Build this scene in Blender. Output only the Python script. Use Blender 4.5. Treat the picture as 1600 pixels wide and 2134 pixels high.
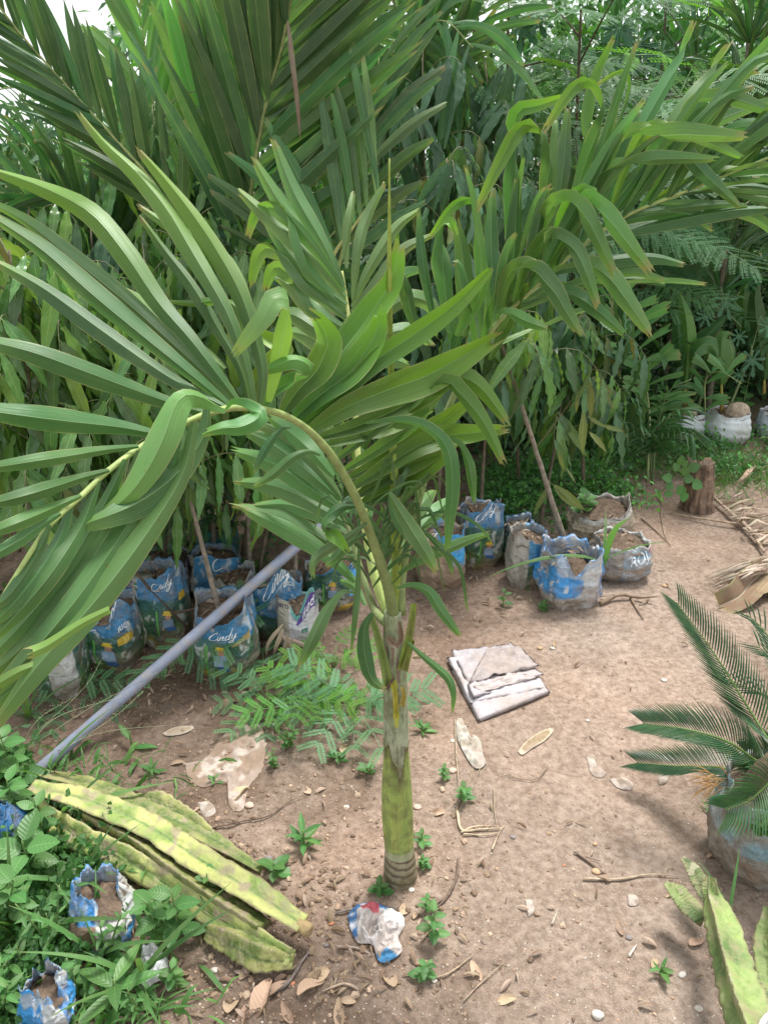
import bpy, math, random
import numpy as np
from mathutils import Vector, Matrix, noise as mn

random.seed(7); np.random.seed(7)
scene = bpy.context.scene
for o in list(bpy.data.objects): bpy.data.objects.remove(o)

# ---------------------------------------------------------------- camera, sky, sun, exposure
PITCH = math.radians(25.0); EYE = Vector((0, 0, 1.5)); FPX = 1600.0
cam = bpy.data.cameras.new('camera'); camo = bpy.data.objects.new('camera', cam)
scene.collection.objects.link(camo); scene.camera = camo
camo.location = EYE; camo.rotation_euler = (math.radians(90) - PITCH, 0, 0)
cam.sensor_fit = 'VERTICAL'; cam.sensor_height = 36.0; cam.lens = 36.0 * FPX / 2134.0
cam.clip_start = 0.02; cam.clip_end = 800.0

SUN_EL, SUN_AZ = math.radians(66), math.radians(28)     # azimuth from +Y towards +X
world = bpy.data.worlds.new('World'); scene.world = world; world.use_nodes = True
wn = world.node_tree.nodes; wl = world.node_tree.links; wn.clear()
sky = wn.new('ShaderNodeTexSky'); sky.sky_type = 'NISHITA'; sky.sun_disc = False
sky.sun_elevation = SUN_EL; sky.sun_rotation = SUN_AZ; sky.dust_density = 3.0; sky.air_density = 1.2
veil = wn.new('ShaderNodeMix'); veil.data_type = 'RGBA'; veil.inputs[0].default_value = 0.80
veil.inputs[7].default_value = (9.2, 9.5, 9.6, 1)          # even white cloud layer
bg = wn.new('ShaderNodeBackground'); bg.inputs[1].default_value = 0.056
wo = wn.new('ShaderNodeOutputWorld')
wl.new(sky.outputs[0], veil.inputs[6]); wl.new(veil.outputs[2], bg.inputs[0]); wl.new(bg.outputs[0], wo.inputs[0])

sun = bpy.data.lights.new('sun', 'SUN'); suno = bpy.data.objects.new('sun', sun); scene.collection.objects.link(suno)
sun.energy = 2.2; sun.angle = math.radians(18); sun.color = (1.0, 0.98, 0.94)
sd = Vector((math.sin(SUN_AZ) * math.cos(SUN_EL), math.cos(SUN_AZ) * math.cos(SUN_EL), math.sin(SUN_EL)))
suno.rotation_euler = sd.to_track_quat('Z', 'Y').to_euler(); suno.location = (0, 0, 12)

scene.view_settings.view_transform = 'Standard'; scene.view_settings.look = 'None'
scene.view_settings.exposure = 1.46; scene.view_settings.gamma = 1.0; scene.view_settings.use_curve_mapping = False
scene.render.engine = 'CYCLES'
scene.cycles.max_bounces = 6; scene.cycles.diffuse_bounces = 2; scene.cycles.transmission_bounces = 4
scene.cycles.glossy_bounces = 2; scene.cycles.transparent_max_bounces = 6

# ---------------------------------------------------------------- geometry of the view: where a sight line meets depth or ground
CP, SP = math.cos(PITCH), math.sin(PITCH)
def ray(px, py):
    u = (px - 800) / FPX; v = (py - 1067) / FPX
    return Vector((u, CP - v * SP, -SP - v * CP))
def P(px, py, Y):
    d = ray(px, py); return EYE + d * (Y / d.y)
def pxm(px, py, Y):                       # metres per photograph pixel at that depth
    return (Y / ray(px, py).y) / FPX

_tab = np.random.RandomState(3).rand(256, 256)
def vnoise(x, y):
    xi = np.floor(x).astype(int); yi = np.floor(y).astype(int)
    fx = x - xi; fy = y - yi; fx = fx * fx * (3 - 2 * fx); fy = fy * fy * (3 - 2 * fy)
    a = _tab[xi & 255, yi & 255]; b = _tab[(xi + 1) & 255, yi & 255]
    c = _tab[xi & 255, (yi + 1) & 255]; d = _tab[(xi + 1) & 255, (yi + 1) & 255]
    return (a * (1 - fx) + b * fx) * (1 - fy) + (c * (1 - fx) + d * fx) * fy
def fbm(x, y, o=4, g=.5):
    s = 0; a = 1; n = 0
    for i in range(o):
        s = s + a * vnoise(x * 2 ** i + 17.3 * i, y * 2 ** i + 9.1 * i); n += a; a *= g
    return s / n
def H(x, y):
    x = np.asarray(x, float); y = np.asarray(y, float)
    far = np.clip(1 - (np.hypot(x, y) - 6) / 6, 0, 1)
    rough = np.clip(fbm(x * .9 + 5, y * .9 + 2, 2) * 2 - .45, .25, 1.2)
    left = np.clip((.45 - x) / .5, 0, 1)
    h = (fbm(x * 1.3, y * 1.3, 3) - .5) * .075 + (fbm(x * 9, y * 9, 3) - .5) * .020 * rough * (.55 + .6 * left)
    h = h + (fbm(x * 34, y * 34, 3) - .5) * .0085 * (.6 + .6 * left)
    h = h + .016 * np.exp(-((x - .035) ** 2 + (y - 1.26) ** 2) / .0075)       # soil heaped at the palm's foot
    return h * far
def Hs(x, y): return float(H(np.array([x]), np.array([y]))[0])
def G(px, py, z=0.0):                     # the point of the ground (or z above it) seen at a pixel
    d = ray(px, py); g = z
    for _ in range(3):
        p = EYE + d * ((g - EYE.z) / d.z); g = Hs(p.x, p.y) + z
    return EYE + d * ((g - EYE.z) / d.z)

# ---------------------------------------------------------------- objects
def tag(o, label, cat, group=None):
    o['label'] = label; o['category'] = cat
    if group: o['group'] = group
    return o
def thing(name, label, cat, loc=(0, 0, 0), group=None):
    o = bpy.data.objects.new(name, None); scene.collection.objects.link(o)
    o.location = loc; o.empty_display_size = .05; tag(o, label, cat, group); return o
def wloc(o):
    v = Vector((0, 0, 0))
    while o is not None: v += Vector(o.location); o = o.parent
    return v

class MB:
    """collects vertices, faces, colours and uvs in world space; build() links them as one mesh object"""
    def __init__(s): s.v = []; s.f = []; s.c = []; s.uv = []
    def add(s, verts, faces, cols, uvs=None):
        b = len(s.v); s.v.extend(verts); s.f.extend([tuple(i + b for i in f) for f in faces])
        if cols and isinstance(cols[0], (float, int)): cols = [tuple(cols)] * len(verts)
        s.c.extend(cols); s.uv.extend(uvs if uvs else [(0.5, 0.5)] * len(verts))
    def mesh(s, name, mat, org=Vector((0, 0, 0)), smooth=True):
        me = bpy.data.meshes.new(name)
        me.from_pydata([(v[0] - org[0], v[1] - org[1], v[2] - org[2]) for v in s.v], [], s.f)
        finish(me, np.array(s.c, dtype=np.float32).reshape(-1, 3), np.array(s.uv, dtype=np.float32).reshape(-1, 2), mat, smooth)
        return me
    def build(s, name, mat, parent=None, org=None, smooth=True, kind=None):
        o0 = wloc(parent) if parent else (Vector(org) if org is not None else Vector((0, 0, 0)))
        me = s.mesh(name, mat, o0, smooth)
        o = bpy.data.objects.new(name, me); scene.collection.objects.link(o)
        if parent: o.parent = parent
        else: o.location = o0
        if kind: o['kind'] = kind
        return o
def finish(me, col, uv, mat, smooth=True):
    n = len(me.vertices)
    a = me.color_attributes.new('Col', 'FLOAT_COLOR', 'POINT')
    a.data.foreach_set('color', np.concatenate([col, np.ones((n, 1), np.float32)], 1).ravel())
    li = np.empty(len(me.loops), np.int32); me.loops.foreach_get('vertex_index', li)
    ul = me.uv_layers.new(name='UVMap'); ul.data.foreach_set('uv', uv[li].ravel())
    if mat: me.materials.append(mat)
    if smooth: me.polygons.foreach_set('use_smooth', [True] * len(me.polygons))
    me.update()
def link(me, name, parent=None, loc=(0, 0, 0), kind=None):
    o = bpy.data.objects.new(name, me); scene.collection.objects.link(o); o.location = loc
    if parent: o.parent = parent
    if kind: o['kind'] = kind
    return o

def cr(pts, n):
    """Catmull-Rom through pts, n+1 samples evenly spaced along it"""
    p = [Vector(q) for q in pts]
    if len(p) == 2: return [p[0].lerp(p[1], i / n) for i in range(n + 1)]
    q = [p[0] * 2 - p[1]] + p + [p[-1] * 2 - p[-2]]; out = []
    for i in range(len(p) - 1):
        a, b, c, d = q[i:i + 4]
        for k in range(8):
            t = k / 8
            out.append(.5 * ((2 * b) + (c - a) * t + (2 * a - 5 * b + 4 * c - d) * t * t + (3 * b - a - 3 * c + d) * t ** 3))
    out.append(p[-1])
    L = [0]
    for i in range(1, len(out)): L.append(L[-1] + (out[i] - out[i - 1]).length)
    res = []; j = 0
    for i in range(n + 1):
        s = L[-1] * i / n
        while j < len(L) - 2 and L[j + 1] < s: j += 1
        t = (s - L[j]) / max(L[j + 1] - L[j], 1e-9); res.append(out[j].lerp(out[j + 1], min(1, max(0, t))))
    return res
def lerpk(keys, t):
    if not isinstance(keys, (list, tuple)): return keys
    if len(keys) == 1: return keys[0]
    x = t * (len(keys) - 1); i = min(int(x), len(keys) - 2); f = x - i; f = f * f * (3 - 2 * f)
    return keys[i] * (1 - f) + keys[i + 1] * f
def tube(mb, pts, rad, n=8, col=(.2, .15, .1), seg=None, cap=True, bump=0, col2=None):
    pts = cr(pts, seg) if seg else [Vector(p) for p in pts]
    m = len(pts) - 1; ref = Vector((.3, .9, .2)).normalized(); vs = []; fs = []; uv = []; cs = []
    for i, p in enumerate(pts):
        T = (pts[min(i + 1, m)] - pts[max(i - 1, 0)]).normalized()
        A = T.cross(ref)
        if A.length < .05: A = T.cross(Vector((1, 0, 0)))
        A.normalize(); B = T.cross(A); t = i / m
        r = lerpk(rad, t)
        for k in range(n):
            a = 2 * math.pi * k / n
            rr = r * (1 + (bump * mn.noise(p * 25 + Vector((k, 0, i * .3))) if bump else 0))
            vs.append(p + (A * math.cos(a) + B * math.sin(a)) * rr); uv.append((k / n, t))
            cs.append(col if col2 is None else tuple(col[j] * (1 - t) + col2[j] * t for j in range(3)))
    for i in range(m):
        for k in range(n):
            a = i * n + k; b = i * n + (k + 1) % n; fs.append((a, b, b + n, a + n))
    if cap: fs.append(tuple(range(n - 1, -1, -1))); fs.append(tuple(m * n + k for k in range(n)))
    mb.add(vs, fs, cs, uv)

def prof_palm(t):
    a = .26 + .74 * min(1, t / .5) ** .75
    if t > .6: a *= 1 - .66 * ((t - .6) / .4) ** 1.5
    return a
def prof_point(t):
    a = .30 + .70 * min(1, t / .3) ** .8
    if t > .45: a *= max(.03, 1 - ((t - .45) / .55) ** 1.7)
    return a
def prof_flat(t): return min(1, .3 + t * 5) * (1 if t < .8 else max(.03, 1 - ((t - .8) / .2) ** 1.5))
def ribbon(mb, pts, W, roll=0, prof=prof_palm, fold=.22, seg=16, col=(1, 1, 1), tip=None, ref=None, wave=0, jag=.0, nx=4, rs=0, ts=.72):
    """a leaf blade along pts; its upper face looks along ref (or back at the eye), turned by roll degrees about its length"""
    ps = cr(pts, seg); vs = []; fs = []; cs = []; uv = []; ks = list(range(nx // 2 + 1)) + list(range(nx // 2, nx + 1)) if nx % 2 == 0 and nx > 1 else list(range(nx + 1))
    rip = (ps[0].x * 70) % 3; rg = random.Random(rs or int(abs(ps[0].x * 9173 + ps[-1].z * 7919) * 100))
    for i, p in enumerate(ps):
        t = i / seg
        T = (ps[min(i + 1, seg)] - ps[max(i - 1, 0)]).normalized()
        N = (ref if ref is not None else (EYE - p)); N = N - T * N.dot(T)
        if N.length < 1e-4: N = Vector((0, 0, 1)) - T * T.z
        N.normalize(); a = math.radians(lerpk(roll, t))
        N = N * math.cos(a) + T.cross(N) * math.sin(a); S = T.cross(N)
        w = W * prof(t) * .5
        for k in ks:                      # the middle vertex is doubled: a crisp keel
            x = k / nx * 2 - 1
            z = fold * w * (1 - abs(x)) * 1.2 + .03 * w * math.cos(x * 12.0 + rip)
            wz = wave * w * math.sin(t * 23 + k * .7) * abs(x)
            e = Vector((0, 0, 0))
            if i == seg and jag: e = T * (jag * W * (rg.random() - .6))
            vs.append(p + S * (x * w) + N * (z + wz) + e); uv.append(((x + 1) / 2, t))
            if tip and t > ts:
                f = min(1, (t - ts) / (1 - ts)); f = f * f if ts > .5 else f ** .7
                cs.append(tuple(col[j] * (1 - f) + tip[j] * f for j in range(3)))
            else: cs.append(col)
    n = len(ks)
    for i in range(seg):
        for k in range(n - 1):
            if ks[k] == ks[k + 1]: continue
            a = i * n + k; fs.append((a, a + 1, a + n + 1, a + n))
    mb.add(vs, fs, cs, uv)

def frame_obj(me, name, parent, pos, d, n, s, flatten=1.0, org=None):
    """a copy of a shared leaf mesh: base at pos, pointing along d, upper face along n"""
    d = Vector(d).normalized(); n = Vector(n); n = n - d * n.dot(d)
    if n.length < 1e-3: n = Vector((.3, .2, 1)); n = n - d * n.dot(d)
    n.normalize(); x = d.cross(n)
    M = Matrix((x, d, n)).transposed().to_4x4()
    o = bpy.data.objects.new(name, me); scene.collection.objects.link(o)
    o.parent = parent; o.location = Vector(pos) - (org if org is not None else wloc(parent))
    o.rotation_euler = M.to_euler(); o.scale = (s * flatten, s, s)
    return o

# ---------------------------------------------------------------- materials
def nmat(name):
    m = bpy.data.materials.new(name); m.use_nodes = True
    nt = m.node_tree; b = nt.nodes['Principled BSDF']; return m, nt, b, nt.nodes['Material Output']
def nd(nt, t, **kw):
    n = nt.nodes.new(t)
    for k, v in kw.items():
        if k.startswith('i_'): n.inputs[int(k[2:])].default_value = v
        else: setattr(n, k, v)
    return n
def mathn(nt, op, a, b=None, c=None):
    n = nt.nodes.new('ShaderNodeMath'); n.operation = op
    for i, x in enumerate((a, b, c)):
        if x is None: continue
        if hasattr(x, 'links') or hasattr(x, 'is_linked'): nt.links.new(x, n.inputs[i])
        else: n.inputs[i].default_value = x
    return n.outputs[0]
def mixc(nt, fac, a, b, mode='MIX'):
    n = nt.nodes.new('ShaderNodeMix'); n.data_type = 'RGBA'; n.blend_type = mode
    for i, x in ((0, fac), (6, a), (7, b)):
        if hasattr(x, 'is_linked'): nt.links.new(x, n.inputs[i])
        elif i == 0: n.inputs[0].default_value = x
        else: n.inputs[i].default_value = (x[0], x[1], x[2], 1)
    return n.outputs[2]
def ramp(nt, src, lo, hi):
    n = nt.nodes.new('ShaderNodeMapRange'); nt.links.new(src, n.inputs[0])
    n.inputs[1].default_value = lo; n.inputs[2].default_value = hi; return n.outputs[0]

def leaf_mat(name, top, under, vein=(.35, .5, .25), transl=.28, rough=.42, kind='parallel', midw=.022, jit=.25, stripes=30, spec=.4):
    m, nt, b, out = nmat(name); L = nt.links
    uv = nd(nt, 'ShaderNodeUVMap'); sep = nd(nt, 'ShaderNodeSeparateXYZ'); L.new(uv.outputs[0], sep.inputs[0])
    u, v = sep.outputs[0], sep.outputs[1]
    oi = nd(nt, 'ShaderNodeObjectInfo'); geo = nd(nt, 'ShaderNodeNewGeometry'); att = nd(nt, 'ShaderNodeAttribute', attribute_name='Col')
    tc = nd(nt, 'ShaderNodeTexCoord')
    base = mixc(nt, geo.outputs['Backfacing'], top, under)
    base = mixc(nt, 1.0, base, att.outputs['Color'], 'MULTIPLY')
    cmb = nd(nt, 'ShaderNodeCombineXYZ')
    off = mathn(nt, 'MULTIPLY', oi.outputs['Random'], 50.0)
    if kind == 'parallel':
        L.new(mathn(nt, 'MULTIPLY', u, float(stripes)), cmb.inputs[0]); L.new(mathn(nt, 'ADD', mathn(nt, 'MULTIPLY', v, .8), off), cmb.inputs[1])
        no = nd(nt, 'ShaderNodeTexNoise'); no.inputs['Scale'].default_value = 1.0; no.inputs['Detail'].default_value = 2.0
        L.new(cmb.outputs[0], no.inputs['Vector']); st = ramp(nt, no.outputs[0], .3, .7)
    else:
        du = mathn(nt, 'ABSOLUTE', mathn(nt, 'SUBTRACT', u, .5))
        ph = mathn(nt, 'MULTIPLY', mathn(nt, 'SUBTRACT', v, mathn(nt, 'MULTIPLY', du, .35)), float(stripes) * 6.28)
        st = mathn(nt, 'ADD', mathn(nt, 'MULTIPLY', mathn(nt, 'SINE', ph), .5), .5)
    base = mixc(nt, mathn(nt, 'MULTIPLY', st, .38), base, mixc(nt, 1.0, base, (1.55, 1.35, 1.45), 'MULTIPLY'))
    if kind == 'parallel':
        nq = nd(nt, 'ShaderNodeTexNoise'); nq.inputs['Scale'].default_value = 2.3; nq.inputs['Detail'].default_value = 0.0; L.new(cmb.outputs[0], nq.inputs['Vector'])
        base = mixc(nt, mathn(nt, 'MULTIPLY', ramp(nt, nq.outputs[0], .56, .66), .30), base, mixc(nt, .5, base, vein))
    # blotches, worn spots, dust
    n2 = nd(nt, 'ShaderNodeTexNoise'); n2.inputs['Scale'].default_value = 22; n2.inputs['Detail'].default_value = 5
    L.new(tc.outputs['Object'], n2.inputs['Vector'])
    base = mixc(nt, mathn(nt, 'MULTIPLY', ramp(nt, n2.outputs[0], .45, .8), .35), base, (top[0] * .5 + .12, top[1] * .8 + .12, top[2] * .6 + .07))
    n3 = nd(nt, 'ShaderNodeTexNoise'); n3.inputs['Scale'].default_value = 120; n3.inputs['Detail'].default_value = 2
    L.new(tc.outputs['Object'], n3.inputs['Vector'])
    base = mixc(nt, mathn(nt, 'MULTIPLY', ramp(nt, n3.outputs[0], .70, .76), .5), base, (.14, .11, .04))
    if kind == 'parallel':                      # pale worn margins
        ed = mathn(nt, 'MULTIPLY', mathn(nt, 'GREATER_THAN', mathn(nt, 'ABSOLUTE', mathn(nt, 'SUBTRACT', u, .5)), .465), ramp(nt, n2.outputs[0], .42, .55))
        base = mixc(nt, mathn(nt, 'MULTIPLY', ed, .55), base, (.34, .34, .16))
        br = mathn(nt, 'MULTIPLY', ramp(nt, v, .93, 1.0), ramp(nt, n2.outputs[0], .40, .55)); base = mixc(nt, mathn(nt, 'MULTIPLY', br, .8), base, (.30, .21, .10))
    # midrib
    mid = mathn(nt, 'LESS_THAN', mathn(nt, 'ABSOLUTE', mathn(nt, 'SUBTRACT', u, .5)), midw)
    base = mixc(nt, mathn(nt, 'MULTIPLY', mid, .75), base, vein)
    hs = nd(nt, 'ShaderNodeHueSaturation')
    L.new(mathn(nt, 'ADD', mathn(nt, 'MULTIPLY', oi.outputs['Random'], .03), .485), hs.inputs['Hue'])
    r2 = mathn(nt, 'FRACT', mathn(nt, 'MULTIPLY', oi.outputs['Random'], 17.3))
    L.new(mathn(nt, 'ADD', mathn(nt, 'MULTIPLY', r2, jit), 1 - jit * .5), hs.inputs['Value'])
    L.new(base, hs.inputs['Color']); colr = hs.outputs[0]
    L.new(colr, b.inputs['Base Color']); b.inputs['Roughness'].default_value = rough
    b.inputs['Specular IOR Level'].default_value = spec
    bp = nd(nt, 'ShaderNodeBump'); bp.inputs['Strength'].default_value = .35; bp.inputs['Distance'].default_value = .001
    L.new(st, bp.inputs['Height']); L.new(bp.outputs[0], b.inputs['Normal'])
    tr = nd(nt, 'ShaderNodeBsdfTranslucent'); L.new(mixc(nt, 1.0, colr, (1.5, 1.6, .8), 'MULTIPLY'), tr.inputs[0])
    mx = nd(nt, 'ShaderNodeMixShader'); mx.inputs[0].default_value = transl
    L.new(b.outputs[0], mx.inputs[1]); L.new(tr.outputs[0], mx.inputs[2]); L.new(mx.outputs[0], out.inputs[0])
    return m
def solid_mat(name, col=None, rough=.7, scale=40, var=.35, bump=.4, dist=.003, dirt=None, dirts=6, spec=.3, stretch=None, detail=6, crease=0):
    """colour (or the mesh's own colours) broken up by noise, optional dirt, bump"""
    m, nt, b, out = nmat(name); L = nt.links
    tc = nd(nt, 'ShaderNodeTexCoord'); vec = tc.outputs['Object']
    if stretch:
        mp = nd(nt, 'ShaderNodeMapping'); mp.inputs['Scale'].default_value = stretch; L.new(vec, mp.inputs[0]); vec = mp.outputs[0]
    att = nd(nt, 'ShaderNodeAttribute', attribute_name='Col')
    base = mixc(nt, 1.0, att.outputs['Color'], col if col else (1, 1, 1), 'MULTIPLY')
    n1 = nd(nt, 'ShaderNodeTexNoise'); n1.inputs['Scale'].default_value = scale; n1.inputs['Detail'].default_value = detail; n1.inputs['Roughness'].default_value = .65
    L.new(vec, n1.inputs['Vector'])
    lo = mixc(nt, 1.0, base, (1 - var,) * 3, 'MULTIPLY'); hi = mixc(nt, 1.0, base, (1 + var,) * 3, 'MULTIPLY')
    base = mixc(nt, ramp(nt, n1.outputs[0], .3, .7), lo, hi)
    if dirt:
        n2 = nd(nt, 'ShaderNodeTexNoise'); n2.inputs['Scale'].default_value = dirts; n2.inputs['Detail'].default_value = 8; n2.inputs['Roughness'].default_value = .7
        L.new(tc.outputs['Object'], n2.inputs['Vector'])
        base = mixc(nt, mathn(nt, 'MULTIPLY', ramp(nt, n2.outputs[0], .47, .63), .75), base, dirt)
    L.new(base, b.inputs['Base Color']); b.inputs['Roughness'].default_value = rough; b.inputs['Specular IOR Level'].default_value = spec
    bp = nd(nt, 'ShaderNodeBump'); bp.inputs['Strength'].default_value = bump; bp.inputs['Distance'].default_value = dist
    hh = n1.outputs[0]
    if crease:                                  # sharp folds: ridges of two noises
        for sc, wt in ((13, crease * 2.2), (34, crease)):
            nz = nd(nt, 'ShaderNodeTexNoise'); nz.inputs['Scale'].default_value = sc; nz.inputs['Detail'].default_value = 2; nz.inputs['Distortion'].default_value = .6
            L.new(tc.outputs['Object'], nz.inputs['Vector']); rd = mathn(nt, 'ABSOLUTE', mathn(nt, 'SUBTRACT', nz.outputs[0], .5)); hh = mathn(nt, 'ADD', hh, mathn(nt, 'MULTIPLY', rd, -wt * 4))
        bp.inputs['Strength'].default_value = .9
    L.new(hh, bp.inputs['Height']); L.new(bp.outputs[0], b.inputs['Normal'])
    return m

M = {}
M['palm'] = leaf_mat('palm_leaf', (.064, .154, .046), (.088, .198, .034), vein=(.24, .38, .18), transl=.26, rough=.40, spec=.42, stripes=30, jit=.22, midw=.014)
M['palm_dark'] = leaf_mat('dark_palm_leaf', (.052, .128, .044), (.085, .190, .045), vein=(.18, .29, .10), transl=.30, rough=.36, stripes=24, jit=.4, midw=.016)
M['palm_pale'] = leaf_mat('pale_palm_leaf', (.105, .215, .095), (.15, .26, .09), vein=(.25, .34, .16), transl=.3, rough=.5, stripes=22)
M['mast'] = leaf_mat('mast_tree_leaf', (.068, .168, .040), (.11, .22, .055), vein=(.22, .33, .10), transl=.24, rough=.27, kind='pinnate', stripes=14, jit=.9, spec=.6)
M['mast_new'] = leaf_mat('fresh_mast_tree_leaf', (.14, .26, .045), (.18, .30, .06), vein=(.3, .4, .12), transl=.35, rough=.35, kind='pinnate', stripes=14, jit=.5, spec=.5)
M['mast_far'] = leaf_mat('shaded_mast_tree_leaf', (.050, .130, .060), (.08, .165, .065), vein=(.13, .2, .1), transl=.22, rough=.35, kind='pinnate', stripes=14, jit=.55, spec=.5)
M['mast_dry'] = leaf_mat('yellowing_mast_leaf', (.13, .17, .05), (.18, .17, .07), vein=(.3, .3, .12), transl=.2, rough=.5, kind='pinnate', stripes=14, jit=.5)
M['feather'] = leaf_mat('feathery_leaf', (.095, .235, .100), (.12, .25, .10), vein=(.07, .16, .07), transl=.3, rough=.5, kind='pinnate', stripes=6, jit=.45)
M['feather_lime'] = leaf_mat('bright_feathery_leaf', (.10, .26, .035), (.12, .28, .05), vein=(.12, .26, .06), transl=.35, rough=.5, kind='pinnate', stripes=6, jit=.6)
M['weed'] = leaf_mat('weed_leaf', (.075, .19, .050), (.11, .22, .07), vein=(.16, .32, .1), transl=.3, rough=.42, kind='pinnate', stripes=8, jit=.5)
M['papaya'] = leaf_mat('lobed_leaf', (.05, .155, .075), (.08, .17, .08), vein=(.16, .3, .14), transl=.28, rough=.5, kind='pinnate', stripes=6, jit=.4)
M['grass'] = leaf_mat('grass_blade', (.07, .17, .045), (.09, .2, .05), vein=(.12, .22, .07), transl=.3, rough=.5, jit=.5, stripes=8)
M['thicket'] = leaf_mat('thicket_leaf', (.070, .180, .055), (.10, .22, .06), vein=(.08, .16, .05), transl=.25, rough=.45, kind='pinnate', stripes=6, jit=.1)
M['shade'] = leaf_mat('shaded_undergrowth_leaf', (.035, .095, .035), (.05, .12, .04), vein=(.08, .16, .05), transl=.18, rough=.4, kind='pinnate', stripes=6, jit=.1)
M['cycad'] = leaf_mat('cycad_leaf', (.018, .066, .020), (.045, .12, .026), vein=(.04, .11, .04), transl=.12, rough=.33, jit=.25, stripes=4, spec=.5)
M['dry'] = leaf_mat('dry_leaf', (.42, .30, .21), (.47, .35, .26), vein=(.5, .38, .28), transl=.08, rough=.75, kind='pinnate', stripes=9, jit=.5, spec=.15)
M['dry_strip'] = leaf_mat('dry_palm_strip', (.36, .29, .235), (.42, .35, .29), vein=(.45, .38, .31), transl=.06, rough=.8, jit=.3, stripes=16, spec=.15)
M['stem'] = solid_mat('green_stem', None, .5, 60, .25, .2)
M['bark'] = solid_mat('bark', None, .9, 50, .45, .8, .004)
M['trunk'] = solid_mat('palm_trunk', None, .55, 24, .22, .3, .002, stretch=(3, 3, .6), dirt=(.12, .10, .05), dirts=16)
M['sack'] = solid_mat('woven_sack', None, .45, 90, .16, .35, .003, dirt=(.27, .20, .15), dirts=8, spec=.45, crease=.9)
M['burlap'] = solid_mat('dirty_sack', None, .8, 60, .3, .6, .003, dirt=(.25, .18, .12), dirts=6, crease=.8)
M['white_sack'] = solid_mat('white_sack', None, .55, 110, .08, .3, .002, dirt=(.5, .48, .44), dirts=5, crease=.5)
M['print'] = solid_mat('print_ink', None, .5, 60, .15, .1)
M['soil'] = solid_mat('soil_fill', None, .95, 60, .5, 1.0, .01)
M['stone'] = solid_mat('stone', None, .8, 45, .25, .5, .002)
M['pipe'] = solid_mat('grey_pvc', None, .42, 18, .18, .10, dirt=(.33, .28, .25), dirts=26, spec=.5)
M['cloth'] = solid_mat('grey_sackcloth', None, .85, 60, .16, .5, .002, dirt=(.36, .29, .25), dirts=9, crease=.3)
M['plastic'] = solid_mat('crumpled_plastic', None, .35, 30, .15, .3, .003, spec=.5, crease=1.2)
M['cactus'] = solid_mat('cactus_skin', None, .55, 60, .30, .8, .004, detail=9, dirt=(.27, .23, .13), dirts=30, crease=.25)
M['spine'] = solid_mat('cactus_spine', None, .7, 30, .1, .1)
M['tin'] = solid_mat('painted_tin', None, .35, 30, .1, .1, spec=.5)
# ---------------------------------------------------------------- ground: one sheet, fine near the eye and coarse to the horizon
def axis(a, b, step, far):
    c = list(np.arange(a, b, step)); s = step; x = b; up = []
    while x < far: up.append(x); s *= 1.22; x += s
    s = step; x = a - step; dn = []
    while x > -far: dn.append(x); s *= 1.22; x -= s
    return np.array(dn[::-1] + c + up)
gx = axis(-1.7, 2.6, .0125, 260); gy = axis(.45, 4.4, .0125, 260)
X, Yy = np.meshgrid(gx, gy); Z = H(X, Yy)
nx_, ny_ = len(gx), len(gy)
me = bpy.data.meshes.new('ground')
co = np.stack([X, Yy, Z], -1).reshape(-1, 3)
idx = np.arange(nx_ * ny_).reshape(ny_, nx_)
q = np.stack([idx[:-1, :-1], idx[:-1, 1:], idx[1:, 1:], idx[1:, :-1]], -1).reshape(-1, 4)
me.vertices.add(len(co)); me.vertices.foreach_set('co', co.ravel())
me.loops.add(q.size); me.loops.foreach_set('vertex_index', q.ravel())
me.polygons.add(len(q)); me.polygons.foreach_set('loop_start', np.arange(0, q.size, 4)); me.polygons.foreach_set('loop_total', np.full(len(q), 4))
me.update(calc_edges=True)
x, y = co[:, 0], co[:, 1]
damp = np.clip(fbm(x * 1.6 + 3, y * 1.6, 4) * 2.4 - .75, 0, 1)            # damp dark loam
left = np.clip((.35 - x) / .7, 0, 1)  # darker towards the left: shade and moisture put into the soil colour
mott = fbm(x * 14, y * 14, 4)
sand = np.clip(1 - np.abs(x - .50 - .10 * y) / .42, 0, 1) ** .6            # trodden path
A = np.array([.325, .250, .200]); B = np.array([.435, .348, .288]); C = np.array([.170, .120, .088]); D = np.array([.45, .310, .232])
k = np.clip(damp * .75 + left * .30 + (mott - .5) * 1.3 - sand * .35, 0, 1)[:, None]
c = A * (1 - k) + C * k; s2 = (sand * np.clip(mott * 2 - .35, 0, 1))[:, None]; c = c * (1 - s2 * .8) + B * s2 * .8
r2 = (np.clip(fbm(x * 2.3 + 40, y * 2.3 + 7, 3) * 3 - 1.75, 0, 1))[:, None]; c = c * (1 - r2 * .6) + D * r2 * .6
back = np.clip((y - 4.0) / 1.0, 0, 1)[:, None]; c = c * (1 - back) + np.array([.10, .10, .05]) * back
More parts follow.
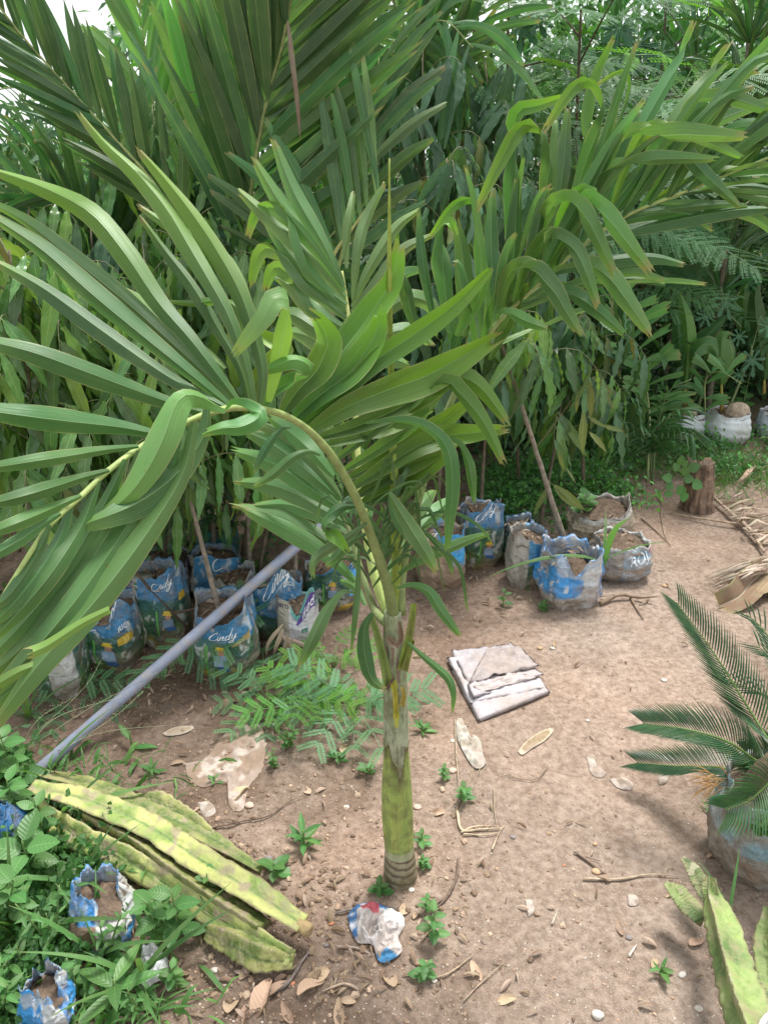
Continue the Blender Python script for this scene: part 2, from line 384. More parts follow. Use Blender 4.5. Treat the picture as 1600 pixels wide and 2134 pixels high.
def ground_mat():
    m, nt, b, out = nmat('bare_earth'); L = nt.links
    tc = nd(nt, 'ShaderNodeTexCoord'); att = nd(nt, 'ShaderNodeAttribute', attribute_name='Col'); base = att.outputs['Color']
    n1 = nd(nt, 'ShaderNodeTexNoise'); n1.inputs['Scale'].default_value = 55; n1.inputs['Detail'].default_value = 8; n1.inputs['Roughness'].default_value = .7
    n2 = nd(nt, 'ShaderNodeTexNoise'); n2.inputs['Scale'].default_value = 320; n2.inputs['Detail'].default_value = 3
    n4 = nd(nt, 'ShaderNodeTexNoise'); n4.inputs['Scale'].default_value = 9; n4.inputs['Detail'].default_value = 6
    vo = nd(nt, 'ShaderNodeTexVoronoi'); vo.inputs['Scale'].default_value = 120; vo.inputs['Randomness'].default_value = 1
    for n in (n1, n2, vo, n4): L.new(tc.outputs['Object'], n.inputs['Vector'])
    base = mixc(nt, ramp(nt, n1.outputs[0], .36, .64), mixc(nt, 1, base, (.68, .64, .61), 'MULTIPLY'), mixc(nt, 1, base, (1.28, 1.27, 1.26), 'MULTIPLY'))
    base = mixc(nt, mathn(nt, 'MULTIPLY', ramp(nt, n4.outputs[0], .5, .7), .3), base, (.20, .13, .09))
    base = mixc(nt, mathn(nt, 'MULTIPLY', ramp(nt, n2.outputs[0], .64, .72), .55), base, (.62, .52, .44))
    base = mixc(nt, mathn(nt, 'MULTIPLY', ramp(nt, n2.outputs[0], .36, .28), .6), base, (.13, .085, .06))
    L.new(base, b.inputs['Base Color']); b.inputs['Roughness'].default_value = .92; b.inputs['Specular IOR Level'].default_value = .15
    h = mathn(nt, 'ADD', mathn(nt, 'MULTIPLY', n1.outputs[0], 1.0), mathn(nt, 'MULTIPLY', n2.outputs[0], .25))
    bp = nd(nt, 'ShaderNodeBump'); bp.inputs['Strength'].default_value = 1.0; bp.inputs['Distance'].default_value = .012
    L.new(h, bp.inputs['Height']); L.new(bp.outputs[0], b.inputs['Normal']); return m
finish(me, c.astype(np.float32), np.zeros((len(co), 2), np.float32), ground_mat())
link(me, 'ground', kind='structure')

# ---------------------------------------------------------------- stones, grit and clods
def rock_mesh(seed, col, flat=.6):
    rg = random.Random(seed); mb = MB(); t = (1 + 5 ** .5) / 2
    vs = [Vector(v).normalized() for v in [(-1, t, 0), (1, t, 0), (-1, -t, 0), (1, -t, 0), (0, -1, t), (0, 1, t), (0, -1, -t), (0, 1, -t), (t, 0, -1), (t, 0, 1), (-t, 0, -1), (-t, 0, 1)]]
    fs = [(0, 11, 5), (0, 5, 1), (0, 1, 7), (0, 7, 10), (0, 10, 11), (1, 5, 9), (5, 11, 4), (11, 10, 2), (10, 7, 6), (7, 1, 8), (3, 9, 4), (3, 4, 2), (3, 2, 6), (3, 6, 8), (3, 8, 9), (4, 9, 5), (2, 4, 11), (6, 2, 10), (8, 6, 7), (9, 8, 1)]
    v2 = []
    for v in vs:
        r = .7 + .5 * rg.random(); v2.append(Vector((v.x * r, v.y * r * .8, v.z * r * flat)))
    mb.add(v2, fs, col); return mb
def scatter_rocks(name, n, size, cols, region, seed):
    """grit too small and too many to count: one object"""
    rs = np.random.RandomState(seed); base = [rock_mesh(seed + i, (1, 1, 1)) for i in range(5)]
    V = []; F = []; Cc = []; b = 0; k = 0
    while k < n:
        px, py = region(rs); p = G(px, py) if False else None
        d = ray(px, py); t = -1.5 / d.z; xx, yy = d.x * t, d.y * t
        s = size * (.45 + rs.rand() ** 3 * 1.6); m = base[rs.randint(5)]
        a = rs.rand() * 6.28; ca, sa = math.cos(a) * s, math.sin(a) * s
        vv = np.array([(v.x, v.y, v.z) for v in m.v])
        V.append(np.stack([vv[:, 0] * ca - vv[:, 1] * sa + xx, vv[:, 0] * sa + vv[:, 1] * ca + yy, vv[:, 2] * s + Hs(xx, yy) + s * .15], 1))
        F.extend([(f[0] + b, f[1] + b, f[2] + b) for f in m.f]); b += 12
        c_ = np.array(cols[rs.randint(len(cols))]) * (.75 + .5 * rs.rand()); Cc.append(np.tile(c_, (12, 1))); k += 1
    me = bpy.data.meshes.new(name); me.from_pydata(np.concatenate(V).tolist(), [], F)
    finish(me, np.concatenate(Cc).astype(np.float32), np.zeros((b, 2), np.float32), M['stone'], False)
    return link(me, name, kind='stuff')
EARTH = [(.30, .21, .15), (.22, .15, .10), (.38, .28, .20), (.17, .115, .08), (.26, .18, .12)]
PALE = [(.45, .38, .32), (.50, .44, .39), (.48, .36, .27), (.5, .3, .2), (.40, .34, .29), (.54, .48, .42)]
scatter_rocks('earth_clods', 3800, .0028, EARTH, lambda r: ((r.rand() * 1700 - 50) if r.rand() < .45 else r.rand() * 1000, 1180 + r.rand() ** .8 * 1000), 11)
scatter_rocks('grit', 6500, .0014, PALE, lambda r: (r.rand() * 1700 - 50, 1200 + r.rand() ** .75 * 990), 23)
scatter_rocks('clod_heap', 1100, .0055, EARTH, lambda r: (r.normal(560, 260), r.normal(1830, 170)), 31)

stone_spots = [(722, 1683, 9, 'w', 'round pale stone on bare earth left of the palm trunk'), (870, 1683, 11, 'p', 'pinkish pebble just right of the green palm trunk'),
 (886, 1755, 8, 'r', 'orange brick chip right of the palm base'), (857, 1855, 9, 'w', 'pale pebble at the foot of the ringed palm base'),
 (943, 1608, 12, 'p', 'rounded tan stone below the rag strip beside the palm'), (943, 1545, 7, 'w', 'small oblong stone left of the rag strip'),
 (448, 2023, 11, 'W', 'bright white flat stone on brown earth near the cut cactus'), (452, 2042, 8, 'g', 'grey pebble just below the white flat stone'),
 (610, 2050, 8, 'r', 'reddish chip on the earth below the cactus cut end'), (1475, 1371, 9, 't', 'tan brick fragment above the cycad fronds'),
 (1383, 1419, 9, 'W', 'white stone chip in the middle of the bare path'), (1224, 1502, 6, 'W', 'tiny white chip right of the folded sackcloth'),
 (1310, 1955, 10, 'g', 'grey-green rounded pebble low on the path'), (1420, 2033, 13, 'W', 'pale round stone beside the green cactus stems'),
 (1456, 2102, 13, 'w', 'oblong cream stone beside the tallest cactus stem'), (1245, 2118, 18, 'W', 'big pale half buried stone at the near edge of the path'),
 (1240, 1760, 7, 't', 'small ochre chip on the path right of the straw heap'), (1175, 1804, 5, 'r', 'little red chip on the path'),
 (560, 1790, 12, 'g', 'dark grey clod beside the cactus stems'), (690, 1925, 9, 'r', 'brown brick crumb under the crumpled bag'), (795, 1995, 6, 'w', 'white chip below the crumpled bag'),
 (1068, 1745, 8, 'g', 'dark pebble beside the dry straw heap'), (1240, 1818, 13, 't', 'flat tan stone by the long dry twig'), (680, 1970, 9, 'g', 'grey pebble left of the crumpled bag'),
 (1150, 1352, 7, 'w', 'small white stone far up the path'), (1125, 1352, 9, 't', 'tan chip next to the small white stone up the path'),
 (520, 1680, 14, 'p', 'pale rock at the edge of the half buried plastic sheet'), (905, 2045, 8, 'w', 'white pebble beside the lowest weed in the middle'), (1385, 1222, 10, 't', 'ochre stone beside the blue white sack'), (590, 1985, 10, 'r', 'rust coloured stone near the cactus tip')]
scol = {'w': (.58, .52, .45), 'W': (.56, .52, .47), 'p': (.52, .40, .32), 'r': (.50, .22, .12), 'g': (.24, .21, .20), 't': (.50, .33, .20)}
for i, (px, py, r, k_, lab) in enumerate(stone_spots):
    p = G(px, py); s = r * pxm(px, py, p.y); mb = rock_mesh(100 + i, scol[k_], .5)
    # one round of subdivision keeps stones from looking faceted
    mb.v = [v * s + p + Vector((0, 0, s * .2)) for v in mb.v]
    o = mb.build('stone', M['stone'], org=p, smooth=True); tag(o, lab, 'stone', 'loose stones on the earth')
    sm = o.modifiers.new('round', 'SUBSURF'); sm.levels = sm.render_levels = 2
# ---------------------------------------------------------------- the young palm in the middle
PY = G(832, 1822).y
palm = thing('palm_tree', 'young ringed-trunk palm with long broad drooping leaflets standing alone in the bare earth', 'palm', G(832, 1822))
trk = [(834, 1838, 72), (834, 1815, 70), (833, 1790, 66), (832, 1768, 60), (830, 1740, 63), (828, 1700, 65), (827, 1660, 64), (826, 1620, 60), (826, 1580, 54), (825, 1540, 50),
       (825, 1500, 49), (824, 1450, 48), (823, 1400, 46), (821, 1350, 44), (819, 1310, 40), (818, 1275, 34)]
def trunk_tube(rows, colf, radf, name, n=76):
    mb = MB(); vs = []; cs = []; uv = []; fs = []; m = len(rows)
    for i, (px, py, w) in enumerate(rows):
        c = P(px, py, PY); r = w * pxm(px, py, PY) * .5
        for k in range(n):
            a = 2 * math.pi * k / n; rr = r * radf(a, py)
            vs.append(c + Vector((math.sin(a) * rr, -math.cos(a) * rr, 0))); cs.append(colf(a, py)); uv.append((k / n, i / m))
    for i in range(m - 1):
        for k in range(n): fs.append((i * n + k, (i + 1) * n + k, (i + 1) * n + (k + 1) % n, i * n + (k + 1) % n)[::-1])
    fs.append(tuple((m - 1) * n + k for k in range(n)))
    mb.add(vs, fs, cs, uv); return mb.build(name, M['trunk'], palm)
rows = []
for j in range(len(trk) - 1):
    a, b = trk[j], trk[j + 1]; kk = 13
    for i in range(kk): rows.append(tuple(a[q] * (1 - i / kk) + b[q] * i / kk for q in range(3)))
rows.append(trk[-1])
def notch(a):                                  # the old sheath's lower edge comes down to a point in front
    aa = (a + math.pi) % (2 * math.pi) - math.pi - .18
    return 1612 - min(1, abs(aa) / .75) ** .8 * 62 + 6 * math.sin(aa * 9)
def tcol(a, py):
    nz = mn.noise(Vector((math.sin(a) * 2.2, math.cos(a) * 2.2, py * .012))) * .5 + .5
    nf = mn.noise(Vector((a * 9, py * .03, 3))) * .5 + .5
    if py > 1772:
        g = (.27, .24, .16) if nz > .45 else (.19, .17, .11); t = (py - 1772) / 60
        for r in (1772, 1786, 1800, 1816):
            if abs(py - r - 3 * math.sin(a) - 2 * nz) < 2.0: return (.11, .085, .055)
        return tuple(v * (1.1 - .25 * t) for v in g)
    if py > 1752: return (.33, .34, .21) if py > 1758 else (.24, .30, .10)
    if py > notch(a):
        e = min(1, (py - notch(a)) / 30)
        y = (.36, .40, .11); gg = (.23, .33, .085); t = max(0, min(1, nz * 1.3 - .15)); c = tuple(y[i] * t + gg[i] * (1 - t) for i in range(3))
        if nf > .72: c = tuple(v * .72 for v in c)
        return tuple(v * (.45 + .55 * e) if e < 1 else v for v in c)
    c1 = (.25, .30, .17); c2 = (.33, .36, .24); c = c1 if nz < .5 else c2
    if abs(py - notch(a)) < 7: return (.10, .07, .035)
    if nf > .66: c = (.16, .155, .11)
    aa = (a + math.pi) % (2 * math.pi) - math.pi
    if abs(aa - .05) < .13 + .12 * mn.noise(Vector((py * .02, 0, 0))) and 1400 < py < 1500: c = (.40, .42, .07)
    if 1335 < py < 1410 and nz > .55: c = (.22, .16, .12)
    return c
def trad(a, py):
    r = 1.0
    for rr in (1786, 1800, 1816):
        d = abs(py - rr - 3 * math.sin(a)); r -= .075 * max(0, 1 - d / 3.5)
    if py < notch(a): r += .055
    if py < 1480: r += .05 * mn.noise(Vector((a * 2, py * .02, 0)))
    return r
trunk_tube(rows, tcol, trad, 'trunk')
# torn collars and cut leaf bases round the trunk top
def sheath(pts, W, col, name='leaf_sheath', roll=0, fold=-.9):
    mb = MB(); ribbon(mb, [P(*q) for q in pts], W, roll, prof=lambda t: 1 - .45 * t, fold=fold, seg=10, col=col, jag=.3); return mb.build(name, M['palm_trunkish'], palm)
M['palm_trunkish'] = solid_mat('leaf_sheath_skin', None, .5, 30, .25, .3, .002, dirt=(.2, .15, .08), dirts=18)
sheath([(812, 1440, PY - .035), (800, 1380, PY - .03), (785, 1320, PY - .02), (771, 1282, PY - .01)], .021, (.22, .30, .09))
sheath([(838, 1400, PY - .03), (848, 1350, PY - .025), (857, 1300, PY - .01), (862, 1258, PY)], .020, (.26, .34, .07))
sheath([(842, 1400, PY - .035), (850, 1370, PY - .03), (860, 1335, PY - .02)], .014, (.20, .22, .06))
sheath([(826, 1500, PY - .034), (823, 1450, PY - .036), (815, 1420, PY - .034)], .012, (.42, .40, .06))
sheath([(836, 1475, PY - .034), (842, 1450, PY - .037), (838, 1432, PY - .034)], .012, (.40, .33, .08))
sheath([(808, 1330, PY - .03), (826, 1345, PY - .032), (836, 1330, PY - .03), (832, 1296, PY - .03)], .013, (.24, .17, .12))
sheath([(806, 1440, PY - .033), (812, 1425, PY - .036), (822, 1412, PY - .033)], .008, (.16, .11, .08))

def petiole(name, pts, rad, col, seg=40, col2=None):
    mb = MB(); tube(mb, [P(*q) for q in pts], rad, 10, col, seg=seg, col2=col2); return mb.build(name, M['stem'], palm)
STEMG = (.17, .21, .08)
fA = petiole('frond', [(823, 1300, PY), (806, 1215, PY - .02), (778, 1130, PY - .04), (745, 1045, PY - .08), (700, 962, PY - .12), (650, 903, PY - .16), (598, 868, PY - .2), (545, 853, PY - .24),
     (485, 850, PY - .28), (420, 867, PY - .33), (324, 913, PY - .39), (232, 976, PY - .45), (171, 1033, PY - .49), (105, 1094, PY - .53), (40, 1190, PY - .57), (-40, 1320, PY - .6)],
     [.0115, .0095, .0076, .0064, .0052, .0045, .0036, .0028, .002], STEMG, 60, col2=(.36, .46, .15))
fB = petiole('frond', [(836, 1280, PY + .01), (836, 1210, PY + .02), (852, 1124, PY + .04), (879, 1015, PY + .07), (922, 880, PY + .09), (975, 765, PY + .1), (1035, 675, PY + .1), (1100, 612, PY + .09),
     (1200, 522, PY + .08), (1300, 452, PY + .07), (1400, 410, PY + .06), (1500, 370, PY + .05), (1640, 312, PY + .04)], [.0095, .008, .0068, .0055, .0042, .003, .0022, .0015], (.22, .28, .11), 60, col2=(.38, .46, .17))
fC = petiole('frond', [(812, 1290, PY + .03), (775, 1180, PY + .08), (750, 1000, PY + .17), (738, 800, PY + .27), (727, 665, PY + .33), (718, 600, PY + .36), (712, 565, PY + .37)], [.010, .008, .006, .0045, .003], (.40, .50, .16), 50, col2=(.55, .60, .22))
fD = petiole('frond', [(806, 1300, PY - .01), (780, 1270, PY + .04), (755, 1200, PY + .1), (735, 1130, PY + .15), (712, 1060, PY + .2), (690, 1000, PY + .25)], [.009, .007, .005, .003], STEMG, 24)
fE = petiole('spear_leaf', [(822, 1290, PY + .01), (826, 1150, PY + .02), (818, 900, PY + .03), (812, 640, PY + .04), (811, 330, PY + .05)], [.009, .010, .006, .0045, .0015], (.26, .34, .06), 40)

def c1(x, y): return (x / 2, y / 2)
def c2(x, y): return (800 + x / 2, y / 2)
def c3(x, y): return (x / 2.2857, 600 + y / 2.2857)
def c4(x, y): return (500 + x / 2.6667, 550 + y / 2.6667)
def c5(x, y): return (x / 2.2857, 1000 + y / 2.2857)
def c6(x, y): return (500 + x / 2.6667, 1000 + y / 2.6667)
def c0(x, y): return (x, y)
TOPC = (1.0, 1.0, 1.0); LIT = (1.45, 1.35, 1.25); DK = (.75, .8, .8); TIPY = (2.3, 1.9, 1.1); PALEC = (1.9, 1.55, 1.8); UND = (.62, .66, .55)  # LIT and UND put sunlight and under-frond shade into the leaflet colour
def leaflet(fr, cf, pts, Y0, Y1, Wpx, roll=0, col=TOPC, tip=TIPY, prof=prof_palm, fold=.6, jag=.6, seg=22, Ym=None, mat='palm', nm='leaflet', ts=.72):
    q = [cf(*p) for p in pts]; n = len(q) - 1
    Ys = [lerpk([Y0, Ym, Y1] if Ym else [Y0, Y1], i / n) for i in range(n + 1)]
    p3 = [P(a, b, y) for (a, b), y in zip(q, Ys)]
    W = Wpx * pxm(q[n // 2][0], q[n // 2][1], Ys[n // 2])
    col = tuple(v * random.uniform(.9, 1.1) for v in col)
    mb = MB(); ribbon(mb, p3, W, roll, prof, fold, seg, col, tip, jag=jag, nx=6, ts=ts, wave=.03)
    return mb.build(nm, M[mat], fr)
A0 = PY - .3
# frond A, upper-left fan: upper faces towards us
for pts, y0, y1, w, col, roll, cf in [
 ([(430, 862), (352, 840), (262, 808), (175, 776), (60, 734), (-70, 702)], A0 - .02, A0 - .12, 50, TOPC, 10, c0),
 ([(330, 905), (250, 890), (144, 878), (40, 865), (-90, 846)], A0 - .08, A0 - .2, 54, TOPC, 0, c0),
 ([(289, 930), (215, 938), (144, 950), (60, 963), (-80, 985)], A0 - .12, A0 - .24, 32, TOPC, 0, c0),
 ([(228, 980), (170, 996), (114, 1014), (40, 1036), (-70, 1062)], A0 - .16, A0 - .27, 34, TOPC, 0, c0),
 ([(170, 1033), (125, 1052), (80, 1072), (20, 1096), (-60, 1125)], A0 - .2, A0 - .29, 33, TOPC, 0, c0),
 ([(127, 1070), (90, 1092), (50, 1120), (0, 1150), (-50, 1176)], A0 - .23, A0 - .3, 30, TOPC, 0, c0),
 ([(472, 850), (400, 815), (320, 768), (200, 684), (88, 602), (-20, 540)], A0 + .01, A0 + .12, 44, (.62, .75, .80), 14, c0),
 ([(480, 846), (400, 780), (300, 698), (190, 606), (90, 518), (-30, 440)], A0 + .02, A0 + .1, 50, TOPC, -12, c0),
 ([(500, 842), (450, 775), (395, 705), (330, 630), (262, 530), (190, 445), (100, 398), (-30, 352)], A0 + .03, A0 + .2, 52, LIT, (0, 0, 0, 35), c0),
 ([(490, 845), (430, 778), (350, 702), (262, 622), (160, 540), (60, 462), (-30, 415)], A0 + .06, A0 + .2, 42, (.85, .95, .85), -20, c0),
 ([(530, 848), (515, 770), (480, 668), (438, 590), (395, 520), (345, 440), (285, 366), (215, 300), (163, 236)], A0 + .05, A0 + .22, 44, LIT, (0, 5, 20, 40), c0),
 ([(540, 848), (548, 780), (530, 700), (500, 612), (452, 530), (392, 442), (332, 366), (286, 312)], A0 + .06, A0 + .2, 46, LIT, (0, 5, 20, 35), c0),
 ([(520, 848), (500, 770), (455, 690), (400, 600), (340, 520), (292, 452)], A0 + .1, A0 + .25, 30, (.8, .9, .8), 20, c0),
 ([(548, 800), (520, 650), (482, 560), (425, 505), (352, 472), (290, 430)], A0 + .14, A0 + .3, 34, (1.5, 1.5, .8), 20, c0),
 ([(470, 770), (430, 738), (350, 690), (290, 632), (225, 590)], A0 + .12, A0 + .25, 44, (1.35, 1.4, .9), 0, c0),
 ([(510, 700), (492, 640), (450, 628), (400, 632), (352, 628)], A0 + .13, A0 + .2, 18, (1.5, 1.6, .8), 0, c0),
 # lower side: the mass that sweeps down to the near left
 ([(105, 1094), (75, 1160), (25, 1235), (-30, 1280)], A0 - .24, A0 - .3, 30, TOPC, 0, c0),
 ([(150, 1048), (122, 1130), (60, 1225), (-20, 1310)], A0 - .2, A0 - .3, 38, (.9, .95, .9), 10, c0),
 ([(206, 1003), (168, 1100), (92, 1215), (-20, 1340)], A0 - .17, A0 - .3, 42, TOPC, 0, c0),
 ([(262, 958), (215, 1060), (135, 1195), (40, 1310), (-40, 1390)], A0 - .14, A0 - .3, 46, (1.1, 1.05, 1.05), 8, c0),
 ([(290, 940), (262, 1040), (180, 1185), (75, 1320), (-40, 1425)], A0 - .12, A0 - .3, 50, (.9, .95, .95), 0, c0),
 ([(330, 925), (296, 1040), (212, 1180), (105, 1320), (-30, 1462)], A0 - .11, A0 - .31, 54, (1.15, 1.1, 1.1), 6, c0),
 ([(372, 915), (335, 1040), (246, 1175), (135, 1325), (20, 1440), (-40, 1500)], A0 - .1, A0 - .32, 56, TOPC, 0, c0),
 ([(405, 880), (380, 990), (300, 1120), (190, 1265), (80, 1395), (-10, 1515)], A0 - .09, A0 - .33, 62, (1.35, 1.3, 1.1), (0, 0, 30), c0),
 # big drooping ones that curl over the rachis
 ([(1070, 588), (1010, 566), (940, 532), (862, 545), (790, 700), (700, 870), (610, 990), (520, 1062)], A0 - .03, A0 - .17, 66, (1.75, 1.6, 1.5), (50, 18, 0, 0), c3),
 ([(985, 580), (968, 690), (890, 830), (760, 960), (620, 1050), (500, 1105), (375, 1145)], A0 - .06, A0 - .2, 66, (1.05, 1.05, 1.15), (-30, 0, 5, 30), c3),
 ([(1075, 575), (1110, 540), (1190, 560), (1235, 620), (1140, 662), (1060, 668), (975, 690)], A0 + .0, A0 - .09, 42, (1.35, 1.4, 1.2), (80, 40, 0, 0), c3)]:
    leaflet(fA, cf, pts, y0, y1, w * .96, roll, TOPC if col is LIT else col, (2.2, 1.9, .55) if col is LIT else TIPY, ts=.3 if col is LIT else .72)  # LIT leaflets: sunlit lime upper part painted as a colour gradient
for tp in ([(230, 1270), (170, 1300), (100, 1345), (60, 1362)], [(120, 1350), (95, 1378), (40, 1400), (-10, 1430)]):
    leaflet(fA, c0, tp, A0 - .29, A0 - .32, 26, 0, (2.3, 1.9, 1.2), prof=lambda t: .6 + .4 * t, jag=.9, nm='leaflet_tip')
# frond A, right side: seen from below
for pts, y0, y1, w, roll, col, cf in [
 ([(110, 805), (70, 730), (120, 610), (230, 500), (230, 450), (150, 410), (62, 350)], .0, .05, 108, (180, 185, 190, 200, 205), (1.1, 1.1, .9), c4),
 ([(120, 812), (190, 700), (320, 620), (372, 585), (290, 545), (130, 600)], -.01, -.05, 100, (180, 150, 40, 0), TOPC, c4),
 ([(232, 832), (330, 690), (430, 590), (490, 470), (490, 400), (430, 300), (400, 280)], .0, .04, 150, (180, 175, 190, 200), UND, c4),
 ([(300, 862), (440, 730), (590, 610), (700, 480), (765, 370), (782, 250)], .01, .08, 150, (180, 170, 190), UND, c4),
 ([(310, 868), (450, 640), (590, 440), (730, 260), (850, 90), (890, -130)], .02, .16, 150, (180, 165, 200), (.72, .78, .6), c4),
 ([(352, 890), (540, 740), (760, 540), (1000, 380), (1200, 230), (1392, 32)], .0, .12, 118, (180, 190, 200), (1.05, 1.05, .8), c4),
 ([(385, 925), (590, 800), (840, 705), (1050, 630), (1250, 520), (1445, 400)], -.02, .1, 175, (180, 192, 200), (1.35, 1.25, 1.05), c4),
 ([(440, 965), (650, 900), (880, 800), (1100, 670), (1240, 560), (1360, 480)], .02, .1, 120, 175, UND, c4),
 ([(470, 1010), (690, 950), (900, 880), (1080, 800)], .03, .1, 80, 170, (.7, .75, .7), c4),
 ([(530, 1090), (760, 910), (980, 740), (1135, 625), (1245, 720), (1365, 900), (1465, 1112)], .03, .03, 96, (180, 175, 150, 40, 0, 0), TOPC, c4),
 ([(575, 1150), (790, 1010), (980, 860), (1110, 700), (1200, 605), (1340, 690), (1490, 890)], .05, .06, 108, (180, 175, 150, 40, 0, 0), (1.0, 1.05, .9), c4),
 ([(600, 1190), (800, 1090), (1000, 960), (1150, 860), (1290, 745)], .06, .12, 110, 178, UND, c4),
 ([(620, 1245), (800, 1130), (990, 1010), (1150, 955), (1310, 940), (1490, 914)], .04, .12, 120, (180, 175, 185), (.95, .95, .8), c4),
 ([(650, 1290), (820, 1180), (1000, 1080), (1120, 1010), (1230, 985)], .05, .1, 110, 182, UND, c4),
 ([(680, 1335), (850, 1240), (1010, 1130), (1150, 1040), (1190, 1020)], .06, .08, 150, 180, (.55, .6, .5), c4),
 ([(700, 885), (850, 862), (1000, 880), (1115, 960), (1172, 1080), (1182, 1250), (1165, 1420), (1150, 1590)], -.03, -.06, 84, (60, 30, 10, 0, -10), TOPC, c4),
 ([(1150, 955), (1225, 1000), (1272, 1100), (1288, 1200), (1300, 1320)], .02, .0, 58, (50, 20, 0), (1.15, 1.1, 1.0), c4),
 ([(1180, 1080), (1195, 1250), (1170, 1400), (1150, 1560)], -.02, -.02, 70, (20, 50), (1.6, 1.5, 1.2), c4),
 ([(285, 908), (230, 920), (160, 1000), (110, 1090), (78, 1165)], -.02, -.06, 50, (40, 10, 0), DK, c4),
 ([(445, 1062), (380, 1045), (290, 1080), (190, 1165), (85, 1235)], -.02, -.06, 62, (40, 10, 0), TOPC, c4),
 ([(640, 1345), (570, 1350), (510, 1395), (475, 1460), (545, 1530), (600, 1600)], -.01, -.06, 78, (0, 10, 60, 190, 190), (.8, .9, .8), c4),
 ([(830, 70), (880, 150), (960, 290), (1030, 400), (1085, 502)], -.03, -.1, 96, (30, 0, 0), TOPC, c6),
 ([(830, 1290), (860, 1400), (930, 1500), (1010, 1600)], .0, -.05, 60, 0, TOPC, c4),
 ([(705, 240), (580, 330), (450, 410), (405, 470), (405, 540)], -.03, -.08, 60, (20, 0, 0), TOPC, c6),
 ([(700, 300), (600, 350), (540, 420), (480, 480)], .01, .0, 60, 0, DK, c6),
 ([(660, 380), (655, 600), (640, 760), (618, 950)], .0, -.04, 40, (0, 40), TOPC, c6),
 ([(735, 740), (690, 830), (695, 980), (735, 1110), (800, 1162)], -.02, -.06, 84, (0, 0, 10), (.62, .75, .7), c6),
 ([(640, 632), (570, 622), (490, 720), (420, 860), (330, 1035)], -.02, -.09, 78, (60, 20, 0), (1.15, 1.1, 1.0), c6),
 ([(870, 600), (960, 585), (1050, 622), (1120, 730), (1222, 870)], -.01, -.06, 66, (40, 10, 0), TOPC, c6),
 ([(880, 520), (1000, 450), (1120, 395), (1250, 340), (1385, 296)], .02, .06, 64, 15, (1.2, 1.15, 1.1), c6),
 ([(930, 900), (1010, 975), (1100, 1050), (1160, 1110), (1185, 1190), (1180, 1290)], .0, -.04, 46, (0, 0, 40), (1.1, 1.1, 1.1), c6),
 ([(815, 490), (900, 410), (1020, 375), (1130, 395), (1210, 470), (1240, 560), (1262, 730)], .0, -.02, 24, (60, 30, 0), DK, c6),
 ([(975, 255), (1060, 320), (1150, 420), (1180, 520)], .02, .0, 42, (30, 0), TOPC, c6),
 ([(900, 330), (1000, 220), (1100, 180), (1200, 185), (1330, 260), (1400, 350)], .05, .05, 22, (60, 30, 0), DK, c6),
 ([(800, 420), (900, 330), (1010, 270), (1100, 260)], .0, .02, 18, 90, DK, c6),
 ([(780, 380), (830, 260), (920, 150), (1020, 80)], .0, .04, 26, 60, UND, c6)]:
    n = len(pts)
    t = max(0, min(1, (700 - cf(*pts[0])[0]) / 250))
    yb = PY - .04 - .2 * t
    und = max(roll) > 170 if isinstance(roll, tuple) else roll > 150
    leaflet(fA, cf, pts, yb + y0, yb + y1, w / 2.6667 * (1.12 if und else 1.0), roll, tuple(v * .85 for v in col) if und else col, (1.9, 1.7, .8) if und else TIPY, fold=.5, ts=.4 if und else .72)  # undersides: shade and light glowing through the tips put into the colour
# the folded-over leaflet with the pale square fold
leaflet(fA, c0, [(560, 838), (575, 770), (590, 700), (598, 648), (600, 625), (572, 622), (555, 655), (525, 692), (488, 738)], A0 + .1, A0 + .02, 50, (185, 185, 170, 120, 15, 0, 0), (1.8, 1.7, 1.9), fold=.05)
# fringe of narrow stalks near the crown
for i in range(26):
    bx = 772 + random.uniform(-10, 60); by = random.uniform(1040, 1250); dx = random.choice([-1, 1, 1]) * random.uniform(30, 110)
    leaflet(fA if i % 2 else fB, c0, [(bx, by), (bx + dx * .4, by - 40), (bx + dx, by - random.uniform(40, 110)), (bx + dx * 1.3, by - random.uniform(-20, 60))], PY - .02, PY + random.uniform(-.06, .12), random.uniform(7, 16), random.uniform(0, 90), random.choice([TOPC, DK, UND]), tip=None, prof=prof_point, seg=10)

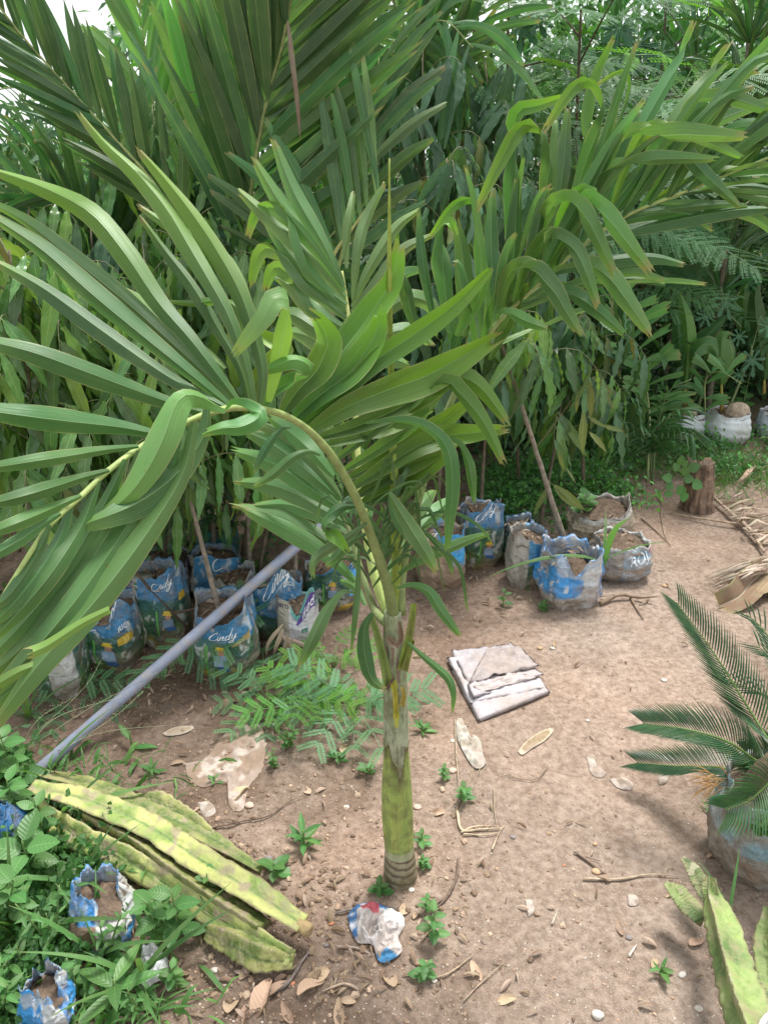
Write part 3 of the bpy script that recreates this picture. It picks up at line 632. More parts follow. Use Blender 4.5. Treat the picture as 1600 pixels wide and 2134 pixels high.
# frond B
for pts, y0, y1, w, roll, col in [
 ([(528, 1160), (528, 950), (530, 760), (524, 560), (560, 460), (640, 440), (735, 408)], .1, .05, 80, (0, 0, 5, 60, 175, 175), TOPC),
 ([(640, 1130), (660, 950), (672, 780), (668, 620), (610, 535), (550, 560), (470, 700), (390, 865)], .1, .0, 72, (0, 0, 10, 60, 165, 180, 180), TOPC),
 ([(700, 1060), (800, 800), (850, 620), (895, 480), (880, 370), (810, 352), (740, 430), (668, 545)], .1, .0, 66, (0, 0, 0, 40, 120, 180, 185), TOPC),
 ([(760, 1010), (820, 720), (845, 480), (880, 320), (958, 155)], .14, .2, 54, (0, 10, 170, 185), (1.3, 1.2, 1.2)),
 ([(690, 1040), (735, 760), (752, 600), (765, 448)], .16, .2, 62, 10, (.85, .92, .95)),
 ([(790, 985), (900, 720), (985, 480), (1022, 350), (985, 298), (885, 355)], .12, .1, 34, (0, 0, 30, 120, 180), TOPC),
 ([(900, 905), (1040, 600), (1130, 420), (1220, 260), (1250, 180), (1292, 85)], .1, .2, 62, (0, 0, 20, 170), (1.4, 1.3, 1.45)),
 ([(960, 875), (1150, 590), (1260, 430), (1350, 320), (1385, 250), (1442, 172)], .1, .2, 62, (0, 0, 20, 170), (1.4, 1.3, 1.45)),
 ([(1090, 835), (1290, 580), (1420, 400), (1545, 275)], .12, .2, 48, 10, (1.3, 1.25, 1.4)),
 ([(900, 905), (1100, 680), (1350, 520), (1560, 435), (1700, 400)], .1, .12, 60, 15, (1.35, 1.25, 1.4)),
 ([(474, 1400), (455, 1200), (446, 1000), (452, 790)], .14, .2, 62, 0, (.8, .9, .95)),
 ([(405, 1400), (402, 1200), (395, 1000), (378, 862), (330, 840), (270, 880), (195, 985)], .14, .08, 54, (0, 0, 5, 60, 170, 180), TOPC),
 ([(330, 1400), (332, 1200), (325, 1050), (300, 925)], .15, .16, 72, 0, TOPC),
 ([(275, 1390), (250, 1180), (222, 1000), (235, 925), (275, 920), (300, 965)], .13, .1, 84, (0, 0, 10, 80, 170), TOPC),
 ([(215, 1370), (165, 1130), (150, 1000), (145, 880)], .12, .15, 44, (0, 20), DK),
 ([(160, 1420), (110, 1300), (85, 1200), (60, 1150), (80, 1230)], .12, .1, 60, (0, 30), DK),
 ([(590, 1210), (620, 1010), (680, 880), (740, 815), (810, 830), (880, 970), (960, 1145)], .08, -.08, 84, (178, 175, 160, 70, 10, 0), LIT),
 ([(700, 1130), (730, 960), (775, 850), (840, 800), (910, 850), (980, 960), (1110, 1135)], .08, -.1, 92, (178, 175, 160, 70, 10, 0), LIT),
 ([(540, 1260), (590, 1110), (650, 1000), (710, 965), (790, 1020), (840, 1130), (890, 1275)], .06, -.1, 76, (178, 175, 140, 50, 5, 0), TOPC),
 ([(478, 1310), (500, 1180), (550, 1105), (630, 1100), (700, 1190), (760, 1300), (820, 1400)], .04, -.1, 86, (178, 175, 130, 40, 5, 0), TOPC),
 ([(640, 1170), (740, 1110), (840, 1088), (930, 1140), (1010, 1250), (1112, 1400)], .05, -.08, 84, (150, 90, 20, 0, 0), (1.2, 1.15, 1.1)),
 ([(570, 1260), (660, 1225), (770, 1215), (870, 1280), (1010, 1400)], .04, -.06, 66, (120, 40, 0, 0), TOPC),
 ([(460, 1300), (520, 1300), (600, 1340), (680, 1370)], .03, -.06, 56, (60, 10, 0), LIT),
 ([(760, 1010), (810, 830), (880, 720), (980, 672), (1150, 655), (1385, 664)], .06, -.06, 66, (178, 170, 120, 20, 10), (1.3, 1.25, 1.25)),
 ([(840, 930), (900, 700), (970, 580), (1060, 530), (1200, 545), (1515, 570)], .06, -.06, 88, (178, 170, 120, 20, 10), (1.25, 1.2, 1.2)),
 ([(950, 850), (1020, 660), (1080, 540), (1160, 515), (1290, 560), (1488, 655)], .06, -.05, 62, (178, 170, 120, 20, 10), LIT),
 ([(1000, 850), (1090, 660), (1150, 590), (1220, 600), (1330, 720), (1480, 862)], .08, .0, 66, (100, 40, 0, 0), (.95, .98, 1.1)),
 ([(1180, 560), (1280, 420), (1400, 398), (1520, 430), (1640, 480)], .06, .0, 62, (120, 40, 5, 0), LIT),
 ([(1380, 560), (1480, 530), (1640, 520)], .05, 0, 60, 0, (1.3, 1.25, 1.4)),
 ([(1480, 620), (1560, 590), (1680, 570)], .05, 0, 46, 0, (1.2, 1.2, 1.3)),
 ([(1100, 845), (1250, 760), (1420, 700), (1660, 680)], .06, .0, 44, (170, 120, 30), LIT),
 ([(1110, 850), (1300, 790), (1450, 760), (1680, 745)], .06, .0, 36, (170, 100, 20), LIT),
 ([(1250, 800), (1400, 790), (1680, 812)], .05, .0, 34, (90, 30), (1.3, 1.2, 1.3)),
 ([(1350, 780), (1500, 820), (1700, 850)], .05, -.02, 30, (90, 30), LIT),
 ([(780, 960), (860, 790), (960, 690), (1050, 610), (1130, 560)], .1, .14, 66, 178, UND),
 ([(650, 1130), (730, 960), (820, 850), (900, 740)], .1, .1, 70, 178, UND),
 ([(900, 900), (1020, 760), (1180, 640), (1300, 560)], .1, .14, 60, 178, UND),
 ([(1000, 850), (1150, 740), (1320, 620), (1500, 560)], .1, .13, 52, 178, UND),
 ([(590, 1200), (660, 1060), (740, 960)], .1, .1, 72, 178, UND),
 ([(440, 1500), (520, 1330), (560, 1230), (610, 1180)], .08, .06, 60, 178, UND),
 ([(300, 1400), (360, 1300), (400, 1210), (443, 1118)], .06, .03, 64, (178, 160, 175), (1.3, 1.2, 1.1))]:
    leaflet(fB, c2, pts, PY + y0 + .02, PY + y1 + .02, w / 2, roll, col, fold=.55)
rsB = cr([P(*q) for q in [(975, 765, PY + .1), (1035, 675, PY + .1), (1100, 612, PY + .09), (1200, 522, PY + .08), (1300, 452, PY + .07), (1400, 410, PY + .06), (1500, 370, PY + .05), (1640, 312, PY + .04)]], 40)
for i in range(44):                            # the many narrow leaflets that fill frond B
    k = 2 + int(i * 37 / 44); p = rsB[k]; T = (rsB[k + 1] - rsB[k - 1]).normalized(); sg = 1 if i % 3 else -1; up = Vector((0, -.15, 1)); a = math.radians(random.uniform(16, 46)); S_ = (up - T * up.dot(T)).normalized() * sg
    d = (T * math.cos(a) + S_ * math.sin(a) + Vector((0, random.uniform(-.25, .35), 0))).normalized(); l = random.uniform(.22, .40) * (.75 if sg < 0 else 1); dr = random.uniform(.05, .45); m2 = MB()
    c_ = random.choice([TOPC, LIT, DK, (.8, .85, .7), (1.25, 1.2, 1.3)]); ribbon(m2, [p, p + d * l * .4, p + d * l * .75 - Vector((0, 0, dr * l * .2)), p + d * l - Vector((0, 0, dr * l * .7))], random.uniform(.014, .027), random.choice([0, 15, -30, (150, 30), 175]), prof_palm, .5, 16, c_, tuple(v * 1.6 for v in c_), jag=.5, nx=4); m2.build('leaflet', M['palm'], fB)
# more right-hand leaflets of B seen below its rachis and frond C
for pts, w in [([(735, 625), (745, 520), (765, 450), (802, 382)], 24), ([(733, 640), (770, 560), (825, 475), (872, 438)], 26), ([(732, 650), (790, 580), (840, 520), (900, 490)], 26),
               ([(722, 560), (722, 480), (738, 400)], 20), ([(715, 540), (728, 450), (735, 398)], 18), ([(735, 660), (780, 610), (840, 570), (890, 560)], 30), ([(735, 680), (770, 640), (800, 610), (850, 600)], 26),
               ([(740, 700), (790, 660), (850, 620), (900, 640), (910, 700)], 34), ([(745, 740), (800, 700), (860, 690), (900, 720)], 36), ([(750, 780), (800, 750), (850, 760)], 36)]:
    leaflet(fC, c0, pts, PY + .34, PY + .42, w, random.uniform(-20, 30), PALEC)
for pts, w, roll in [([(716, 596), (672, 505), (612, 400), (570, 292)], 34, 0), ([(718, 606), (660, 520), (592, 435), (529, 333)], 36, 0), ([(720, 620), (655, 545), (580, 475), (498, 398)], 36, 8),
               ([(722, 635), (650, 580), (590, 510), (545, 442)], 34, 0), ([(722, 650), (640, 560), (600, 470), (572, 436), (536, 442), (518, 490)], 36, (0, 0, 60, 170, 180)),
               ([(724, 665), (630, 590), (570, 528), (540, 530), (522, 600)], 36, (0, 0, 70, 175, 180)), ([(726, 690), (650, 640), (600, 575), (570, 560), (552, 605)], 38, (0, 0, 70, 175, 180)),
               ([(728, 700), (660, 650), (610, 600), (580, 580)], 40, 0), ([(730, 730), (680, 700), (620, 660), (580, 650)], 44, 0), ([(732, 760), (690, 730), (640, 700), (600, 690)], 44, 0)]:
    leaflet(fC, c0, pts, PY + .34, PY + .4, w, roll, PALEC)
for pts, w in [([(560, 1310), (420, 1190), (290, 1080), (150, 985), (15, 925)], 120), ([(555, 1290), (430, 1130), (290, 985), (90, 885)], 100), ([(600, 1385), (420, 1270), (240, 1140), (100, 1080), (-30, 1040)], 120),
               ([(620, 1460), (460, 1370), (300, 1280), (150, 1230), (-20, 1212)], 110), ([(650, 1600), (520, 1560), (380, 1480), (250, 1420), (120, 1380), (-20, 1345)], 108), ([(640, 1530), (500, 1440), (380, 1380), (250, 1340), (60, 1345)], 80), ([(520, 1180), (400, 1040), (280, 930), (160, 850)], 110)]:
    leaflet(fD, c4, pts, PY + .18, PY + .3, w / 2.6667, random.uniform(-8, 12), (1.45, 1.35, 1.5), jag=1.2)
for pts, w in [([(640, 565), (520, 450), (380, 350), (220, 260), (10, 160)], 110), ([(700, 700), (640, 600), (560, 560)], 50), ([(760, 620), (850, 480), (930, 300)], 60), ([(700, 600), (640, 440), (560, 300)], 50),
               ([(900, 300), (1000, 150), (1080, 60)], 90), ([(940, 330), (1060, 200), (1180, 100)], 90)]:
    leaflet(fD, c6, pts, PY + .12, PY + .25, w / 2.6667, random.uniform(-8, 12), (1.35, 1.3, 1.3))
# ---------------------------------------------------------------- shared leaf meshes (unit length along +Y, upper face +Z)
def blade_mesh(name, mat, w, seg=8, nx=4, droop=.15, wave=0, fold=.2, prof=prof_point, stalk=.06, seed=0):
    mb = MB(); pts = []
    vs = []; fs = []; uv = []; rg = random.Random(seed); ph = rg.random() * 6
    for i in range(seg + 1):
        t = i / seg; y = stalk + (1 - stalk) * t; z = -droop * y * y + .02
        ww = w * .5 * prof(t)
        for k in range(nx + 1):
            x = k / nx * 2 - 1
            vs.append((x * ww + .03 * math.sin(t * 3 + ph) * t, y, z + fold * ww * (abs(x) if fold > 0 else -abs(x)) + wave * math.sin(t * 26 + ph + (0 if x > 0 else 1.2)) * abs(x) ** 2)); uv.append(((x + 1) / 2, t))
    n = nx + 1
    for i in range(seg):
        for k in range(nx): a = i * n + k; fs.append((a, a + 1, a + n + 1, a + n))
    b = len(vs); vs += [(-.006, 0, 0.02), (.006, 0, 0.02), (.006, stalk + .02, .02), (-.006, stalk + .02, .02)]; uv += [(.5, 0)] * 4; fs.append((b, b + 1, b + 2, b + 3))
    mb.add(vs, fs, (1, 1, 1), uv); return mb.mesh(name, M[mat])
def ovalp(t): return max(.04, math.sin(math.pi * min(1, t * .98 + .02) ** .8) ** .75)
def feather_mesh(name, mat, pairs=6, npin=15, plen=.42, ll=.055, lw=.019, seed=0, ang=62):
    rg = random.Random(seed); mb = MB()
    def rach(a, b, r):
        a = Vector(a); b = Vector(b); s = Vector((b.y - a.y, a.x - b.x, 0)).normalized() * r
        mb.add([a - s, a + s, b + s * .5, b - s * .5], [(0, 1, 2, 3)], (1, 1, .8), [(.5, .5)] * 4)
    def z(y): return -.28 * y * y
    for i in range(6): rach((0, i / 6, z(i / 6)), (0, (i + 1) / 6, z((i + 1) / 6)), .008)
    for i in range(pairs):
        t = .22 + .76 * i / max(1, pairs - 1); L = plen * (.72 + .28 * math.sin(math.pi * (i + 1) / (pairs + 1)))
        for sg in (-1, 1):
            a = math.radians(ang - 30 * i / pairs + rg.uniform(-5, 5)); d = Vector((math.sin(a) * sg, math.cos(a), -.25)).normalized()
            q = Vector((0, t, z(t))); e = q + d * L; rach(q, e, .005); nn = Vector((d.y, -d.x, 0)).normalized()
            for j in range(npin):
                f = (j + .8) / npin; b = q + d * (L * f) + Vector((0, 0, -.12 * L * f * f)); l = ll * (1 - .45 * abs(f - .45)) * rg.uniform(.9, 1.1)
                for s2 in (-1, 1):
                    dd = (nn * s2 + d * .35).normalized(); w2 = d * (lw * .5)
                    zz = Vector((0, 0, rg.uniform(-.004, .004)))
                    mb.add([b, b + dd * (l * .45) - w2 + zz, b + dd * l, b + dd * (l * .45) + w2 + zz], [(0, 1, 2, 3)] if s2 > 0 else [(3, 2, 1, 0)], (1, 1, 1), [(.3, 0), (.2, .5), (.3, 1), (.4, .5)])
    return mb.mesh(name, M[mat])
def lobed_mesh(name, mat, lobes=7):
    mb = MB(); out = []
    for i in range(lobes):
        a = math.radians(-140 + 280 * i / (lobes - 1)); L = .5 * (1 - .25 * abs(a) / 2.4)
        for r, da in ((.36, -.19), (.62, -.17), (.70, -.26), (.80, -.14), (.86, -.17), (1.0, 0), (.86, .17), (.80, .14), (.70, .26), (.62, .17), (.36, .19)):
            out.append((math.sin(a + da * .9) * r * L, math.cos(a + da * .9) * r * L))
    vs = [(0, .45, 0)] + [(x, y + .45, -.12 * (x * x + y * y) ** .5 + .02 * math.sin(17 * x + 9 * y)) for x, y in out]
    n = len(out); fs = [(0, i + 2, i + 1) for i in range(n - 1)]
    mb.add(vs, fs, (1, 1, 1), [(.3, .5)] + [(.3 + .2 * (k % 11 == 5), .5) for k in range(n)])
    for i in range(lobes):
        a = math.radians(-140 + 280 * i / (lobes - 1)); L = .46 * (1 - .25 * abs(a) / 2.4); s = Vector((math.cos(a), -math.sin(a), 0)) * .006; e = Vector((math.sin(a) * L, .45 + math.cos(a) * L, -.12 * L + .006)); c_ = Vector((0, .45, .006))
        mb.add([c_ - s, c_ + s, e], [(0, 1, 2)], (1, 1, 1), [(.5, .5)] * 3)
    mb.add([(-.008, 0, 0), (.008, 0, 0), (.006, .45, 0), (-.006, .45, 0)], [(0, 1, 2, 3)], (1.2, 1.2, .8), [(.5, .5)] * 4)
    return mb.mesh(name, M[mat])
LM = {}
for k_, mt in (('mast', 'mast'), ('mast_far', 'mast_far'), ('mast_dry', 'mast_dry'), ('mast_new', 'mast_new')):
    LM[k_] = [blade_mesh('leaf', mt, .165 + .02 * i, 13, 4, .10 + .14 * i, .026, .20, prof=prof_point, seed=i) for i in range(4)]
LM['ovate'] = [blade_mesh('leaf', 'weed', .52 + .05 * i, 7, 4, .15 + .1 * i, .006, .15, ovalp, .12, i) for i in range(3)]
LM['lance'] = [blade_mesh('leaf', 'weed', .26 + .03 * i, 7, 4, .1 + .15 * i, .01, .3, prof_point, .05, i) for i in range(3)]
LM['grass'] = [blade_mesh('blade', 'grass', .045 + .01 * i, 8, 2, .25 + .25 * i, 0, .5, prof_point, .01, i) for i in range(3)]
LM['feather'] = [feather_mesh('leaf', 'feather', 7, 17, .40, .052, .016, i) for i in range(2)]
LM['lime'] = [feather_mesh('leaf', 'feather_lime', 3 + i, 11, .44, .11, .042, i, 70) for i in range(2)]
LM['mim'] = [feather_mesh('leaf', 'feather', 3 + i, 12, .44, .10, .036, i, 70) for i in range(2)]
LM['lobed'] = [lobed_mesh('leaf', 'papaya')]
LM['round'] = [blade_mesh('leaf', 'weed', .80, 6, 4, .1, .0, .08, lambda t: max(.05, math.sin(math.pi * min(1, t * .97 + .03) ** .62) ** .6), .18, 5)]
RZ = random.Random(5)

# ---------------------------------------------------------------- mast trees with long wavy drooping leaves
def mast_tree(label, base, top, rad=.008, nbr=12, per=13, kind='mast', ll=.18, lo=.3, blen=.30, bend=(0, 0, 0), tint=(.16, .12, .085), seed=0, group='young mast trees in rows of sacks', spread=1.0, dry=0, new=.14):
    rg = random.Random(seed + 99); base = Vector(base); top = Vector(top)
    r = thing('mast_tree', label, 'young tree', base, group)
    mid = base.lerp(top, .5) + Vector(bend)
    axisp = cr([base, mid, top], 20); mb = MB(); tube(mb, axisp, [rad, rad * .7, rad * .35], 8, tint, bump=.25); mb.build('trunk', M['bark'], r)
    tw = MB()
    for i in range(nbr):
        t = lo + (1 - lo) * (i + .5) / nbr; k = t * 20; j = min(19, int(k)); p = axisp[j].lerp(axisp[j + 1], k - j)
        az = i * 2.4 + rg.uniform(-.4, .4); L = blen * (1.1 - .5 * (t - lo) / (1 - lo)) * rg.uniform(.75, 1.2)
        out = Vector((math.cos(az) * spread, math.sin(az) * spread, 0)); up = .35 + .5 * t
        bp = [p, p + out * L * .35 + Vector((0, 0, L * up * .45)), p + out * L * .72 + Vector((0, 0, L * up * .5)), p + out * L + Vector((0, 0, L * (up * .3 - .15)))]
        bs = cr(bp, per); tube(tw, bs, [.0028, .0012], 5, (.12, .13, .06))
        for q in range(1, per + 1):
            T = (bs[q] - bs[q - 1]).normalized(); S = T.cross(Vector((0, 0, 1))); S.normalize(); sg = 1 if q % 2 else -1
            d = S * sg * rg.uniform(.35, .8) + T * rg.uniform(.1, .5) + Vector((0, 0, -rg.uniform(.6, 1.3)))
            n = out * rg.uniform(.4, 1.2) + S * sg * .5 + Vector((0, 0, .6)) + Vector((rg.uniform(-.4, .4), rg.uniform(-.6, .1), 0))
            kk = 'mast_dry' if rg.random() < dry else 'mast_new' if (kind == 'mast' and rg.random() < new) else kind
            frame_obj(rg.choice(LM[kk]), 'leaf', r, bs[q], d, n, ll * rg.uniform(.7, 1.25), rg.uniform(.8, 1.1), base)
    tw.build('twigs', M['stem'], r, kind='stuff'); return r

# ---------------------------------------------------------------- palms behind
def palm_frond(root, pts, n, lf, aL, aR, W, mat='palm_dark', droop=.15, name='frond', col=(1, 1, 1), rr=(.008, .002), t0=.08, nlean=(0, -.2, .25), tipbend=0, sides=(-1, 1), rcol=(.28, .34, .12), prof=prof_palm, jag=.4, depth=0.12, seg=12, jr=.07, seed=0, fold=.25, down=0):
    rg = random.Random(seed * 7 + 3); R3 = [P(*q) for q in pts]; rs = cr(R3, 40)
    mb = MB(); tube(mb, rs, list(rr), 8, rcol); fr = mb.build(name, M['stem'], root)
    for i in range(n):
        t = t0 + (1 - t0) * (i + .3) / n
        for sg in sides:
            tt = min(.999, t + rg.uniform(-.3, .3) / n); k = tt * 40; j = min(39, int(k)); p = rs[j].lerp(rs[j + 1], k - j)
            T = (rs[j + 1] - rs[j]).normalized(); N = (EYE - p).normalized() + Vector(nlean); N = (N - T * N.dot(T)).normalized(); S = T.cross(N)
            a = math.radians(lerpk(list(aL if sg < 0 else aR), tt) + rg.uniform(-5, 5)); L = lf(tt) * rg.uniform(1 - jr, 1 + jr)
            d = T * math.cos(a) + S * (math.sin(a) * sg) + N * rg.uniform(-depth, depth)
            d.normalize(); g = Vector((0, 0, -1)) * droop * rg.uniform(.6, 1.5) * L
            q = [p, p + d * L * .33 + g * .06, p + d * L * .68 + g * .4, p + d * L + g + N * tipbend * L * rg.uniform(0, 1)]
            c_ = tuple(v * rg.uniform(.8, 1.2) for v in col); m2 = MB()
            ribbon(m2, q, W * lerpk([.7, 1, .95, .6], tt) * rg.uniform(.85, 1.1), rg.uniform(-25, 25), prof, fold, seg, c_, tuple(v * 1.5 for v in c_), ref=N, jag=jag, nx=4)
            m2.build('leaflet', M[mat], fr)
    return fr
def trunk_of(root, pts, rad, col=(.2, .2, .1), mat='trunk', name='trunk'):
    mb = MB(); tube(mb, [P(*q) for q in pts], rad, 12, col, seg=16, bump=.1); return mb.build(name, M[mat], root)

DP = 'dark broad-leafleted palm'
p1 = thing('palm_tree', 'tall dark green palm behind with one huge upright frond that leaves the top', 'palm', G(500, 1035), 'tall palms at the back')
trunk_of(p1, [(500, 1035, G(500, 1035).y), (496, 900, 3.0), (498, 760, 2.9)], [.05, .04, .03])
palm_frond(p1, [(497, 780, 2.9), (505, 600, 2.82), (522, 400, 2.75), (555, 215, 2.7), (588, 95, 2.66), (615, -60, 2.6)], 23, lambda t: .24 + .42 * math.sin(math.pi * min(1, .10 + t * .78)), (38, 24, 12), (44, 37, 28), .066, t0=.34, droop=.05, prof=prof_point, fold=.5, rr=(.013, .005), seed=1, rcol=(.22, .26, .10), depth=.2)
palm_frond(p1, [(496, 790, 2.92), (430, 560, 2.9), (330, 395, 2.85), (245, 295, 2.8), (150, 190, 2.75), (60, 90, 2.7), (-20, -10, 2.65)], 22, lambda t: .15 + .22 * math.sin(math.pi * min(1, .2 + t * .7)), (22, 22, 20), (40, 34, 26), .040, t0=.42, droop=.04, prof=prof_point, fold=.5, depth=.2, rr=(.011, .003), seed=2, rcol=(.34, .40, .16))
palm_frond(p1, [(500, 760, 3.0), (600, 600, 3.1), (700, 480, 3.15), (780, 380, 3.2)], 8, lambda t: .35, (40, 30), (50, 40), .045, t0=.3, seed=3)
sm = MB(); ribbon(sm, [P(600, 45, 2.55), P(607, 110, 2.52), P(618, 200, 2.5), P(626, 293, 2.5)], .018, (0, 40, 0), prof_point, .4, 14, (.55, .45, .45)); sm.build('dead_leaflet', M['dry_strip'], p1)
p2 = thing('palm_tree', 'bright yellow-green palm mostly hidden behind the tall dark palm', 'palm', G(420, 960), 'tall palms at the back')
trunk_of(p2, [(420, 960, G(420, 960).y), (425, 700, 3.6), (430, 500, 3.6)], [.05, .03])
palm_frond(p2, [(430, 500, 3.6), (470, 250, 3.55), (505, 80, 3.5), (525, -60, 3.45)], 15, lambda t: .75, (30, 18), (35, 22), .075, 'palm_pale', t0=.25, rr=(.012, .006), seed=4, col=(1.2, 1.3, .7), rcol=(.4, .45, .15))
palm_frond(p2, [(430, 520, 3.6), (330, 250, 3.6), (300, 80, 3.6), (285, -20, 3.6)], 12, lambda t: .42, (28, 20), (28, 20), .06, 'palm_pale', t0=.2, seed=5, col=(1.1, 1.3, .75))
p3 = thing('palm_tree', 'grey-green palm with pale upright leaflets directly behind the young palm', 'palm', G(700, 1060), 'tall palms at the back')
trunk_of(p3, [(700, 1060, G(700, 1060).y), (690, 800, 2.7), (680, 600, 2.7)], [.04, .025])
palm_frond(p3, [(676, 650, 2.7), (690, 545, 2.68), (735, 475, 2.66), (785, 405, 2.64), (800, 380, 2.62)], 12, lambda t: .42 + .1 * math.sin(t * 3), (60, 42), (34, 25), .044, 'palm_pale', t0=.12, rr=(.008, .003), seed=6, rcol=(.4, .42, .16), col=(.85, .9, .8), sides=(-1,))
palm_frond(p3, [(676, 650, 2.75), (720, 500, 2.8), (760, 300, 2.85), (790, 120, 2.9)], 10, lambda t: .4, (30, 25), (34, 25), .045, 'palm_dark', t0=.2, seed=7)
p4 = thing('palm_tree', 'dark palm with fanned leaflets at the top centre of the view', 'palm', G(900, 930), 'tall palms at the back')
trunk_of(p4, [(900, 930, G(900, 930).y), (880, 600, 3.9), (868, 350, 3.9)], [.05, .03])
palm_frond(p4, [(866, 420, 3.9), (862, 250, 3.85), (850, 90, 3.8), (800, -40, 3.75)], 17, lambda t: .75, (60, 60), (25, 20), .055, t0=.2, seed=8, rcol=(.2, .12, .08))
palm_frond(p4, [(866, 350, 3.9), (858, 130, 3.8), (880, 60, 3.7), (930, 45, 3.6), (985, 100, 3.5)], 9, lambda t: .30, (60, 40), (70, 50), .055, 'palm_pale', t0=.35, droop=.5, seed=9, col=(.7, .9, .8))
palm_frond(p4, [(870, 400, 3.9), (900, 200, 3.8), (980, 60, 3.7), (1030, -20, 3.6)], 10, lambda t: .35, (30, 20), (30, 25), .035, t0=.3, seed=10)
palm_frond(p4, [(866, 420, 3.9), (820, 260, 3.7), (740, 170, 3.6), (690, 140, 3.5)], 9, lambda t: .4, (50, 40), (50, 35), .05, t0=.2, seed=11)
p5 = thing('palm_tree', 'feathery palm with arching pale fronds far off at the left edge', 'palm', G(30, 880), 'tall palms at the back')
trunk_of(p5, [(30, 880, G(30, 880).y), (20, 600, 4.5), (0, 420, 4.5)], [.05, .03])
for k, pp in enumerate([[(0, 480, 4.5), (20, 280, 4.4), (60, 215, 4.3), (120, 250, 4.2)], [(0, 480, 4.5), (50, 330, 4.4), (100, 290, 4.3), (170, 330, 4.2)], [(0, 480, 4.5), (10, 350, 4.4), (50, 300, 4.2), (90, 380, 4.1)],
                        [(0, 500, 4.5), (-40, 300, 4.4), (-20, 200, 4.3), (40, 180, 4.3)], [(10, 500, 4.5), (60, 400, 4.3), (110, 380, 4.2), (170, 430, 4.1)], [(0, 480, 4.5), (90, 250, 4.6), (160, 190, 4.6), (230, 230, 4.6)]]):
    palm_frond(p5, pp, 16, lambda t: .30 - .12 * t, (60, 45), (60, 45), .020, 'palm_pale', t0=.2, droop=.9, seed=20 + k, col=(.75, .9, .85), seg=8, rr=(.008, .003))
p6 = thing('palm_tree', 'blue-green palm with stiff criss-crossed leaflets left of the tall dark palm', 'palm', G(290, 1000), 'tall palms at the back')
trunk_of(p6, [(290, 1000, G(290, 1000).y), (285, 760, 3.2), (280, 620, 3.2)], [.04, .025])
for k, pp in enumerate([[(280, 640, 3.2), (230, 520, 3.15), (180, 440, 3.1), (120, 390, 3.0)], [(280, 640, 3.2), (300, 480, 3.2), (290, 360, 3.2), (260, 270, 3.2)], [(280, 640, 3.2), (180, 520, 3.1), (90, 440, 3.0), (0, 400, 2.9)], [(280, 640, 3.2), (330, 500, 3.2), (360, 380, 3.2), (370, 260, 3.2)]]):
    palm_frond(p6, pp, 13, lambda t: .42, (36, 30), (42, 30), .042, 'palm_pale' if k % 2 else 'palm_dark', t0=.2, droop=.3, seed=30 + k, col=(.7, .85, .95) if k % 2 else (1.1, 1.1, 1.2))

# ---------------------------------------------------------------- bushy trees behind and at the sides
def feather_tree(label, base, top, n, ll, kind='feather', spread=.6, rad=.015, seed=0, group='feathery-leaved trees at the back', lo=.35, bend=(0, 0, 0), tint=(.1, .07, .05)):
    rg = random.Random(seed + 5); base = Vector(base); top = Vector(top); r = thing('feathery_tree', label, 'tree', base, group)
    ax = cr([base, base.lerp(top, .5) + Vector(bend), top], 20); mb = MB(); tube(mb, ax, [rad, rad * .4], 8, tint, bump=.2); mb.build('trunk', M['bark'], r); tw = MB()
    for b in range(max(1, n // 6)):
        t = lo + (1 - lo) * rg.random(); p = ax[int(t * 20)]; az = b * 2.4 + rg.uniform(-.5, .5); L = spread * rg.uniform(.5, 1.1)
        out = Vector((math.cos(az), math.sin(az), rg.uniform(.0, .7))); bs = cr([p, p + out * L * .6, p + out * L + Vector((0, 0, -.1 * L))], 8); tube(tw, bs, [.005, .002], 5, tint)
        for q in range(6):
            i = 3 + q if q < 6 else 8; i = min(8, i); T = (bs[i] - bs[i - 1]).normalized(); S = T.cross(Vector((0, 0, 1))).normalized() * (1 if q % 2 else -1)
            d = T * .6 + S * rg.uniform(.3, 1) + Vector((0, 0, rg.uniform(-.3, .5)))
            frame_obj(rg.choice(LM[kind]), 'leaf', r, bs[i], d, Vector((rg.uniform(-.3, .3), -.55, 1)), ll * rg.uniform(.7, 1.2), 1, base)
    tw.build('branches', M['bark'], r); return r
def gp(px, Y): return Vector((P(px, 400, Y).x, Y, Hs(P(px, 400, Y).x, Y)))
feather_tree('feathery-leaved tree at the top centre with a dark slender trunk', gp(1075, 4.6), P(1060, -20, 4.4), 66, .42, seed=1, spread=.55)
feather_tree('feathery-leaved tree behind the right frond of the young palm', gp(1230, 4.2), P(1210, 20, 4.0), 84, .42, seed=2, spread=.6)
feather_tree('pale lime feathery-leaved tree near the top right corner', gp(1400, 5.0), P(1390, -40, 5.0), 110, .42, 'lime', seed=3, spread=.7)
feather_tree('low dark feathery-leaved shrub under the right frond of the young palm', gp(1330, 4.5), P(1350, 470, 4.3), 26, .30, seed=4, spread=.5, lo=.45)
feather_tree('feathery-leaved shrub with drooping leaves at the right edge', gp(1560, 4.9), P(1560, 330, 4.8), 40, .36, seed=5, spread=.5)
feather_tree('low feathery shrub under the far left seedlings', gp(170, 2.65), P(180, 1010, 2.6), 34, .20, 'mim', seed=6, spread=.25, rad=.006, lo=.1)
feather_tree('small dark feathery shrub growing over the green rice sacks', gp(318, 2.16), P(300, 1215, 2.08), 18, .13, 'mim', seed=7, spread=.18, rad=.005, lo=.2)

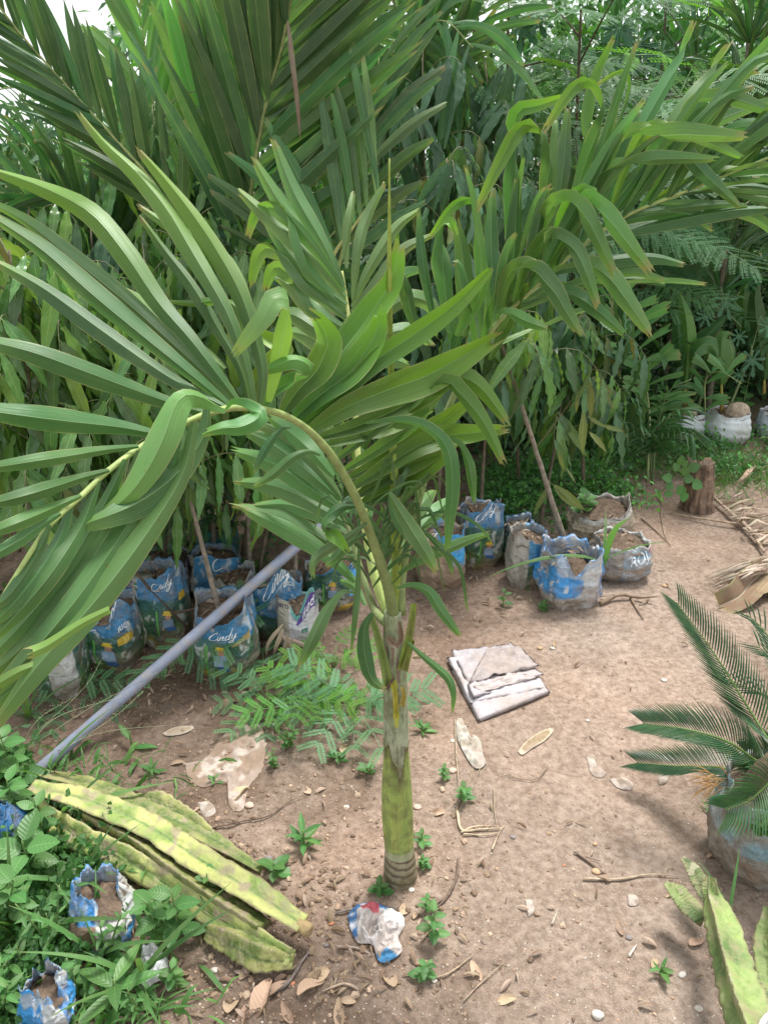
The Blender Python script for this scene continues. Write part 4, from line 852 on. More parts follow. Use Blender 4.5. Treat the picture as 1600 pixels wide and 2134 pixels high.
# dracaena-like strappy shrubs top right
def strappy(label, px, Y, topy, n, seed, L=.55, W=.022, col=(.8, .95, 1.0)):
    rg = random.Random(seed); b = gp(px, Y); r = thing('strap_leaved_shrub', label, 'shrub', b, 'strap-leaved shrubs at the top right'); ax = cr([b, P(px, topy + 150, Y)], 10)
    mb = MB(); tube(mb, ax, [.02, .012], 8, (.16, .14, .10)); mb.build('stem', M['bark'], r)
    for i in range(n):
        p = ax[rg.randint(4, 10)]; az = rg.uniform(0, 6.28); el = rg.uniform(.3, 1.4); d = Vector((math.cos(az) * math.cos(el), math.sin(az) * math.cos(el), math.sin(el))); l = L * rg.uniform(.6, 1.2)
        m2 = MB(); ribbon(m2, [p, p + d * l * .5, p + d * l * .8 + Vector((0, 0, -.05)), p + d * l + Vector((0, 0, -.2 * l))], W, rg.uniform(-50, 50), prof_point, .3, 8, tuple(c * rg.uniform(.7, 1.3) for c in col), nx=2)
        m2.build('blade', M['palm_dark'], r)
strappy('tall strap-leaved shrub with grey-green blades in the top right corner', 1560, 4.4, -60, 150, 1)
strappy('strap-leaved shrub just left of the corner one, its blades thinner', 1450, 4.9, -40, 110, 2, .5, .018)
strappy('shorter strap-leaved shrub under the corner one at the right edge', 1680, 5.0, 200, 110, 3, .5, .02, (.7, .8, .8))
strappy('yellow-green strap-leaved clump between the lime tree and the corner shrub', 1340, 5.2, 120, 70, 4, .5, .03, (1.6, 2.0, 1.0))

# the mast trees: (sack trunk foot px, py, Y) -> top
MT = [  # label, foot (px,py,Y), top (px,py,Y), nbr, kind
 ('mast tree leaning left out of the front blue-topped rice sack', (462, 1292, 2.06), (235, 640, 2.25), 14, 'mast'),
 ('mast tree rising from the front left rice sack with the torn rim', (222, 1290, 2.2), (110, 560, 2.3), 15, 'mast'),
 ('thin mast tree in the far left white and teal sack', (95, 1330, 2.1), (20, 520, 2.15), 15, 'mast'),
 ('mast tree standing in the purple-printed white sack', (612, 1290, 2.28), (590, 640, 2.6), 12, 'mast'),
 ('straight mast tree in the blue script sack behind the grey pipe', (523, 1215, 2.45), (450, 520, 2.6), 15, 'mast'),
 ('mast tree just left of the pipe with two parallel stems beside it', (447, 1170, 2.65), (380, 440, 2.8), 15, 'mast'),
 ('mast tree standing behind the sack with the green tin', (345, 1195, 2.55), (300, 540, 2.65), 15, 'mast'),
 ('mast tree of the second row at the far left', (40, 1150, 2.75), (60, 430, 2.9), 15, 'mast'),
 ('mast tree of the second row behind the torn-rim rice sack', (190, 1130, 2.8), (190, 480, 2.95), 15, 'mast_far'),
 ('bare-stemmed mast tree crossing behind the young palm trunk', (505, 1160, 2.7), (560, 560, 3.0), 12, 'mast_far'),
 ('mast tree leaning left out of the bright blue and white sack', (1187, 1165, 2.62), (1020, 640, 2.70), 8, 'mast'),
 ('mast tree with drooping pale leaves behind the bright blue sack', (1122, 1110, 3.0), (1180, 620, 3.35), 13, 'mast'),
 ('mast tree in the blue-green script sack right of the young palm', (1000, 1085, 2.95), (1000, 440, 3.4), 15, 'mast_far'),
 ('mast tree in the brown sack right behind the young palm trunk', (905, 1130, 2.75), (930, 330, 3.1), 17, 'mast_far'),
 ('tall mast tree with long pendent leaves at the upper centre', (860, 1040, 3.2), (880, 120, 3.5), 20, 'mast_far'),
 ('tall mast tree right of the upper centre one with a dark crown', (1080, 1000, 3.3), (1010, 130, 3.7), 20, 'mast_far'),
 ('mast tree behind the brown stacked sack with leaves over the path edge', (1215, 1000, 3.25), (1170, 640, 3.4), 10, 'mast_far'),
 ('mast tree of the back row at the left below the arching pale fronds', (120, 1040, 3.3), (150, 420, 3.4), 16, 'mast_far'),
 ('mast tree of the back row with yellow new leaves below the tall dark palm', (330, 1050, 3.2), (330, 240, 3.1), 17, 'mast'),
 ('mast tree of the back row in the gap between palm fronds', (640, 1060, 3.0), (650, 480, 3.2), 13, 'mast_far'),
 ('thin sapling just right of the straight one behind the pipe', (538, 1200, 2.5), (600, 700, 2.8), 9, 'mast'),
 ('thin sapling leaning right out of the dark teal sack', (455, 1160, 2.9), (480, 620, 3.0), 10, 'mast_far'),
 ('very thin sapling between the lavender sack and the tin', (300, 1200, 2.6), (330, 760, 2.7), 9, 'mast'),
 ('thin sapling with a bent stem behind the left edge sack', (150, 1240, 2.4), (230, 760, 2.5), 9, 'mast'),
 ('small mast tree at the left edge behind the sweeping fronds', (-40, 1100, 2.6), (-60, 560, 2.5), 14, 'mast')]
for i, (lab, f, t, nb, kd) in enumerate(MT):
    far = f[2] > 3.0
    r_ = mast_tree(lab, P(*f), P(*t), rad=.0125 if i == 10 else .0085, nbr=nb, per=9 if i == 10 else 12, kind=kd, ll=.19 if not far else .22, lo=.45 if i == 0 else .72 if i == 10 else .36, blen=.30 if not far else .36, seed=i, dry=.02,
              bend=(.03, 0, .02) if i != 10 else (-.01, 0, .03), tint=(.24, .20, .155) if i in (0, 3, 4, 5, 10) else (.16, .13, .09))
# the drooping yellowish sprays of the leaning right-hand tree, low down
r_ = [o for o in bpy.data.objects if o.name.startswith('mast_tree') and 'bright blue and white sack' in o.get('label', '') and 'leaning' in o['label']][0]
def spray(root, pts, Y0, Y1, leaves, kind='mast_dry'):
    p = [P(a, b, lerpk([Y0, Y1], i / (len(pts) - 1))) for i, (a, b) in enumerate(pts)]; mb = MB(); tube(mb, p, [.003, .001], 5, (.16, .14, .07), seg=10); mb.build('twig', M['stem'], root)
    for (a, b, c_, d_, kk) in leaves:
        q = P(a, b, Y1); e = P(c_, d_, Y1 - .03); frame_obj(RZ.choice(LM[kk]), 'leaf', root, q, e - q, (EYE - q).normalized() + Vector((RZ.uniform(-.5, .5), 0, .3)), (e - q).length * 1.08, .95)
spray(r_, [(1112, 940), (1165, 870), (1215, 800), (1240, 785)], 2.8, 2.7, [(1225, 790, 1240, 870, 'mast_dry'), (1240, 782, 1280, 850, 'mast_dry'), (1215, 855, 1215, 945, 'mast_dry'), (1222, 866, 1260, 890, 'mast_dry'), (1225, 900, 1270, 935, 'mast_dry'), (1205, 815, 1200, 855, 'mast_dry'), (1250, 885, 1298, 898, 'mast_dry'), (1232, 785, 1280, 820, 'mast_dry')])
spray(r_, [(1138, 1000), (1148, 1008)], 2.75, 2.72, [(1146, 1008, 1115, 1070, 'mast_dry'), (1150, 1008, 1222, 1070, 'mast_dry'), (1155, 1010, 1200, 1045, 'mast_dry'), (1165, 940, 1170, 980, 'mast_dry'), (1178, 975, 1200, 1005, 'mast_dry')])
spray(r_, [(1190, 1160), (1200, 1130)], 2.68, 2.6, [(1200, 1130, 1218, 1192, 'mast'), (1196, 1128, 1180, 1150, 'mast_dry'), (1203, 1126, 1222, 1160, 'mast')])

# ---------------------------------------------------------------- the thicket behind: too dense to count
def leaf_cloud(name, boxes, size, mat, cols, seed, down=.5, wr=.34, sig=.16):
    rs = np.random.RandomState(seed); C = []; 
    for (x0, x1, y0, y1, z0, z1, n) in boxes:
        k = max(6, n // 60); cc = np.stack([rs.uniform(x0, x1, k), rs.uniform(y0, y1, k), rs.uniform(z0, z1, k)], 1)
        C.append(cc[rs.randint(0, k, n)] + rs.normal(0, sig, (n, 3)) * np.array([1, 1, .6 if sig < .1 else 1]))
    C = np.concatenate(C); C[:, 2] = np.maximum(C[:, 2], .03); n = len(C); s = size * rs.uniform(.5, 1.4, (n, 1))
    d = rs.normal(0, 1, (n, 3)); d[:, 2] -= down; d /= np.linalg.norm(d, axis=1, keepdims=True)
    u = rs.normal(0, .6, (n, 3)) + np.array([0, -.6, .8]); sx = np.cross(d, u); sx /= np.linalg.norm(sx, axis=1, keepdims=True); nn = np.cross(sx, d)
    w = s * wr * .5
    V = np.stack([C, C + d * s * .45 - sx * w, C + d * s * .5 - nn * s * .05, C + d * s * .45 + sx * w, C + d * s - nn * s * .12], 1).reshape(-1, 3)
    b = np.arange(n)[:, None] * 5
    F = np.concatenate([b + np.array([0, 2, 1]), b + np.array([0, 3, 2]), b + np.array([1, 2, 4]), b + np.array([2, 3, 4])], 0)
    me = bpy.data.meshes.new(name); me.vertices.add(len(V)); me.vertices.foreach_set('co', V.ravel()); me.loops.add(F.size); me.loops.foreach_set('vertex_index', F.ravel().astype(np.int32))
    me.polygons.add(len(F)); me.polygons.foreach_set('loop_start', np.arange(0, F.size, 3)); me.polygons.foreach_set('loop_total', np.full(len(F), 3)); me.update(calc_edges=True)
    cl = np.array(cols)[rs.randint(0, len(cols), n)] * rs.uniform(.6, 1.3, (n, 1)); uv = np.tile(np.array([[.45, 0], [.2, .45], [.48, .5], [.8, .45], [.45, 1]]), (n, 1))
    finish(me, np.repeat(cl, 5, 0).astype(np.float32), uv.astype(np.float32), M[mat], False); return link(me, name, kind='stuff')
GC = [(1, 1, 1), (1.5, 1.4, 1.0), (.8, .9, .8), (2.1, 2.0, 1.1), (1.0, 1.2, 1.2)]
leaf_cloud('distant_thicket', [(-5, -2.2, 5.6, 8.5, .0, 1.5, 6000), (-2.2, 6.5, 5.6, 8.5, .0, 2.3, 24000), (-1.5, 6.5, 5.4, 8.5, 1.8, 4.3, 26000), (-6, -2.6, 6.0, 8.5, 0, 1.5, 6000)], .12, 'thicket', GC, 1)
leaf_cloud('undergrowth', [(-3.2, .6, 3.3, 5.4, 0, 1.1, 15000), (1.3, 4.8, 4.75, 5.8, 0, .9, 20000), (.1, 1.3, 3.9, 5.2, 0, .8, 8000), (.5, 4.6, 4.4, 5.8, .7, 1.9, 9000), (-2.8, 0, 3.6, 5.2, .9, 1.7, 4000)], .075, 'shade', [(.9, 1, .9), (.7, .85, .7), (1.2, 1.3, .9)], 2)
leaf_cloud('low_ground_cover', [(.7, 4.6, 3.65, 4.6, .0, .06, 12000), (.45, 1.15, 3.05, 3.7, .0, .14, 5200), (-2.6, -.2, 2.6, 3.5, .0, .08, 3500)], .024, 'thicket', [(1.2, 1.3, 1.0), (1.7, 1.8, 1.1), (.9, 1, .9)], 3, down=-.2, wr=.6, sig=.05)
# ---------------------------------------------------------------- planting sacks
SOIL = (.15, .105, .075)
def sm(x, a, b): t = max(0, min(1, (x - a) / (b - a))); return t * t * (3 - 2 * t)
def mixt(a, b, t): return tuple(a[i] * (1 - t) + b[i] * t for i in range(3))
class Sack:
    """th = 0 faces the path (towards -Y); h runs 0..1 up the side"""
    def __init__(s, base_px, base_py, wpx, top_py, colf, label, seed, turn=0, rim=.16, lean=(0, 0), square=.7, bulge=.12, soil=.84, group='rice sacks used as planting bags', mat='sack', lift=0, soilc=SOIL, wr=.035, cat='sack', name='planting_sack', low=None, hgt=None, pinch=0):
        s.seed = seed; f = G(base_px, base_py, lift); s.R = wpx * pxm(base_px, base_py - 30, f.y) * .5 * .92; s.pinch = pinch
        s.c = Vector((f.x, f.y + s.R * .88, f.z)); v = P(base_px, top_py, f.y); s.Hh = hgt if hgt else max(.08, v.z - f.z)
        s.turn = turn; s.rim = rim; s.lean = lean; s.sq = square; s.bulge = bulge; s.low = low; s.wr = wr
        s.root = thing(name, label, cat, s.c, group)
        n, m = 104, 46; mb = MB(); vs = []; cs = []; uv = []; fs = []
        for j in range(m + 1):
            h = j / m
            for k in range(n):
                a = 2 * math.pi * k / n - math.pi; vs.append(s.surf(a, h)); cs.append(colf(a, h, s)); uv.append((k / n, h))
        for j in range(m):
            for k in range(n): a = j * n + k; b = j * n + (k + 1) % n; fs.append((a, b, b + n, a + n))
        # inner wall of the open rim
        b0 = len(vs)
        for j in range(1, 8):
            h = 1 - j * .05
            for k in range(n):
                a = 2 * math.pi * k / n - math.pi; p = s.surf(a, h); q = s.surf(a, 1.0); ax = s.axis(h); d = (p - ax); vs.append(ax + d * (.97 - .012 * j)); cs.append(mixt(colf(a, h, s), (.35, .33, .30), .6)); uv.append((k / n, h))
        for j in range(7):
            for k in range(n):
                a = (m * n + k) if j == 0 else b0 + (j - 1) * n + k; b = (m * n + (k + 1) % n) if j == 0 else b0 + (j - 1) * n + (k + 1) % n
                c_ = b0 + j * n + k; d_ = b0 + j * n + (k + 1) % n; fs.append((a, b, d_, c_))
        mb.add(vs, fs, cs, uv); s.body = mb.build('sack_cloth', M[mat], s.root)
        sb = MB(); vs = []; fs = []; N2 = 44
        for r in range(9):
            for k in range(N2):
                a = 2 * math.pi * k / N2 - math.pi; hs = soil; ax = s.axis(hs); p = s.surf(a, hs, False); q = ax + (p - ax) * (.95 * r / 8)
                q = Vector(q); q.z += .02 * s.R / .1 * (1 - (r / 8) ** 2) + .010 * mn.noise(q * 40) + .006 * mn.noise(q * 110); vs.append(q)
        for r in range(8):
            for k in range(N2): a = r * N2 + k; b = r * N2 + (k + 1) % N2; fs.append((a, a + N2, b + N2, b))
        sb.add(vs, fs, soilc); sb.build('soil', M['soil'], s.root)
    def axis(s, h): return s.c + Vector((s.lean[0] * h * s.Hh, s.lean[1] * h * s.Hh, h * s.Hh))
    def surf(s, a, h, rimv=True, off=0.0):
        b = a - s.turn; e = 1 / (abs(math.cos(b)) ** (2 + 2 * s.sq) + abs(math.sin(b)) ** (2 + 2 * s.sq)) ** (1 / (2 + 2 * s.sq))
        r = s.R * (e * .93) * (.86 + .14 * min(1, h * 5) + s.bulge * math.sin(math.pi * min(1, h * 1.15)) - .05)
        v = Vector((math.cos(a) * 2.2, math.sin(a) * 2.2, h * 2.4 + s.seed * 3.1)); r *= 1 + s.wr * 1.6 * mn.noise(v * 1.3)
        r += s.R * s.wr * 1.2 * (1 - abs(mn.noise(Vector((math.cos(a) * 3, math.sin(a) * 3, h * 7 + s.seed)))) * 3) * .35
        cz = lambda q: (1 - abs(mn.noise(q)) * 2.4); r += s.R * s.wr * (.40 * cz(v * 2.1) + .25 * cz(v * 4.7 + Vector((5, 1, 2)))) + s.R * s.wr * .3 * mn.noise(v * 13)
        sag = s.R * .018 * math.sin(h * 26 + 3 * mn.noise(v * .8) + math.sin(a * 2) * 1.5) * (1 - h * .6); r += sag
        z = h * s.Hh
        if rimv and h > .55:
            f = (h - .55) / .45
            rv = s.rim * (1.7 * mn.noise(Vector((math.cos(a) * 1.1, math.sin(a) * 1.1, s.seed * 5.7))) + .8 * mn.noise(Vector((math.cos(a) * 3.5, math.sin(a) * 3.5, s.seed)))) + .02 * mn.noise(Vector((a * 14, 1, s.seed)))
            if s.low:
                for (a0, wd, dp) in s.low:
                    da = (a - a0 + math.pi) % (2 * math.pi) - math.pi; rv += dp * math.exp(-(da / wd) ** 2)
            z += f * rv * s.Hh; r *= 1 - .04 * f + .30 * f * mn.noise(Vector((math.cos(a) * 1.8, math.sin(a) * 1.8, s.seed * 2 + 9)))
        r *= 1 - s.pinch * max(0, h - .45) / .55; r += off
        z = max(z, 0.001); ax = s.axis(h)
        return Vector((ax.x + math.sin(a) * r, ax.y - math.cos(a) * r, s.c.z + z - (.012 if h == 0 else 0)))
    def put(s, pt, th0, h0, off=.0022):       # flat print coordinates (metres right, metres up) onto the cloth
        return s.surf(th0 + pt[0] / s.R, max(0.01, min(.995, h0 + pt[1] / s.Hh)), True, off)
SCRIPT = {'C': [[(.78, .82), (.62, .98), (.40, .92), (.15, .62), (.08, .28), (.22, .04), (.48, .02), (.85, .22)]],
 'i': [[(.0, .48), (-.04, .2), (.02, .02), (.2, .12)], [(.06, .70), (.09, .74)]],
 'n': [[(0, .46), (-.04, .22), (-.07, 0)], [(-.04, .2), (.12, .42), (.25, .46), (.26, .28), (.2, .08), (.28, 0), (.42, .12)]],
 'd': [[(.38, .40), (.22, .47), (.05, .32), (0, .1), (.12, 0), (.28, .12), (.38, .4)], [(.58, 1.02), (.44, .6), (.34, .2), (.36, .02), (.55, .1)]],
 'y': [[(.02, .46), (-.02, .2), (.08, .04), (.24, .16), (.36, .46)], [(.36, .46), (.26, .0), (.10, -.36), (-.1, -.42), (-.12, -.28), (.4, .08)]]}
def script_text(s, word, th0, h0, size, col=(.85, .87, .88), slant=.25, rise=0, thick=.085, swash=True, part='script_lettering'):
    adv = {'C': .92, 'i': .24, 'n': .46, 'd': .60, 'y': .5}; x = 0; mb = MB(); strokes = []
    for ch in word:
        for st in SCRIPT[ch]: strokes.append([(x + a + b * slant, b) for a, b in st])
        x += adv[ch]
    if swash: strokes.append([(.7, -.22), (1.4, -.26), (2.0, -.18), (x + .2, .05)])
    for st in strokes:
        p3 = cr([Vector((a - x / 2, b + (a - x / 2) * rise, 0)) for a, b in st], max(4, len(st) * 4)); m = len(p3) - 1; vs = []
        for i, p in enumerate(p3):
            T = (p3[min(i + 1, m)] - p3[max(0, i - 1)]).normalized(); S = Vector((-T.y, T.x, 0)); w = thick * (.45 + .55 * abs(T.y)) * (.6 + .4 * math.sin(math.pi * (i + .5) / (m + 1)))
            if st is strokes[-1] and swash: w *= .4
            for sg in (-1, 1): q = (p + S * (w * .6 * sg)) * size; vs.append(s.put((q.x, q.y), th0, h0))
        mb.add(vs, [(2 * i, 2 * i + 1, 2 * i + 3, 2 * i + 2) for i in range(m)], col)
    return mb.build(part, M['print'], s.body)
def block_text(s, txt, th0, h0, size, col, shear=0, rise=0, part='lettering', off=.0024):
    cu = bpy.data.curves.new('t', 'FONT'); cu.body = txt; cu.size = size; cu.shear = shear; cu.align_x = 'CENTER'; cu.offset = size * .012
    to = bpy.data.objects.new('t', cu); scene.collection.objects.link(to); bpy.context.view_layer.update()
    me = bpy.data.meshes.new_from_object(to.evaluated_get(bpy.context.evaluated_depsgraph_get())); bpy.data.objects.remove(to)
    mb = MB(); mb.add([s.put((v.co.x, v.co.y + v.co.x * rise), th0, h0, off) for v in me.vertices], [tuple(p.vertices) for p in me.polygons], col)
    bpy.data.meshes.remove(me); return mb.build(part, M['print'], s.body)
def patch(s, pts, th0, h0, col, part='printed_panel', off=.0016, n=10):
    """a printed shape: quad strip between two edges"""
    mb = MB(); vs = []; (a, b, c_, d) = pts
    for i in range(n + 1):
        for j in range(n + 1):
            u, v = i / n, j / n; x = (a[0] * (1 - u) + b[0] * u) * (1 - v) + (d[0] * (1 - u) + c_[0] * u) * v; y = (a[1] * (1 - u) + b[1] * u) * (1 - v) + (d[1] * (1 - u) + c_[1] * u) * v
            vs.append(s.put((x, y), th0, h0, off))
    mb.add(vs, [(i * (n + 1) + j, (i + 1) * (n + 1) + j, (i + 1) * (n + 1) + j + 1, i * (n + 1) + j + 1) for i in range(n) for j in range(n)], col); return mb.build(part, M['print'], s.body)
def farmer(s, th0, h0, k=1):
    """printed harvest picture: hat, face, clothes, as flat colour shapes"""
    patch(s, [(-.020 * k, .028 * k), (.016 * k, .022 * k), (.010 * k, .040 * k), (-.010 * k, .044 * k)], th0, h0, (.62, .45, .06), 'printed_picture')
    patch(s, [(-.010 * k, .008 * k), (.010 * k, .006 * k), (.012 * k, .024 * k), (-.010 * k, .026 * k)], th0, h0, (.42, .24, .17), 'printed_picture')
    patch(s, [(-.022 * k, -.030 * k), (.020 * k, -.034 * k), (.016 * k, .006 * k), (-.020 * k, .008 * k)], th0, h0, (.24, .33, .45), 'printed_picture')
    patch(s, [(-.010 * k, -.050 * k), (.026 * k, -.052 * k), (.020 * k, -.032 * k), (-.014 * k, -.030 * k)], th0, h0, (.05, .12, .30), 'printed_picture')
    patch(s, [(-.046 * k, -.070 * k), (-.040 * k, -.070 * k), (-.036 * k, .045 * k), (-.044 * k, .050 * k)], th0, h0, (.12, .36, .08), 'printed_picture')
BLUE = (.035, .20, .40); SKYB = (.07, .34, .64); TEAL = (.018, .12, .11); GRN = (.022, .085, .045); LIME = (.13, .22, .035); YEL = (.44, .34, .05); WHT = (.52, .51, .48); GRY = (.34, .33, .30)
def wear(c, a, h, s, amt=.5):
    z = mn.noise(Vector((math.cos(a) * 4, math.sin(a) * 4, h * 5 + s.seed))) + .5 * mn.noise(Vector((math.cos(a) * 13, math.sin(a) * 13, h * 15 + s.seed)))
    return mixt(c, (.60, .61, .60), amt * sm(z, .34, .44))
def c_rice(seam=1.9, seamw=.28, blue_h=.66, yl=.22, side=WHT, lines=True):
    def f(a, h, s):
        d = abs((a - seam + math.pi) % (2 * math.pi) - math.pi); nz = mn.noise(Vector((a * 2, h * 4, s.seed)))
        if d < seamw:
            c = mixt(side, GRY, .5 + nz)
            if lines and h > .5 and int(h * 46) % 3 == 0 and d < seamw * .7: c = mixt(c, (.10, .16, .12), .6)
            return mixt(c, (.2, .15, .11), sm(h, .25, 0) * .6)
        c = mixt(GRN, TEAL, sm(nz + h, .2, .8)); c = mixt(c, (.035, .14, .05), sm(mn.noise(Vector((a * 3, h * 3, s.seed + 5))), .1, .5))
        c = mixt(c, LIME, sm(h + nz * .2, .45, .20) * .75 * (.5 + .5 * math.cos(a * 2.3 + s.seed)))
        if h + nz * .12 < yl and math.cos(a * 1.2 + .6) > .1: c = mixt(c, YEL, .8 * sm(h + nz * .12, yl, yl - .1))
        c = mixt(c, BLUE, sm(h + .05 * math.sin(a * 1.7), blue_h, blue_h + .06)); c = mixt(c, SKYB, sm(h + nz * .25, blue_h + .2, blue_h + .45) * .6)
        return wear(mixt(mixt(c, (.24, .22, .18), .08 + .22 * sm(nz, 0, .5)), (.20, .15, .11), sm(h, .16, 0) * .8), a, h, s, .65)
    return f
def c_white(tint=(.66, .69, .72)):
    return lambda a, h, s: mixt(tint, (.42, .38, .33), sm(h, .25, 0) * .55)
def c_crumple(a, h, s):
    n1 = mn.noise(Vector((a * 1.5, h * 3, s.seed))); c = mixt((.06, .30, .66), (.50, .53, .56), sm(n1 + .35 * math.sin(h * 9), .15, .3) * .75)
    if .25 < a < 1.05: c = mixt(c, (.58, .58, .57), .9 if h < .82 else .3)
    if 1.0 < a < 1.25: c = (.07, .30, .68)
    if h < .34 and a < .25: c = mixt((.33, .29, .25), c, sm(h, .22, .36))
    return wear(c, a, h, s, .9)
def c_brown(a, h, s):
    n1 = mn.noise(Vector((a * 1.2, h * 3, s.seed))); c = mixt((.40, .33, .25), (.30, .25, .18), sm(n1, -.2, .3))
    if abs(math.sin(h * 34 + math.sin(a * 3))) < .25: c = tuple(v * .7 for v in c)
    return mixt(c, (.62, .60, .56), sm(h, .78, .9) * .8)
def c_greyblue(a, h, s):
    n1 = mn.noise(Vector((a * 1.5, h * 4, s.seed))); c = mixt((.36, .38, .40), (.20, .33, .42), sm(n1 + h * .2, -.1, .3))
    c = mixt(c, (.34, .27, .21), sm(mn.noise(Vector((a, h * 8, s.seed + 3))), .05, .3) * .8)
    if a < -.1: c = mixt(c, (.25, .21, .17), .8)
    if a > .75 and h > .8: c = mixt(c, (.58, .14, .16), .55 if .95 < a < 1.25 else 0)
    return mixt(c, (.66, .66, .66), sm(h, .9, .97) * .6)
def c_teal(a, h, s): return mixt((.02, .13, .12), (.03, .20, .20), sm(mn.noise(Vector((a * 2, h * 3, s.seed))), -.2, .3))
def c_lav(a, h, s): return mixt((.36, .38, .52), (.27, .30, .42), sm(mn.noise(Vector((a * 2, h * 3, s.seed))), -.2, .3))
def c_cert(a, h, s):
    c = (.62, .62, .66)
    if a < -.35 or h > .9: c = mixt((.36, .33, .25), c, .2)
    if h > .84 and a > -.2: c = (.16, .42, .42)
    return mixt(c, (.40, .36, .32), sm(h, .35, 0) * .5)
S = {}
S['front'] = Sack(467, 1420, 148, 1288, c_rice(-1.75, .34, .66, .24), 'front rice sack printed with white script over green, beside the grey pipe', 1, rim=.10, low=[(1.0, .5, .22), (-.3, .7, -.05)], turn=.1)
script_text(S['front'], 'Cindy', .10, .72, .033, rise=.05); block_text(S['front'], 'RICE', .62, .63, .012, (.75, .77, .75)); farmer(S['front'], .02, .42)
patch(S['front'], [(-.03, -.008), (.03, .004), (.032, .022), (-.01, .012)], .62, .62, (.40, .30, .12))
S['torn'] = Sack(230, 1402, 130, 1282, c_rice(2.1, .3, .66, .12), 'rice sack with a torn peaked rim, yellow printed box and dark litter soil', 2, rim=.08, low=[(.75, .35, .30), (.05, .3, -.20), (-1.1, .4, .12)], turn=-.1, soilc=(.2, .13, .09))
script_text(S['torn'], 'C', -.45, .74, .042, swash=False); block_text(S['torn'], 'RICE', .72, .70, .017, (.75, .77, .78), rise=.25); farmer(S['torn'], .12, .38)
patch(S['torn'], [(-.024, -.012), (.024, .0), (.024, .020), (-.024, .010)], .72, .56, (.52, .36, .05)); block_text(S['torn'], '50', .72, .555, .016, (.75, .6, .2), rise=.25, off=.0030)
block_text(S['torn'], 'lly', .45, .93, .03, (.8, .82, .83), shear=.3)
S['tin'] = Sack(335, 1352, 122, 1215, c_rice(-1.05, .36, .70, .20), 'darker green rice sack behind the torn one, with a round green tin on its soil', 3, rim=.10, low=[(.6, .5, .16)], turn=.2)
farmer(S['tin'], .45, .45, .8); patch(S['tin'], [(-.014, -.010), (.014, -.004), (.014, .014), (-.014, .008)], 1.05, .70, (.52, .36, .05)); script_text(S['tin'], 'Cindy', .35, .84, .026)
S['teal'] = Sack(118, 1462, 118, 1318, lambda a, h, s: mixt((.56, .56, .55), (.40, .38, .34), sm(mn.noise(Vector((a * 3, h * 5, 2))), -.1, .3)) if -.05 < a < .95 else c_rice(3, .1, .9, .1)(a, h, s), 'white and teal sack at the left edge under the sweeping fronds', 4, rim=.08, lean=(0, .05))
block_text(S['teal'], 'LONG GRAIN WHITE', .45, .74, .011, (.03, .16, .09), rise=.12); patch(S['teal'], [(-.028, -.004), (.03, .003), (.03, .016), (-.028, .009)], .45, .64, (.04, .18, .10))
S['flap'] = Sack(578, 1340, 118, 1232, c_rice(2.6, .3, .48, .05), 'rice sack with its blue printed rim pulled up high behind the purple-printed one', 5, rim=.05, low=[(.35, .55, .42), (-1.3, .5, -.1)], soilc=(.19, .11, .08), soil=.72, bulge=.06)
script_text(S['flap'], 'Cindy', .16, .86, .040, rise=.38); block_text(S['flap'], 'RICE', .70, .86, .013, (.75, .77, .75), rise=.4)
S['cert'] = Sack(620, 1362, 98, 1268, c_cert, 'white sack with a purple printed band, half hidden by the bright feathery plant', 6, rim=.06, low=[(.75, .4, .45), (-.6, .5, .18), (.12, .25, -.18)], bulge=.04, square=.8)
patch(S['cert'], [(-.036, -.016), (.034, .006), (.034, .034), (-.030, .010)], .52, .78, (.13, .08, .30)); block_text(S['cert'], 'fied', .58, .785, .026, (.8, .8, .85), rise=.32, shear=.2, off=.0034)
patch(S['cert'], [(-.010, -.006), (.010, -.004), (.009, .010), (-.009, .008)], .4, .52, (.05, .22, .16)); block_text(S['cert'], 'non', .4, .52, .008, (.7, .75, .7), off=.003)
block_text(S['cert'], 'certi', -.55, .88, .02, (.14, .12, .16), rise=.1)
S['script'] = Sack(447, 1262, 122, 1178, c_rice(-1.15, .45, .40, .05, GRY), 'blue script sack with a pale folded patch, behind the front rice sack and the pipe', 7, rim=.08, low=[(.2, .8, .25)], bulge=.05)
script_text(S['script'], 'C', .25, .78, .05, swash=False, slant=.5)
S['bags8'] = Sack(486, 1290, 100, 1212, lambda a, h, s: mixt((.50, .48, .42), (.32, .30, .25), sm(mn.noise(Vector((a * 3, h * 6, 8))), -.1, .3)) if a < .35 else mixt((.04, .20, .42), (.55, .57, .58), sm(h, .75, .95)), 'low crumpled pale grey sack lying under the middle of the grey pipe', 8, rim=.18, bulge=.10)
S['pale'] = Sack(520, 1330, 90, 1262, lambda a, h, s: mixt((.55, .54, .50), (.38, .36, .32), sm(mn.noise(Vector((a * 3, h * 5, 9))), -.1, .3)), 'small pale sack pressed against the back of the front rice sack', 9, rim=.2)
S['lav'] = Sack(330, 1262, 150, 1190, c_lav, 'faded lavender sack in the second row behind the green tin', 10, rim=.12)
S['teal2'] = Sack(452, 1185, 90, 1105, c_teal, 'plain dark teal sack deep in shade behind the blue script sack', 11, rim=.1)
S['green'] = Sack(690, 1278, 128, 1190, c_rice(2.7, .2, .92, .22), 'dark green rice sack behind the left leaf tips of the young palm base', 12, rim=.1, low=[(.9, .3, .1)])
farmer(S['green'], .1, .55, .8); patch(S['green'], [(-.03, -.03), (.03, -.03), (.03, .04), (-.02, .05)], .9, .62, (.10, .33, .62)); patch(S['green'], [(-.03, -.02), (.02, -.02), (.02, .01), (-.02, .01)], .55, .2, (.55, .38, .08))
